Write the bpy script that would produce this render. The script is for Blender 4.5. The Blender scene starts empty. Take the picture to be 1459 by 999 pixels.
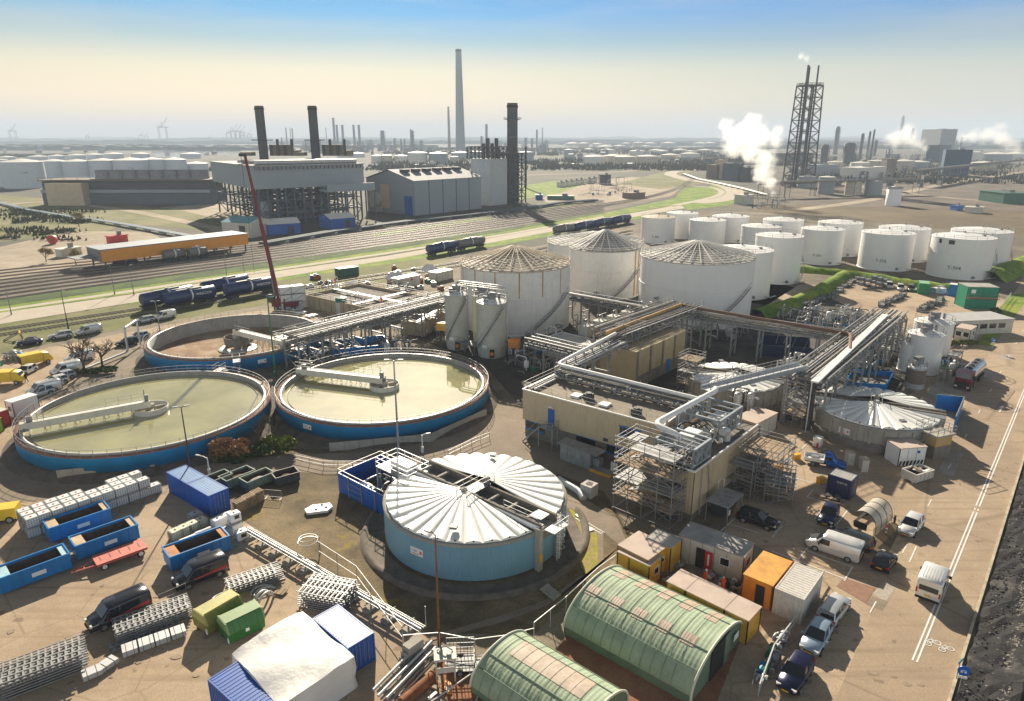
import bpy, math, random
from math import sin, cos, pi, radians, hypot, atan2, sqrt, floor, ceil
from mathutils import Vector, Matrix, Quaternion
SC = bpy.context.scene
COL = SC.collection
R = random.Random(7)
# ---------------------------------------------------------------- survey camera (40 m up, 24 mm lens)
FPX, CAMH, CX, CY = 973.0, 40.0, 729.5, 499.5
PITCH = math.atan((499.5 - 196) / FPX)
CP, SP = cos(PITCH), sin(PITCH)
def G(u, v, z=0.0):
 """point of the level z seen at survey position u, v"""
 du = (u - CX) / FPX; dv = (v - CY) / FPX
 t = (CAMH - z) / (SP + dv * CP)
 return Vector((t * du, t * (CP - dv * SP), z))
ZR = dict(a=(0,130,3.943), b=(360,130,3.943), c=(720,130,3.943), d=(1080,60,3.842), e=(0,370,3.943), f=(360,370,3.943),
   g=(720,300,3.943), h=(1080,280,3.85), i=(0,610,3.943), j=(360,610,3.943), k=(720,500,3.943), l=(1080,500,3.85),
   m=(0,749,3.943), n=(360,749,3.943), o=(720,749,3.943), p=(1080,749,3.85), q=(1240,780,6.662), r=(1180,540,5.229),
   s=(200,650,3.995), t=(1080,380,5.836), u=(540,620,4.1625), v=(640,380,5.55), A=(400,360,5.612), B=(0,470,6.657),
   C=(860,560,4.996), D=(1270,430,6.661), E=(560,860,7.185), F=(290,600,6.242), H=(980,180,6.245), I=(280,210,3.04), W=(1100,640,5.258), K=(970,500,6.632))
def px(r, x, y):
 a, b, s = ZR[r]; return (a + x / s, b + y / s)
def Q(r, x, y, z=0.0):
 return G(*px(r, x, y), z)
def ztop(p, v):
 """height above 0 of the vertical through ground point p whose top shows at row v"""
 k = (v - CY) / FPX
 return CAMH - p[1] * (k * CP + SP) / (CP - k * SP)
def azd(a, b):  # heading (rotation z so that local +x points from a to b)
 return atan2(b[1] - a[1], b[0] - a[0])
SITE = radians(90 - 40.7)      # local x along the road heading
ALX = Vector((cos(SITE), sin(SITE), 0)); ALY = Vector((-sin(SITE), cos(SITE), 0))
# ---------------------------------------------------------------- materials
MATS = {}
def mat(name, col, rough=.75, metal=0., var=.18, scale=.6, bump=0., bscale=6., streak=0., streak_col=(.12,.07,.03), dirt=0., dirt_col=(.09,.07,.05), spec=.5, alpha=1., emit=None):
 if name in MATS: return MATS[name]
 m = bpy.data.materials.new(name); m.use_nodes = True; MATS[name] = m
 nt = m.node_tree; N = nt.nodes; L = nt.links; b = N['Principled BSDF']
 b.inputs['Roughness'].default_value = rough; b.inputs['Metallic'].default_value = metal
 b.inputs['Specular IOR Level'].default_value = spec
 geo = N.new('ShaderNodeNewGeometry')
 def noise(sc, det=4, ro=.6, vec=None):
  n = N.new('ShaderNodeTexNoise'); n.inputs['Scale'].default_value = sc; n.inputs['Detail'].default_value = det; n.inputs['Roughness'].default_value = ro
  L.new(vec or geo.outputs['Position'], n.inputs['Vector']); return n.outputs['Fac']
 def ramp(fac, a, bb):
  r = N.new('ShaderNodeMapRange'); r.inputs['From Min'].default_value = a; r.inputs['From Max'].default_value = bb
  L.new(fac, r.inputs['Value']); return r.outputs['Result']
 def mix(fac, a, bb, mode='MIX'):
  x = N.new('ShaderNodeMix'); x.data_type = 'RGBA'; x.blend_type = mode
  if isinstance(fac, float): x.inputs[0].default_value = fac
  else: L.new(fac, x.inputs[0])
  for s, w in ((6, a), (7, bb)):
   if isinstance(w, tuple): x.inputs[s].default_value = (*w, 1)
   else: L.new(w, x.inputs[s])
  return x.outputs[2]
 c = tuple(col)
 cur = c
 if var > 0:
  f = ramp(noise(scale), .3, .7)
  cur = mix(f, tuple(min(1, x * (1 - var)) for x in c), tuple(min(1, x * (1 + var)) for x in c))
 if streak > 0:
  mp = N.new('ShaderNodeMapping'); mp.inputs['Scale'].default_value = (1.6, 1.6, .12); L.new(geo.outputs['Position'], mp.inputs['Vector'])
  f = ramp(noise(1.0, 5, .7, mp.outputs['Vector']), .55, .8)
  mu = N.new('ShaderNodeMath'); mu.operation = 'MULTIPLY'; L.new(f, mu.inputs[0]); mu.inputs[1].default_value = streak
  cur = mix(mu.outputs[0], cur, tuple(streak_col))
 if dirt > 0:
  f = ramp(noise(scale * 3.1, 6, .75), .5, .72)
  mu = N.new('ShaderNodeMath'); mu.operation = 'MULTIPLY'; L.new(f, mu.inputs[0]); mu.inputs[1].default_value = dirt
  cur = mix(mu.outputs[0], cur, tuple(dirt_col))
 if isinstance(cur, tuple): b.inputs['Base Color'].default_value = (*cur, 1)
 else: L.new(cur, b.inputs['Base Color'])
 if bump > 0:
  bp = N.new('ShaderNodeBump'); bp.inputs['Strength'].default_value = bump; bp.inputs['Distance'].default_value = .05
  L.new(noise(bscale, 5, .65), bp.inputs['Height']); L.new(bp.outputs[0], b.inputs['Normal'])
 if alpha < 1: b.inputs['Alpha'].default_value = alpha
 if emit: b.inputs['Emission Color'].default_value = (*emit, 1); b.inputs['Emission Strength'].default_value = 1
 return m
def ground_mat(name, c1, c2, c3=None, s1=.05, s2=.5, s3=4., bump=.3, thr=(.45,.6), rough=.95, c4=None, crack=0):
 """two or three colours in large, middle and fine patches"""
 m = bpy.data.materials.new(name); m.use_nodes = True; MATS[name] = m
 nt = m.node_tree; N = nt.nodes; L = nt.links; b = N['Principled BSDF']; b.inputs['Roughness'].default_value = rough
 b.inputs['Specular IOR Level'].default_value = .25
 geo = N.new('ShaderNodeNewGeometry')
 def noise(sc, det=5, ro=.6, w=0):
  n = N.new('ShaderNodeTexNoise'); n.noise_dimensions = '3D'; n.inputs['Scale'].default_value = sc; n.inputs['Detail'].default_value = det; n.inputs['Roughness'].default_value = ro
  L.new(geo.outputs['Position'], n.inputs['Vector']); return n.outputs['Fac']
 def rng(f, a, bb, lo=0., hi=1.):
  r = N.new('ShaderNodeMapRange'); r.inputs['From Min'].default_value = a; r.inputs['From Max'].default_value = bb
  r.inputs['To Min'].default_value = lo; r.inputs['To Max'].default_value = hi
  L.new(f, r.inputs['Value']); return r.outputs['Result']
 def mix(fac, a, bb, mode='MIX'):
  x = N.new('ShaderNodeMix'); x.data_type = 'RGBA'; x.blend_type = mode
  if isinstance(fac, float): x.inputs[0].default_value = fac
  else: L.new(fac, x.inputs[0])
  for s, w in ((6, a), (7, bb)):
   if isinstance(w, tuple): x.inputs[s].default_value = (*w, 1)
   else: L.new(w, x.inputs[s])
  return x.outputs[2]
 cur = mix(rng(noise(s2), .35, .65), tuple(c1), tuple(c2))
 if c3: cur = mix(rng(noise(s1, 6, .7), thr[0], thr[1]), cur, tuple(c3))
 if c4: cur = mix(rng(noise(s2 * .31, 7, .75), .58, .68), cur, tuple(c4))
 fine = rng(noise(s3, 6, .8), .3, .7, .72, 1.28)
 cc = N.new('ShaderNodeCombineColor')
 for k in range(3): L.new(fine, cc.inputs[k])
 cur = mix(1.0, cur, cc.outputs[0], 'MULTIPLY')
 if crack:
  mp = N.new('ShaderNodeMapping'); mp.inputs['Rotation'].default_value = (0,0,-SITE); L.new(geo.outputs['Position'], mp.inputs['Vector'])
  vo = N.new('ShaderNodeTexVoronoi'); vo.feature = 'DISTANCE_TO_EDGE'; vo.inputs['Scale'].default_value = crack; vo.inputs['Randomness'].default_value = .75; L.new(mp.outputs[0], vo.inputs['Vector'])
  cur = mix(rng(vo.outputs['Distance'], .0, .012, .4, 0.), cur, tuple(x*.35 for x in c1))
  m2 = N.new('ShaderNodeMapping'); m2.inputs['Rotation'].default_value = (0,0,-SITE); m2.inputs['Scale'].default_value = (.06,1.3,1); L.new(geo.outputs['Position'], m2.inputs['Vector'])
  n2 = N.new('ShaderNodeTexNoise'); n2.inputs['Scale'].default_value = 1.; n2.inputs['Detail'].default_value = 4; L.new(m2.outputs[0], n2.inputs['Vector'])
  cur = mix(rng(n2.outputs['Fac'], .52, .72, 0., .5), cur, tuple(x*.6 for x in c1))
  cur = mix(rng(noise(.9, 2, .4), .68, .72, 0., .55), cur, tuple(x*.4 for x in c1))
 L.new(cur, b.inputs['Base Color'])
 if bump:
  bp = N.new('ShaderNodeBump'); bp.inputs['Strength'].default_value = bump; bp.inputs['Distance'].default_value = .06
  L.new(noise(s3 * 1.7, 5, .7), bp.inputs['Height']); L.new(bp.outputs[0], b.inputs['Normal'])
 return m
# ---------------------------------------------------------------- mesh builder
def _frame(d):
 d = d.normalized(); a = Vector((0, 0, 1)) if abs(d.z) < .95 else Vector((1, 0, 0))
 x = d.cross(a).normalized(); return x, x.cross(d).normalized()
class MB:
 def __init__(s): s.v = []; s.f = []; s.mi = []; s.sm = []
 def _add(s, vs, fs, mi=0, sm=False):
  o = len(s.v); s.v.extend([tuple(v) for v in vs])
  for f in fs: s.f.append([i + o for i in f]); s.mi.append(mi); s.sm.append(sm)
  return s
 def box(s, c, sz, rz=0., mi=0, m=None, taper=1.):
  hx, hy, hz = sz[0] / 2, sz[1] / 2, sz[2] / 2
  ca, sa = cos(rz), sin(rz); vs = []
  for z in (-hz, hz):
   t = taper if z > 0 else 1.
   for x, y in ((-hx, -hy), (hx, -hy), (hx, hy), (-hx, hy)):
    x *= t; y *= t
    p = Vector((x, y, z))
    if m is not None: p = m @ p
    else: p = Vector((x * ca - y * sa, x * sa + y * ca, z))
    vs.append((p.x + c[0], p.y + c[1], p.z + c[2]))
  return s._add(vs, [(3,2,1,0),(4,5,6,7),(0,1,5,4),(1,2,6,5),(2,3,7,6),(3,0,4,7)], mi)
 def bar(s, a, b, w=.1, h=None, mi=0):
  """square bar from a to b"""
  a = Vector(a); b = Vector(b); h = h or w; d = b - a
  if d.length < 1e-6: return s
  x, y = _frame(d); x = x * w / 2; y = y * h / 2
  vs = [a - x - y, a + x - y, a + x + y, a - x + y, b - x - y, b + x - y, b + x + y, b - x + y]
  return s._add(vs, [(3,2,1,0),(4,5,6,7),(0,1,5,4),(1,2,6,5),(2,3,7,6),(3,0,4,7)], mi)
 def cyl(s, a, b, r, r2=None, n=10, caps=True, mi=0, sm=True):
  a = Vector(a); b = Vector(b); r2 = r if r2 is None else r2; d = b - a
  if d.length < 1e-6: return s
  x, y = _frame(d); vs = []
  for p, q in ((a, r), (b, r2)):
   for k in range(n):
    t = 2 * pi * k / n; vs.append(p + x * (cos(t) * q) + y * (sin(t) * q))
  s._add(vs, [(k, (k + 1) % n, n + (k + 1) % n, n + k) for k in range(n)], mi, sm)
  if caps: s._add(vs[:n], [tuple(range(n))[::-1]], mi); s._add(vs[n:], [tuple(range(n))], mi)
  return s
 def tube(s, pts, r, n=8, mi=0, rnd=0.):
  pts = [Vector(p) for p in pts]
  if rnd:
   q = [pts[0]]
   for i in range(1, len(pts) - 1):
    a, b, c = pts[i-1], pts[i], pts[i+1]
    e = min(rnd, (a-b).length * .45, (c-b).length * .45)
    p0 = b + (a-b).normalized() * e; p2 = b + (c-b).normalized() * e
    for k in range(5):
     t = k / 4; q.append(p0 * (1-t)**2 + b * (2*t*(1-t)) + p2 * t*t)
   q.append(pts[-1]); pts = q
  rings = []; px_ = None
  for i, p in enumerate(pts):
   d = (pts[min(i+1, len(pts)-1)] - pts[max(i-1, 0)])
   if d.length < 1e-6: d = Vector((0,0,1))
   d.normalize()
   if px_ is None: x, y = _frame(d)
   else:
    x = px_ - d * px_.dot(d)
    if x.length < 1e-4: x, _ = _frame(d)
    x.normalize(); y = x.cross(d)
   px_ = x
   rr = r(i / max(1, len(pts)-1)) if callable(r) else r
   rings.append([p + x * (cos(2*pi*k/n) * rr) + y * (sin(2*pi*k/n) * rr) for k in range(n)])
  vs = [v for g in rings for v in g]; fs = []
  for i in range(len(rings) - 1):
   for k in range(n): fs.append((i*n+k, i*n+(k+1) % n, (i+1)*n+(k+1) % n, (i+1)*n+k))
  s._add(vs, fs, mi, True); m = len(rings) - 1
  s._add(rings[0], [tuple(range(n))], mi); s._add(rings[-1], [tuple(range(n))[::-1]], mi)
  return s
 def lathe(s, prof, c=(0,0,0), n=32, mi=0, sm=True, a0=0., a1=2*pi):
  full = abs(a1 - a0 - 2*pi) < 1e-6; m = n if full else n + 1; vs = []
  for r, z in prof:
   for k in range(m):
    t = a0 + (a1 - a0) * k / n; vs.append((c[0] + r * cos(t), c[1] + r * sin(t), c[2] + z))
  fs = []
  for i in range(len(prof) - 1):
   for k in range(n):
    k2 = (k + 1) % m if full else k + 1
    fs.append((i*m+k, i*m+k2, (i+1)*m+k2, (i+1)*m+k))
  return s._add(vs, fs, mi, sm)
 def disc(s, c, r, n=32, mi=0): return s._add([(c[0] + r * cos(2*pi*k/n), c[1] + r * sin(2*pi*k/n), c[2]) for k in range(n)], [tuple(range(n))], mi)
 def poly(s, pts, mi=0): return s._add(pts, [tuple(range(len(pts)))], mi)
 def ext(s, pts, vec, mi=0, sm=False):
  """closed polygon swept by vec"""
  n = len(pts); p2 = [Vector(p) + Vector(vec) for p in pts]
  return s._add(list(pts) + p2, [tuple(range(n))[::-1], tuple(range(n, 2*n))], mi)._add(list(pts) + p2, [(k, (k+1) % n, n + (k+1) % n, n + k) for k in range(n)], mi, sm)
 def loft(s, rings, mi=0, sm=True, cap=True, closed=True):
  n = len(rings[0]); vs = [v for g in rings for v in g]; fs = []
  for i in range(len(rings) - 1):
   for k in range(n if closed else n - 1): fs.append((i*n+k, i*n+(k+1) % n, (i+1)*n+(k+1) % n, (i+1)*n+k))
  s._add(vs, fs, mi, sm)
  if cap: s._add(rings[0], [tuple(range(n))[::-1]], mi); s._add(rings[-1], [tuple(range(n))], mi)
  return s
 def ball(s, c, r, n=10, m=6, mi=0, sz=(1,1,1)):
  prof = [(max(1e-4, sin(pi*i/m)) * r, -cos(pi*i/m) * r) for i in range(m + 1)]
  o = len(s.v); s.lathe(prof, (0,0,0), n, mi)
  for i in range(o, len(s.v)):
   v = s.v[i]; s.v[i] = (v[0]*sz[0]+c[0], v[1]*sz[1]+c[1], v[2]*sz[2]+c[2])
  return s
 def rail(s, pts, h=1.1, gap=2., t=.05, mid=True, closed=False, mi=0):
  """handrail with posts along a path"""
  pts = [Vector(p) for p in pts]
  if closed: pts = pts + [pts[0]]
  up = Vector((0, 0, h))
  for i in range(len(pts) - 1):
   a, b = pts[i], pts[i+1]; L = (b - a).length
   s.bar(a + up, b + up, t, t, mi)
   if mid: s.bar(a + up * .5, b + up * .5, t * .8, t * .8, mi)
   k = max(1, int(round(L / gap)))
   for j in range(k + (1 if i == len(pts) - 2 else 0)): q = a + (b - a) * (j / k); s.bar(q, q + up, t, t, mi)
  return s
 def build(s, name, m, parent=None, loc=None, rz=0., shade=None):
  me = bpy.data.meshes.new(name); me.from_pydata(s.v, [], s.f)
  ms = m if isinstance(m, (list, tuple)) else [m]
  for x in ms: me.materials.append(x)
  if len(ms) > 1: me.polygons.foreach_set('material_index', s.mi)
  me.polygons.foreach_set('use_smooth', s.sm if shade is None else [shade] * len(s.f))
  me.update(); o = bpy.data.objects.new(name, me); COL.objects.link(o)
  if parent is not None: o.parent = parent
  if loc is not None: o.location = loc
  if rz: o.rotation_euler[2] = rz
  return o
def tag(o, label=None, cat=None, group=None, kind=None):
 if label: o['label'] = label
 if cat: o['category'] = cat
 if group: o['group'] = group
 if kind: o['kind'] = kind
 return o
def thing(name, label, cat, loc=(0,0,0), rz=0., group=None, s=None):
 o = bpy.data.objects.new(name, None); COL.objects.link(o); o.empty_display_size = .5
 o.location = loc; o.rotation_euler[2] = rz
 if s: o.scale = (s, s, s) if not isinstance(s, tuple) else s
 return tag(o, label, cat, group)
def dup(root, loc, rz=0., label=None, group=None, s=None):
 def cp(o, par):
  c = o.copy(); COL.objects.link(c); c.parent = par
  for ch in KIDS.get(o.name) or list(o.children): cp(ch, c)
  return c
 KIDS = {}
 r = cp(root, None); r.location = loc; r.rotation_euler = (0, 0, rz)
 if s: r.scale = (s, s, s) if not isinstance(s, tuple) else s
 if label: r['label'] = label
 if group: r['group'] = group
 return r
def struct(mb, name, m, **k):
 return tag(mb.build(name, m, **k), kind='structure')
def sheet(name, pts, m, z=.004, kind='structure'):
 pts = [G(u, v) for u, v in pts]
 o = MB().poly([(p.x, p.y, z) for p in pts]).build(name, m); o.data.update()
 if o.data.polygons[0].normal.z < 0: o.data.flip_normals()
 return tag(o, kind=kind)
def strip(name, rows, m, z=.02, kind='structure'):
 """rows of (u, v upper, v lower)"""
 a = [G(u, v1) for u, v1, v2 in rows]; b = [G(u, v2) for u, v1, v2 in rows]
 mb = MB(); vs = [(p.x, p.y, z) for p in a] + [(p.x, p.y, z) for p in b]; n = len(a)
 mb._add(vs, [(n + i, n + i + 1, i + 1, i) for i in range(n - 1)])
 return tag(mb.build(name, m), kind=kind)
def text(s, size, m, parent, loc, rot, name='lettering', depth=.01, align='CENTER', label=None):
 cu = bpy.data.curves.new(name, 'FONT'); cu.body = s; cu.size = size; cu.extrude = depth; cu.align_x = align; cu.align_y = 'CENTER'; cu.resolution_u = 2
 cu.materials.append(m); q = bpy.data.objects.new('tmp', cu); COL.objects.link(q); me = bpy.data.meshes.new_from_object(q); bpy.data.objects.remove(q)
 o = bpy.data.objects.new(name, me); COL.objects.link(o); o.parent = parent
 o.location = loc; o.rotation_euler = rot
 return o
def smooth_pts(pts, k=6):
 """Catmull-Rom through the points"""
 P_ = [Vector(p) for p in pts]; P_ = [P_[0]*2 - P_[1]] + P_ + [P_[-1]*2 - P_[-2]]; out = []
 for i in range(1, len(P_) - 2):
  a, b, c, d = P_[i-1], P_[i], P_[i+1], P_[i+2]
  for j in range(k):
   t = j / k; out.append(.5 * ((2*b) + (c - a)*t + (2*a - 5*b + 4*c - d)*t*t + (3*b - a - 3*c + d)*t**3))
 out.append(P_[-2]); return out
# ---------------------------------------------------------------- palette
WHITE = mat('white_paint', (.78,.78,.76), .5, var=.05, streak=.25, streak_col=(.35,.28,.2), dirt=.12, dirt_col=(.35,.3,.25))
CLEANW = mat('clean_white', (.8,.8,.79), .45, var=.03)
TANKW = mat('tank_white', (.74,.74,.73), .5, var=.05, scale=.12, streak=.22, streak_col=(.4,.34,.27))
GALV = mat('galvanised_steel', (.3,.305,.31), .55, .35, var=.25, scale=1.5)
PIPEM = mat('pipe_cladding', (.5,.5,.49), .42, .4, var=.2, scale=.8, dirt=.25, dirt_col=(.2,.17,.14))
STEEL = mat('grey_steel', (.22,.23,.24), .6, .3, var=.25, scale=.9, dirt=.3, dirt_col=(.1,.07,.05))
DARKS = mat('dark_steel', (.055,.06,.065), .65, .2, var=.25)
CONC = mat('concrete', (.36,.34,.3), .92, var=.15, scale=.5, bump=.25, streak=.45, streak_col=(.12,.1,.08), dirt=.3, dirt_col=(.16,.14,.11))
CONCD = mat('dark_concrete', (.19,.17,.145), .95, var=.25, scale=.7, bump=.3, streak=.4, streak_col=(.06,.05,.04))
BLUE = mat('clarifier_blue', (.0,.19,.42), .5, var=.14, scale=.4, streak=.3, streak_col=(.05,.1,.15), dirt=.15)
SKIPB = mat('skip_blue', (.0,.19,.52), .42, var=.15, scale=.5, dirt=.2, dirt_col=(.05,.07,.1), streak=.15)
CONTB = mat('container_blue', (.005,.09,.4), .45, var=.15, scale=.4, streak=.2, streak_col=(.02,.03,.06))
LBLUE = mat('cladding_blue', (.17,.33,.43), .5, var=.08, scale=.3, streak=.3, streak_col=(.1,.22,.3))
NAVY = mat('navy_paint', (.012,.03,.1), .35, var=.2, dirt=.25)
TAN = mat('tan_cladding', (.52,.42,.28), .6, var=.08, scale=.4, streak=.35, streak_col=(.22,.17,.12))
RUST = mat('rust', (.23,.085,.03), .9, var=.45, scale=1.2, bump=.3, dirt=.5, dirt_col=(.08,.04,.03))
BLACK = mat('black_rubber', (.018,.018,.018), .85, var=.2)
GLASS = mat('dark_glass', (.015,.02,.025), .08, var=0., spec=.8)
YEL = mat('yellow_paint', (.75,.4,.02), .5, var=.15, dirt=.25, dirt_col=(.25,.12,.03), streak=.25, streak_col=(.2,.1,.03))
ORANGE = mat('orange_paint', (.72,.25,.02), .55, var=.2, dirt=.2, dirt_col=(.25,.08,.02))
RED = mat('red_paint', (.5,.03,.03), .45, var=.15, dirt=.15)
WOODM = mat('pallet_wood', (.34,.25,.16), .9, var=.3, scale=2.)
GREENP = mat('green_paint', (.02,.2,.09), .5, var=.15, dirt=.2, streak=.2)
LINE = mat('road_paint', (.75,.74,.7), .7, var=.1, scale=2., dirt=.35, dirt_col=(.35,.3,.25))
PLATE = mat('yellow_plate', (.8,.45,.02), .5, var=0)
REDL = mat('tail_lamp', (.45,.01,.01), .25, var=0)
LAMPL = mat('lamp_lens', (.7,.7,.68), .15, var=0)
# ================================================================ camera, sky, sun
cd = bpy.data.cameras.new('camera'); cam = bpy.data.objects.new('camera', cd); COL.objects.link(cam)
cd.sensor_width = 36; cd.lens = 36 * FPX / 1459; cd.clip_start = .5; cd.clip_end = 60000
cam.location = (0, 0, CAMH); cam.rotation_euler = (pi / 2 - PITCH, 0, 0); SC.camera = cam
SUN_AZ, SUN_EL = radians(-9.), radians(26.)     # azimuth measured from +Y towards +X
w = bpy.data.worlds.new('World'); SC.world = w; w.use_nodes = True
N_ = w.node_tree.nodes; L_ = w.node_tree.links
sk = N_.new('ShaderNodeTexSky'); sk.sky_type = 'NISHITA'; sk.sun_disc = False; sk.sun_elevation = SUN_EL; sk.sun_rotation = SUN_AZ
sk.air_density = 1.0; sk.dust_density = 1.3; sk.ozone_density = 2.2; sk.altitude = 0
gm = N_.new('ShaderNodeGamma'); gm.inputs[1].default_value = .3; L_.new(sk.outputs[0], gm.inputs[0])
tc = N_.new('ShaderNodeTexCoord'); sx = N_.new('ShaderNodeSeparateXYZ'); L_.new(tc.outputs['Generated'], sx.inputs[0])
def sky_ramp(stops):
 cr = N_.new('ShaderNodeValToRGB'); L_.new(sx.outputs['Z'], cr.inputs[0]); e_ = cr.color_ramp.elements; e_[0].position, e_[0].color = stops[0][0], (*stops[0][1],1); e_[1].position, e_[1].color = stops[-1][0], (*stops[-1][1],1)
 for p_, c_ in stops[1:-1]: q_ = e_.new(p_); q_.color = (*c_,1)
 return cr.outputs[0]
def sky_mix(f, a, b_, mode):
 mx = N_.new('ShaderNodeMix'); mx.data_type = 'RGBA'; mx.blend_type = mode
 if isinstance(f, float): mx.inputs[0].default_value = f
 else: L_.new(f, mx.inputs[0])
 L_.new(a, mx.inputs[6]); L_.new(b_, mx.inputs[7]); return mx.outputs[2]
front = sky_ramp([(0,(1.,.78,.48)),(.05,(1.,.84,.56)),(.085,(.82,.78,.58)),(.12,(.36,.54,.63)),(.155,(.13,.43,.78)),(.19,(.05,.32,.72)),(.26,(.36,.4,.4)),(.42,(.36,.37,.35)),(.6,(.06,.08,.11))])
fs = N_.new('ShaderNodeVectorMath'); fs.operation = 'SCALE'; L_.new(front, fs.inputs[0]); fs.inputs[3].default_value = 1.68
ax_ = N_.new('ShaderNodeMapRange'); L_.new(sx.outputs['X'], ax_.inputs['Value']); ax_.inputs['From Min'].default_value = -.5; ax_.inputs['From Max'].default_value = .6
ga, gb = N_.new('ShaderNodeRGB'), N_.new('ShaderNodeRGB'); ga.outputs[0].default_value = (1.12,1.04,.96,1); gb.outputs[0].default_value = (.72,.82,.96,1)
front = sky_mix(1., fs.outputs[0], sky_mix(ax_.outputs[0], ga.outputs[0], gb.outputs[0], 'MIX'), 'MULTIPLY')
back = sky_ramp([(0,(1.,.93,.84)),(.3,(.9,.86,.8)),(.5,(.13,.13,.14)),(.8,(.05,.06,.08))])  # added bright low band behind the camera, an unseen fill for shaded fronts
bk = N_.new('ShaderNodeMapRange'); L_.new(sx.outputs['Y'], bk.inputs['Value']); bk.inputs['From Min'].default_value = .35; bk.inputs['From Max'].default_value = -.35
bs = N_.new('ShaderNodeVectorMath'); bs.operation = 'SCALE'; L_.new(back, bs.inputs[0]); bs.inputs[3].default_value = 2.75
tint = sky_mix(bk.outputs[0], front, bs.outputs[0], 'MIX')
# bright aureole round the sun and faint high cloud
dt = N_.new('ShaderNodeVectorMath'); dt.operation = 'DOT_PRODUCT'; L_.new(tc.outputs['Generated'], dt.inputs[0]); dt.inputs[1].default_value = (sin(SUN_AZ)*cos(SUN_EL), cos(SUN_AZ)*cos(SUN_EL), sin(SUN_EL))
gl = N_.new('ShaderNodeMapRange'); gl.interpolation_type = 'SMOOTHERSTEP'; L_.new(dt.outputs['Value'], gl.inputs['Value']); gl.inputs['From Min'].default_value = .955; gl.inputs['From Max'].default_value = 1.
au = N_.new('ShaderNodeRGB'); au.outputs[0].default_value = (3.1,2.8,2.4,1); tint = sky_mix(gl.outputs[0], tint, au.outputs[0], 'MIX')
mpc = N_.new('ShaderNodeMapping'); mpc.inputs['Scale'].default_value = (1.2,1.2,9); L_.new(tc.outputs['Generated'], mpc.inputs['Vector']); nc = N_.new('ShaderNodeTexNoise'); nc.inputs['Scale'].default_value = 3.; nc.inputs['Detail'].default_value = 6; L_.new(mpc.outputs[0], nc.inputs['Vector'])
cm = N_.new('ShaderNodeMapRange'); L_.new(nc.outputs['Fac'], cm.inputs['Value']); cm.inputs['From Min'].default_value = .45; cm.inputs['From Max'].default_value = .75; cm.inputs['To Max'].default_value = .3
cw = N_.new('ShaderNodeRGB'); cw.outputs[0].default_value = (1.25,1.15,1.,1); tint = sky_mix(cm.outputs[0], tint, cw.outputs[0], 'LIGHTEN')
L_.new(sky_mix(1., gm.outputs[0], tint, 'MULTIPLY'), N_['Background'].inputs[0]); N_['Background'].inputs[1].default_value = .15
sd = bpy.data.lights.new('sun', 'SUN'); so = bpy.data.objects.new('sun', sd); COL.objects.link(so)
sd.energy = 5.; sd.angle = radians(.6); sd.color = (1, .88, .70)
sdir = Vector((sin(SUN_AZ) * cos(SUN_EL), cos(SUN_AZ) * cos(SUN_EL), sin(SUN_EL)))
so.rotation_euler = sdir.to_track_quat('Z', 'Y').to_euler()
SC.view_settings.view_transform = 'Standard'; SC.view_settings.look = 'None'; SC.view_settings.exposure = 1.05; SC.view_settings.gamma = 1
SC.cycles.max_bounces = 6; SC.cycles.diffuse_bounces = 3; SC.cycles.glossy_bounces = 3; SC.cycles.transmission_bounces = 3; SC.cycles.volume_bounces = 6
SC.cycles.transparent_max_bounces = 8; SC.cycles.use_denoising = True; SC.cycles.volume_max_steps = 48
SC.cycles.sample_clamp_indirect = 6; SC.cycles.caustics_reflective = False; SC.cycles.caustics_refractive = False
# haze
hm = bpy.data.materials.new('haze_air'); hm.use_nodes = True; nt = hm.node_tree; nt.nodes.remove(nt.nodes['Principled BSDF'])
pv = nt.nodes.new('ShaderNodeVolumePrincipled'); pv.inputs['Color'].default_value = (.7,.82,1.,1); pv.inputs['Density'].default_value = .0002; pv.inputs['Anisotropy'].default_value = -.05
nt.links.new(pv.outputs[0], nt.nodes['Material Output'].inputs['Volume'])
HZ = MB().box((0, 7000, 131), (30000, 15400, 266)).build('haze', hm); HZ['kind'] = 'stuff'
# ================================================================ ground layers
G_BASE = ground_mat('gravel_ground', (.24,.2,.145), (.13,.11,.085), (.29,.24,.175), .02, .22, 3., .5, c4=(.17,.16,.05))
G_FAR = ground_mat('far_land', (.105,.1,.075), (.065,.075,.05), (.14,.125,.1), .008, .04, .3, 0, c4=(.05,.065,.035))
G_YARD = ground_mat('yard_asphalt', (.41,.31,.21), (.34,.26,.18), (.47,.365,.26), .05, .25, 8., .15, c4=(.25,.2,.155), crack=.14)
G_SERV = ground_mat('service_road_asphalt', (.25,.205,.155), (.2,.165,.13), (.31,.255,.195), .04, .3, 6., .2)
G_ROAD = ground_mat('road_asphalt', (.37,.285,.2), (.32,.245,.175), (.43,.335,.235), .04, .15, 9., .12, crack=.06)
G_GRASS = ground_mat('grass_turf', (.15,.26,.02), (.07,.14,.012), (.25,.3,.035), .12, .9, 4., 1.)
G_GRASSD = ground_mat('rough_grass', (.16,.17,.05), (.11,.12,.04), (.22,.2,.1), .03, .2, 1.5, .4)
G_HEDGE = ground_mat('hedge_green', (.045,.09,.012), (.025,.05,.01), (.08,.13,.02), .1, .8, 3., .8)
G_BALL = ground_mat('rail_ballast', (.14,.115,.09), (.1,.085,.068), (.18,.15,.12), .05, .4, 3., .4)
G_SAND = ground_mat('sandy_ground', (.36,.3,.22), (.27,.22,.16), (.42,.35,.27), .03, .2, 2., .2)
G_CLAYB = ground_mat('brick_paving', (.3,.13,.07), (.23,.1,.06), (.34,.17,.1), .1, .5, 6., .2)
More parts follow.
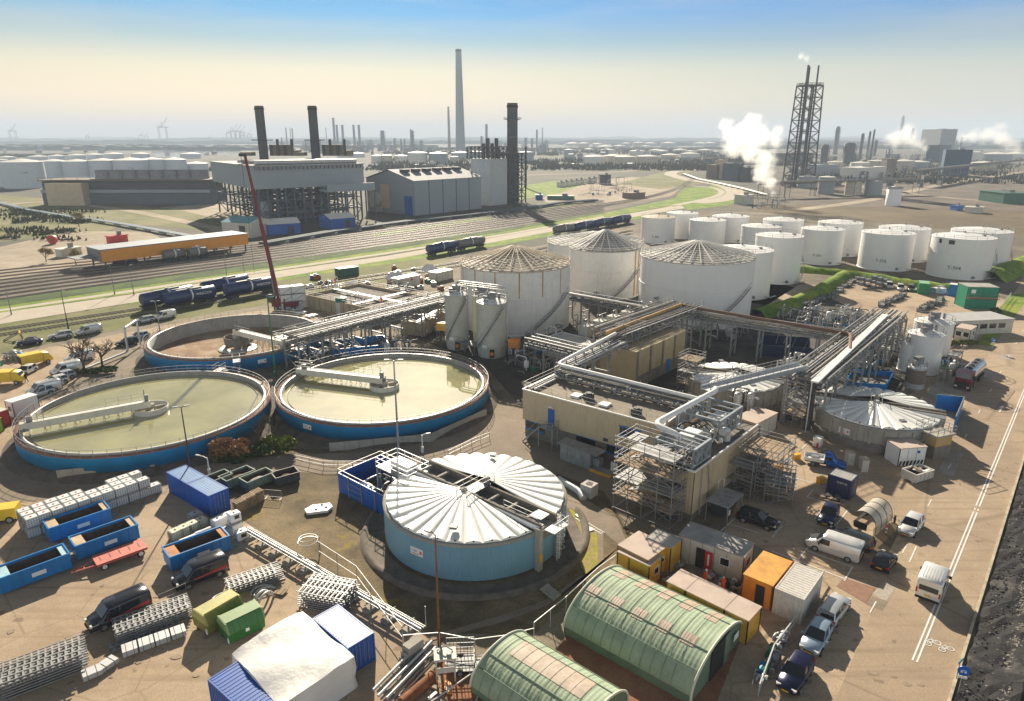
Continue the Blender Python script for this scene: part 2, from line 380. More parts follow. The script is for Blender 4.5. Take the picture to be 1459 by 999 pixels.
G_BLACK = ground_mat('basalt_slope', (.035,.034,.036), (.02,.02,.022), (.09,.085,.08), .25, .9, 2.5, 1., thr=(.56,.66))
G_MOSS = ground_mat('mossy_gravel', (.18,.14,.08), (.1,.08,.05), (.26,.2,.115), .06, .35, 3.5, .6, c4=(.33,.26,.03))
G_CONCP = ground_mat('concrete_slabs', (.42,.38,.32), (.36,.32,.27), (.3,.27,.22), .2, .5, 5., .1)
G_PROC = ground_mat('process_floor', (.07,.062,.05), (.045,.04,.034), (.12,.105,.085), .06, .3, 3., .3)
G_LIGHT = ground_mat('pale_road', (.5,.44,.36), (.44,.39,.32), None, .05, .3, 4., .05)
S = 16000
struct(MB().poly([(-14500,-500,0),(14500,-500,0),(14500,14500,0),(-14500,14500,0)]), 'ground', G_FAR)
# site platform
sheet('site_ground', [(-900,1400),(2400,1400),(2200,560),(1700,430),(1459,330),(1150,305),(1000,300),(760,352),(540,384),(0,475),(-500,560)], G_BASE, .02)
sheet('yard_paving', [(-700,720),(0,706),(238,688),(330,733),(470,818),(608,905),(640,1010),(700,1400),(-900,1400)], G_YARD, .03)
sheet('gravel_lot', [(244,690),(300,668),(380,640),(470,640),(560,655),(700,640),(860,700),(905,770),(760,905),(610,902),(470,815),(335,733)], G_MOSS, .03)
sheet('service_road', [(0,660),(60,662),(160,690),(330,655),(420,648),(520,645),(640,615),(700,590),(745,600),(800,690),(880,740),(900,790),(830,735),(745,690),(640,655),(545,672),(470,676),(410,672),(330,690),(240,694),(0,720),(-300,760),(-300,700)], G_SERV, .038)
sheet('parking_lot', [(1030,760),(1105,600),(1190,600),(1300,560),(1330,520),(1400,470),(1459,400),(1800,300),(1800,500),(1459,650),(1428,749),(1352,1005),(1320,1400),(900,1400),(1020,1005),(1075,860),(1130,800)], G_YARD, .045)
sheet('road', [(1459,392),(1700,250),(1900,350),(1459,648),(1429,749),(1390,860),(1353,998),(1250,1400),(1010,1400),(1190,999),(1290,760),(1370,590)], G_ROAD, .055)
sheet('process_ground', [(560,470),(640,430),(760,440),(905,400),(1090,400),(1200,425),(1270,460),(1310,540),(1150,640),(1105,605),(905,650),(760,600),(690,520)], G_PROC, .03)
sheet('brick_yard', [(640,1010),(620,925),(690,940),(790,930),(890,800),(1075,860),(1020,1005),(900,1400),(700,1400)], G_CLAYB, .05)
sheet('depot_yard', [(1213,400),(1300,403),(1425,425),(1459,440),(1370,520),(1345,500),(1270,470),(1215,440),(1160,415)], G_YARD, .05)
sheet('access_road', [(-300,560),(0,508),(240,463),(400,438),(520,425),(520,470),(420,470),(230,470),(150,500),(90,560),(60,600),(0,650),(-300,720)], G_YARD, .03)
# terrain patches
sheet('tank_farm_ground', [(1000,410),(900,330),(1000,300),(1459,330),(1600,360),(1459,425),(1300,400),(1215,383),(1120,440),(1060,430)], ground_mat('tank_farm_soil', (.15,.13,.1), (.1,.085,.065), (.2,.17,.12), .05, .3, 2., .3), .03)
# rail corridor
TRK_T = [(-400,430),(0,384),(185,366),(370,347),(550,324),(730,301),(860,285),(930,274),(965,262),(980,250)]
TRK_B = [(-400,495),(0,430),(185,403),(370,377),(550,351),(730,325),(860,301),(930,286),(975,272),(1000,258)]
strip('rail_ballast', [(a[0], a[1], b[1]) for a, b in zip(TRK_T[:7], TRK_B[:7])] + [(930,274,287),(962,262,278)], G_BALL, .03)
strip('hedge_strip', [(-400,488,505),(0,428,437),(185,402,410),(370,375,383),(550,350,356),(730,323,328),(860,301,303.5)], G_HEDGE, .1)
strip('grass_verge', [(-400,504,520),(0,437,446),(185,410,419),(370,382,390),(550,355,363),(730,327,333.5),(860,304,311),(935,288,297),(1000,276,285)], G_GRASS, .04)
strip('cycle_path', [(-400,512,516),(0,441,444),(185,413.5,417),(370,386,389),(550,360,362.5),(730,331.5,333.8),(860,308,310)], G_LIGHT, .05)
strip('main_road', [(-400,520,545),(0,446,462),(185,420,432),(370,390,400),(550,365,371),(730,334,340.5),(860,311,316.5),(940,297,303),(1000,285,293)], G_LIGHT, .045)
strip('grass_verge', [(185,432,434),(370,400,404),(550,371,377),(730,340.5,347),(860,317,322),(930,303,308)], G_GRASS, .04)
strip('grass_verge', [(-400,415,430),(0,372,384),(185,356,366)], G_SAND, .03)
strip('scrub_verge', [(-400,545,600),(0,462,505),(185,433,466),(370,403,436),(550,377,402),(640,362,380)], G_GRASSD, .03)
# curved road loop with lawn
sheet('lawn', [(958,290),(967,275),(975,268),(1000,266),(1018,270),(1024,276),(1015,284),(990,290),(958,295)], G_GRASS, .06)
def road_px(name, pts, w, m, z):
 P_ = smooth_pts([G(*p) for p in pts], 8); mb = MB(); vs = []
 for i, p in enumerate(P_):
  d = (P_[min(i+1, len(P_)-1)] - P_[max(i-1, 0)]).normalized(); n = Vector((-d.y, d.x, 0)) * (w / 2)
  vs += [(p.x + n.x, p.y + n.y, z), (p.x - n.x, p.y - n.y, z)]
 mb._add(vs, [(2*i+1, 2*i+3, 2*i+2, 2*i) for i in range(len(P_) - 1)]); o = struct(mb, name, m)
 return P_
sheet('lawn', [(960,285),(1020,262),(1060,268),(1068,280),(1040,292),(980,300)], G_GRASS, .05)
road_px('main_road', [(990,289),(1020,286),(1040,281),(1048,275),(1040,268),(1020,262),(985,257),(965,252),(955,248),(965,244),(1000,241)], 14, G_LIGHT, .08)
road_px('cycle_path', [(960,293),(1000,285),(1022,279),(1028,273),(1015,267.5),(985,265)], 5, G_LIGHT, .085)
# far land patches
for nm, pts, m in (('meadow', [(-300,330),(0,278),(60,283),(120,300),(200,312),(150,330),(0,345),(-300,370)], G_GRASSD),
     ('meadow', [(90,290),(180,291),(260,300),(340,320),(330,330),(180,320)], G_GRASSD),
     ('dirt_lot', [(0,352),(100,330),(210,330),(240,345),(150,372),(0,400),(-200,430)], G_SAND),
     ('dirt_lot', [(180,300),(300,290),(420,300),(420,330),(330,335),(230,315)], G_SAND),
     ('meadow', [(740,265),(790,258),(830,262),(800,275),(740,285)], G_GRASS),
     ('meadow', [(880,262),(940,246),(1010,238),(960,252),(1000,262),(940,270)], G_GRASSD),
     ('plant_lot', [(770,285),(800,262),(900,252),(985,258),(955,280),(880,290),(800,296)], G_SAND),
     ('grass_verge', [(755,298),(820,288),(822,291),(757,302)], G_GRASS),
     ('grass_verge', [(530,333),(700,308),(702,312),(532,338)], G_GRASS),
     ('brown_field', [(1060,300),(1100,292),(1459,300),(1900,320),(1900,380),(1459,338),(1150,308)], ground_mat('brown_field_soil', (.14,.105,.06), (.1,.08,.05), (.17,.135,.08), .02, .2, 1.5, .2)),
     ('gravel_terrace', [(1100,262),(1459,240),(1700,250),(1700,300),(1459,300),(1130,296)], G_BALL)):
 sheet(nm, pts, m, .04 + .003 * R.random())
# harbour water
WAT = mat('harbour_water', (.05,.08,.09), .12, var=.1)
sheet('water', [(215,216),(300,213.5),(345,214.5),(330,221),(280,222),(250,225.5),(222,224)], WAT, .3)
# rails
RAILM = mat('rail_steel', (.2,.175,.155), .5, .2, var=.1)
def track(i0, f, zz=.03, name='railway_track', a=TRK_T, b=TRK_B):
 pts = [G(*p).lerp(G(*q), f) for p, q in zip(a, b)]
 P_ = smooth_pts(pts[:7] if i0 else pts, 4); mb = MB()
 for sgn in (-1, 1):
  for i in range(len(P_) - 1):
   p, q = P_[i], P_[i+1]; d = (q - p).normalized(); n = Vector((-d.y, d.x, 0)) * .72 * sgn
   mb.bar(p + n + Vector((0,0,zz+.1)), q + n + Vector((0,0,zz+.1)), .16, .2)
 return mb
for i in range(9):
 struct(track(i not in (3,4,5), .05 + i * .1125), 'railway_track', RAILM)
SLEEP = mat('sleeper', (.1,.085,.07), .9)
NT = [[(-200,509),(0,477),(120,458),(240,437)], [(-200,519),(0,485),(120,465.5),(240,444)]]
NT = [[(-250,510),(0,470.5),(185,443),(300,426),(440,407),(610,381),(760,357),(900,329)], [(-250,521),(0,478),(185,449.5),(300,432),(440,412.5),(610,386),(760,362),(900,333)]]
for row in NT:
 P_ = [G(*p) for p in row]; mb = MB(); sl = MB()
 for i in range(len(P_) - 1):
  p, q = P_[i], P_[i+1]; d = (q - p).normalized(); n = Vector((-d.y, d.x, 0)) * .72; up = Vector((0,0,.2))
  for sg in (-1, 1): mb.bar(p + n*sg + up, q + n*sg + up, .1, .16)
  L = (q - p).length; k = int(L / .9)
  for j in range(k):
   c = p + d * (j * .9); sl.box((c.x, c.y, .08), (.28, 2.5, .12), azd(p, q))
 struct(mb, 'railway_track', RAILM); struct(sl, 'track_sleepers', SLEEP)
# distant terrain: low wooded rises at the horizon
HILL = ground_mat('distant_woods', (.05,.065,.04), (.07,.085,.05), None, .003, .01, .05, 0)
def woods(y, x0, x1, h, seed, n=120):
 rr = random.Random(seed); mb = MB(); d = 90
 ph = [rr.uniform(0, 9) for _ in range(4)]
 A = []; B = []
 for i in range(n + 1):
  x = x0 + (x1 - x0) * i / n; e = h * (.4 + .08 * sin(x * .004 + ph[0]) + .05 * sin(x * .013 + ph[1]) + .2 * rr.random())
  A.append((x, y, -1)); B.append((x, y + 5, e))
 C_ = [(p[0], y + d, p[2]*.9) for p in B]
 mb._add(A + B + C_, [(i, i+1, n+2+i, n+1+i) for i in range(n)] + [(n+1+i, n+2+i, 2*n+3+i, 2*n+2+i) for i in range(n)])
 return tag(mb.build('woodland', HILL), 'distant belt of woodland fading into the haze', None, None, 'stuff')
for y, x0, x1, h, sd_ in ((2300,-2300,-700,24,1),(2900,-2900,-300,22,2),(3600,500,3800,34,3),(2600,900,3000,26,4),(4500,-4500,4500,40,5),(6500,-6500,6500,58,6),(9000,-9000,9000,80,7),(1500,-1400,-850,14,8),(2500,-300,900,14,9)):
 woods(y, x0, x1, h, sd_)
# ================================================================ kit of recurring things
def near_edge(a, b, W):
 """centre, heading and length of a footprint whose camera-side bottom edge runs a-b"""
 a = Vector((a[0], a[1], 0)); b = Vector((b[0], b[1], 0)); d = (b - a); L = d.length; d.normalize(); n = Vector((-d.y, d.x, 0)); mid = (a + b) / 2
 if n.dot(mid) < 0: n = -n
 return mid + n * (W / 2), atan2(d.y, d.x), L
def box_part(name, c, sz, m, par, rz=0): return MB().box(c, sz, rz).build(name, m, par)
# ---- vehicles
def wheels(t, xs, w, r=.33, wd=.22, rimm=None):
 for x in xs:
  for sg in (-1, 1):
   ty = MB().cyl((x, sg*(w - wd), r), (x, sg*w, r), r, n=16).build('wheel', BLACK, t)
   MB().cyl((x, sg*(w+.005), r), (x, sg*(w+.015), r), r*.62, n=12).build('rim', rimm or GALV, ty)
def ring(x, w, zb, zt, k=.9):
 return [(x,-w*.9,zb),(x,-w,zb+.18),(x,-w,zt-.16),(x,-w*k,zt),(x,w*k,zt),(x,w,zt-.16),(x,w,zb+.18),(x,w*.9,zb)]
def car(name, label, cat, loc, rz, paint, L=4.2, W=1.76, H=1.47, style='hatch', group=None, plate=True):
 t = thing(name, label, cat, loc, rz, group); w = W/2; f = L/2
 hb = {'hatch': (-f+.12, -f+.5), 'estate': (-f+.1, -f+.35), 'sedan': (-f+.75, -f+1.35)}[style]
 b = MB(); belt = .93
 b.loft([ring(-f, w*.82, .35, .78), ring(-f+.08, w*.93, .26, belt-.02), ring(-f+.5, w, .2, belt+.02), ring(0, w, .2, belt), ring(f-1.25, w, .2, belt-.04), ring(f-.75, w*.97, .2, .86), ring(f-.2, w*.88, .24, .74), ring(f, w*.7, .34, .6)])
 wb = L*.3
 b.build('body', paint, t)
 for x in (-wb, wb):
  for sg in (-1, 1): MB().cyl((x, sg*(w-.18), .36), (x, sg*(w+.004), .36), .41, n=16).build('wheel_arch', BLACK, t)
 x0, x1, x2, x3 = f-1.35, f-2.05, hb[1], hb[0]          # windscreen base, roof front, roof rear, tail
 wb_, wt = w*.9, w*.74
 g = MB(); zb = belt-.03
 lo = [(x3,-wb_*.93,zb),(x3,wb_*.93,zb),(x0,wb_,zb),(x0,-wb_,zb)]; hi = [(x2,-wt,H-.03),(x2,wt,H-.03),(x1,wt,H-.03),(x1,-wt,H-.03)]
 g._add(lo+hi, [(0,1,5,4),(1,2,6,5),(2,3,7,6),(3,0,4,7)]); g.build('window', GLASS, t)
 rf = MB(); nn = 6; rows = []
 for i in range(nn+1):
  x = x2 + (x1-x2)*i/nn; bow = .05*(1-(2*i/nn-1)**2)
  rows.append([(x,-wt-.02,H-.06),(x,-wt*.8,H-.005+bow*.6),(x,0,H+bow),(x,wt*.8,H-.005+bow*.6),(x,wt+.02,H-.06)])
 rf.loft(rows, cap=False, closed=False)
 for sg in (-1, 1):
  for a_, b_ in (((x0,sg*wb_,zb),(x1,sg*wt,H-.04)), ((x3,sg*wb_*.93,zb),(x2,sg*wt,H-.04)), (((x0+x3)/2,sg*wb_*1.0,zb),((x1+x2)/2,sg*(wt+.01),H-.04))): rf.bar(a_, b_, .09, .09)
 rf.build('roof', paint, t)
 wheels(t, (-wb, wb), w+.01, .32)
 for sg in (-1, 1):
  MB().box((f-.17, sg*w*.66, .66), (.22,.34,.14), sg*-.35).build('headlight', LAMPL, t)
  MB().box((-f+.07, sg*w*.78, .8), (.14,.26,.2)).build('tail_light', REDL, t)
  MB().box((x0-.1, sg*(w+.1), .98), (.12,.2,.14)).build('mirror', paint, t)
 box_part('grille', (f-.03,0,.5), (.1,.8,.14), BLACK, t)
 if plate:
  box_part('number_plate', (f+.02,0,.42), (.03,.5,.11), PLATE, t); box_part('number_plate', (-f-.02,0,.6), (.03,.5,.11), PLATE, t)
 return t
def van(name, label, loc, rz, paint, L=5., W=1.95, H=1.98, group=None, panel=True, stripe=None, cat='van', plate=True):
 t = thing(name, label, cat, loc, rz, group); w = W/2; f = L/2; b = MB()
 b.loft([ring(-f, w*.94, .32, H-.1, .86), ring(-f+.1, w*.99, .25, H-.02, .88), ring(-f+1., w, .22, H, .88), ring(f-1.9, w, .22, H, .88), ring(f-1.6, w, .22, H-.05, .86), ring(f-.95, w*.98, .22, 1.16, .9), ring(f-.3, w*.93, .24, .98, .85), ring(f-.05, w*.84, .3, .78), ring(f, w*.72, .36, .62)])
 b.build('body', paint, t)
 zt = H-.2
 MB().poly([(f-.93,-w*.84,1.24),(f-.93,w*.84,1.24),(f-1.53,w*.8,zt+.1),(f-1.53,-w*.8,zt+.1)]).build('windscreen', GLASS, t)
 for sg in (-1, 1):
  yy = sg*(w+.006)
  MB().poly([(f-1.1,yy,1.12),(f-1.58,yy,zt),(f-2.3,yy,zt),(f-2.3,yy,1.12)]).build('window', GLASS, t)
  if not panel:
   MB().poly([(f-2.4,yy,1.12),(f-2.4,yy,zt),(-f+.3,yy,zt),(-f+.25,yy,1.12)]).build('window', GLASS, t)
  if stripe:
   MB().ext([(f-1.5,yy,.78),(f-1.5,yy,.92),(-f+.2,yy,1.12),(-f+.2,yy,.78)], (0,sg*.008,0)).build('stripe', stripe, t)
  MB().box((f-.12, sg*w*.68, .78), (.2,.3,.2), sg*-.3).build('headlight', LAMPL, t)
  MB().box((-f+.03, sg*w*.88, 1.05), (.12,.14,.5)).build('tail_light', REDL, t)
  MB().box((f-1.35, sg*(w+.14), 1.2), (.14,.24,.26)).build('mirror', BLACK, t)
 box_part('rear_window', (-f-.0,0,1.4), (.05,W*.74,.5), GLASS, t)
 box_part('bumper', (-f+.02,0,.36), (.16,W*.92,.2), BLACK, t); box_part('bumper', (f-.02,0,.36), (.14,W*.8,.2), BLACK, t)
 if plate: box_part('number_plate', (-f-.04,0,.72), (.03,.52,.12), PLATE, t)
 rb = MB()
 for k in range(7): rb.box((-f+1.4, (k-3)*w*.22, H+.003), (L*.42,.04,.02))
 rb.build('roof_ribs', paint, t)
 wheels(t, (-L*.3, L*.3), w+.01, .34)
 return t
def place_car(fn, pf, pr, W, **k):
 """near-side front and rear wheel contact points"""
 a = G(*pf); b = G(*pr); d = (a - b).normalized(); n = Vector((-d.y, d.x, 0)); mid = (a + b) / 2
 if n.dot(mid) < 0: n = -n
 return fn(loc=mid + n*(W/2), rz=atan2(d.y, d.x), W=W, **k)
# ---- containers
def corrug(mb, a, b, z0, z1, out, pitch=.28, dep=.04):
 """corrugated panel from a to b; out = outward normal"""
 a = Vector(a); b = Vector(b); L = (b-a).length; d = (b-a)/L; n = max(2, int(L/pitch)); pts = []
 for i in range(n):
  s0 = L*i/n; w_ = L/n
  pts += [a + d*s0 + out*dep, a + d*(s0+w_*.4) + out*dep, a + d*(s0+w_*.5), a + d*(s0+w_*.9)]
 pts.append(b + out*dep)
 vs = [(p.x,p.y,z0) for p in pts] + [(p.x,p.y,z1) for p in pts]; m = len(pts)
 fs = [(i,i+1,m+i+1,m+i) for i in range(m-1)]; mb._add(vs, fs)
def container(name, label, loc, rz, L, W, H, m, roofm=None, group=None, cat='container', z=0., roof_ribs=True, doors=True):
 t = thing(name, label, cat, loc, rz, group); b = MB(); x, y = L/2, W/2; e = .06
 for p, q, o_ in (((-x+e,-y+e,0),(x-e,-y+e,0),Vector((0,-1,0))),((x-e,y-e,0),(-x+e,y-e,0),Vector((0,1,0))),((x-e,-y+e,0),(x-e,y-e,0),Vector((1,0,0))),((-x+e,y-e,0),(-x+e,-y+e,0),Vector((-1,0,0)))):
  corrug(b, p, q, .16, H-.1, o_)
 b.build('body', m, t)
 fr = MB()
 for sx in (-1,1):
  for sy in (-1,1): fr.box((sx*(x-.06), sy*(y-.06), H/2), (.13,.13,H))
 for zz in (.08, H-.06):
  for sy in (-1,1): fr.box((0, sy*(y-.05), zz), (L-.26,.11,.13))
  for sx in (-1,1): fr.box((sx*(x-.05), 0, zz), (.11,W-.26,.13))
 fr.build('frame', m, t)
 rf = MB(); rf.box((0,0,H-.05), (L-.2,W-.2,.05))
 if roof_ribs:
  for i in range(int(L/.36)): rf.box((-x+.3+i*.36, 0, H-.015), (.14, W-.3, .03))
 rf.build('roof', roofm or m, t)
 if doors:
  dm = MB()
  for yy in (-.55,-.2,.2,.55): dm.cyl((x+.03, yy*W/2.4, .25), (x+.03, yy*W/2.4, H-.2), .025, n=6)
  dm.build('lock_rods', GALV, t)
 return t
def cabin(name, label, loc, rz, L, W, H, m, roofm, openings=(), group=None, cat='cabin', trim=DARKS):
 """flat-roofed cabin; openings = (side, s, z, w, h, material, name)"""
 t = thing(name, label, cat, loc, rz, group); x, y = L/2, W/2
 b = MB().box((0,0,H/2), (L,W,H-.02))
 b.build('body', m, t)
 r = MB().box((0,0,H+.03), (L+.12,W+.12,.1)); r.build('roof', roofm, t)
 tr = MB()
 for sx in (-1,1):
  for sy in (-1,1): tr.box((sx*(x+.01), sy*(y+.01), H/2), (.09,.09,H-.04))
 for k in range(1, int(L/1.2)):
  for sy in (-1,1): tr.box((-x+k*1.2, sy*(y+.004), H/2), (.03,.03,H-.1))
 tr.build('corner_posts', trim, t)
 for side, s, z, w_, h_, mm, nm in openings:
  c, sz = {'f': ((s,-y-.02,z),(w_,.06,h_)), 'b': ((s,y+.02,z),(w_,.06,h_)), 'r': ((x+.02,s,z),(.06,w_,h_)), 'l': ((-x-.02,s,z),(.06,w_,h_))}[side]
  o = box_part(nm, c, sz, mm, t)
  if nm == 'window':
   fb = MB(); ax = 0 if side in 'fb' else 1
   for q in (-1,1):
    fb.box((c[0]+(q*w_/2 if ax==0 else 0), c[1]+(q*w_/2 if ax==1 else 0), c[2]), (.07 if ax==0 else .09, .09 if ax==0 else .07, h_+.1))
    fb.box((c[0],c[1],c[2]+q*h_/2), ((w_ if ax==0 else .09), (.09 if ax==0 else w_), .06))
   fb.build('frame', CLEANW, o)
 return t
def skip(name, label, loc, rz, L=5.8, W=2.4, H=1.55, m=SKIPB, ledge=None, sign=True, group=None, fill=None, cat='skip'):
 t = thing(name, label, cat, loc, rz, group); x, y = L/2, W/2; b = MB(); th = .08
 def wall(p, q, top_in=0):
  b.bar((p[0],p[1],H/2+.15), (q[0],q[1],H/2+.15), th, H-.3)
 for s in (-1,1):
  b.box((0,s*(y-.04),H/2+.13), (L,th,H-.26)); b.box((s*(x-.04),0,H/2+.13), (th,W-.16,H-.26))
 b.box((0,0,.3), (L-.1,W-.1,.06))
 for sy in (-1,1): b.box((0, sy*.5, .13), (L,.16,.26))
 b.build('body', m, t)
 rb = MB()
 for i in range(int(L/.75)+1):
  xx = -x+.1+i*(L-.2)/int(L/.75)
  for sy in (-1,1): rb.ext([(xx-.06,sy*y,.3),(xx+.06,sy*y,.3),(xx+.06,sy*y,H-.1),(xx-.06,sy*y,H-.1)], (0,sy*.09,0))
 rb.build('side_ribs', m, t)
 r = MB()
 for s in (-1,1): r.box((0,s*(y-.02),H+.05), (L+.1,.14,.12)); r.box((s*(x-.02),0,H+.05), (.14,W-.3,.12))
 r.build('top_rail', m, t)
 if ledge: MB().box((-x+.55,0,H-.02), (.95,W-.3,.06)).build('end_cover', ledge, t); MB().box((x-.35,0,H-.02), (.5,W-.3,.06)).build('end_cover', ledge, t)
 MB().box((0,0,.34), (L-.2,W-.2,.02)).build('inner_floor', fill or CONCD, t)
 ln = MB()
 for s in (-1,1): ln.box((0,s*(y-.1),H/2+.1),(L-.2,.02,H-.5)); ln.box((s*(x-.1),0,H/2+.1),(.02,W-.22,H-.5))
 ln.build('lining', mat('dark_rusty_lining', (.09,.06,.045), .95, var=.35, scale=1.5), t)
 if sign: MB().box((.2,-y-.1,H*.58), (1.15,.03,.42)).build('sign_plate', CLEANW, t)
 return t
# ---- IBC totes
IBC_W = mat('tote_plastic', (.8,.8,.77), .45, var=.06, dirt=.15, dirt_col=(.45,.42,.33))
IBC_Y = mat('yellowed_tote_plastic', (.62,.58,.42), .5, var=.12, dirt=.2, dirt_col=(.3,.27,.2))
IBC_B = mat('grey_tote_plastic', (.33,.38,.43), .5, var=.12)
def tote(label, loc, rz, m=IBC_W, group=None, cage=True):
 t = thing('bulk_tote', label, 'tote', loc, rz, group)
 b = MB(); b.box((0,0,.62), (1.12,.94,.88)); b.box((0,0,1.08), (1.0,.84,.06))
 b.build('bottle', m, t); MB().cyl((0,0,1.1), (0,0,1.15), .11, n=10).build('cap', RED if m is IBC_W else BLACK, t)
 p = MB()
 for yy in (-.42,0,.42): p.box((0,yy,.07), (1.2,.12,.14))
 p.box((0,0,.16), (1.2,1.,.03)); p.build('pallet', GALV if cage else WOODM, t)
 if cage:
  c = MB()
  for zz in (.3,.52,.74,.96,1.1):
   for s in (-1,1): c.box((0,s*.5,zz), (1.2,.028,.03)); c.box((s*.6,0,zz), (.028,1.,.03))
  for k in range(6):
   for s in (-1,1): c.box((-.6+k*.24,s*.5,.63), (.03,.028,.95))
  for k in range(5):
   for s in (-1,1): c.box((s*.6,-.5+k*.25,.63), (.028,.03,.95))
  c.build('cage', GALV, t)
 return t
# ---- posts and lamps
def lamp_post(label, loc, H=10., rz=0., m=GALV, arm=1.2, group=None, heads=1, r=.09):
 t = thing('lamp_post', label, 'lamp post', loc, rz, group)
 MB().cyl((0,0,0), (0,0,H), r*1.3, r*.6, n=8).build('pole', m, t)
 MB().cyl((0,0,0), (0,0,.9), r*1.9, n=8).build('base', m, t)
 for k in range(heads):
  s = 1 if k == 0 else -1
  a = MB().tube([(0,0,H-.1),(s*arm*.5,0,H+.1),(s*arm,0,H+.12)], r*.5, 6).build('arm', m, t)
  MB().box((s*(arm+.25),0,H+.12), (.6,.26,.12)).build('lamp_head', STEEL, t)
 return t
# ---- storage tanks
def circle_from(ub, vb, half):
 """base circle whose nearest point shows at (ub, vb) with a half width in survey pixels"""
 pf = G(ub, vb); d = Vector((pf.x, pf.y, 0)).normalized(); r = 5.
 for _ in range(8):
  c = pf + d * r; r = half * (c.y * CP + CAMH * SP) / FPX
 return c, r
def girder_ring(mb, r, z, w=.1, n=48): mb.lathe([(r, z-w), (r+w, z-w), (r+w, z+w), (r, z+w)], n=n)
def tank(label, ub, vb, half, vr, group=None, roofrise=None, m=TANKW, stair=None, name='storage_tank', railh=1.0, n=64, roofm=None, num=None, cr=None, H=None, band=True):
 c, r = cr or circle_from(ub, vb, half); H = H or ztop(c, vr)
 t = thing(name, label, 'storage tank', c, 0, group); rise = roofrise if roofrise is not None else r * .13
 MB().lathe([(r,0),(r,H)], n=n).build('shell', m, t)
 MB().lathe([(r+.02,H),(r*.66,H+rise*.36),(r*.33,H+rise*.7),(.01,H+rise)], n=n).build('roof', roofm or m, t)
 g = MB(); girder_ring(g, r+.005, H-.1, .07, n); girder_ring(g, r+.005, .12, .12, n)
 if band: girder_ring(g, r+.005, H*.62, .035, n)
 g.build('wind_girder', m, t)
 rl = MB(); k = max(14, int(r * 2.2)); pts = [(r*cos(2*pi*i/k), r*sin(2*pi*i/k), H) for i in range(k)]
 rl.rail(pts, railh, 3., .06, True, True); rl.build('handrail', GALV, t)
 th = atan2(-c.y,-c.x)+.5; MB().cyl((r*cos(th),r*sin(th),.9),((r+.5)*cos(th),(r+.5)*sin(th),.9),.4,n=12).build('manway', STEEL, t)
 MB().tube([(r*cos(th+.5),r*sin(th+.5),.7),((r+1.6)*cos(th+.5),(r+1.6)*sin(th+.5),.7),((r+1.6)*cos(th+.9),(r+1.6)*sin(th+.9),.5)],.16,8).build('inlet_pipe', PIPEM, t)
 if stair is not None:
  s = MB(); a0 = stair; aw = min(2.6, H * 1.15 / r); ns = int(H / .5)
  for i in range(ns):
   a = a0 + aw * i / ns; z = H * (i + .5) / ns
   s.box(((r+.5)*cos(a), (r+.5)*sin(a), z), (.8,.34,.06), a)
   if i % 2 == 0: s.box(((r+.92)*cos(a), (r+.92)*sin(a), z+.5), (.05,.05,1.))
  s.tube([((r+.92)*cos(a0+aw*i/12), (r+.92)*sin(a0+aw*i/12), H*i/12+1.05) for i in range(13)], .04, 5)
  s.tube([((r+.92)*cos(a0+aw*i/12), (r+.92)*sin(a0+aw*i/12), H*i/12) for i in range(13)], .08, 5)
  s.build('spiral_stair', GALV, t)
 v = MB(); v.cyl((0,0,H+rise-.1),(0,0,H+rise+.5),.25,n=8); v.box((r*.5,-r*.3,H+rise*.55),(.8,.8,.5)); v.build('roof_vent', STEEL, t)
 if num:
  # stencilled number on the camera side of the shell
  th = atan2(-c.y, -c.x) - .12; R2 = r + .03
  text(num, r*.17, DARKS, t, (R2*cos(th), R2*sin(th), H*.28), (pi/2, 0, th + pi/2), 'tank_number', .01)
 return t
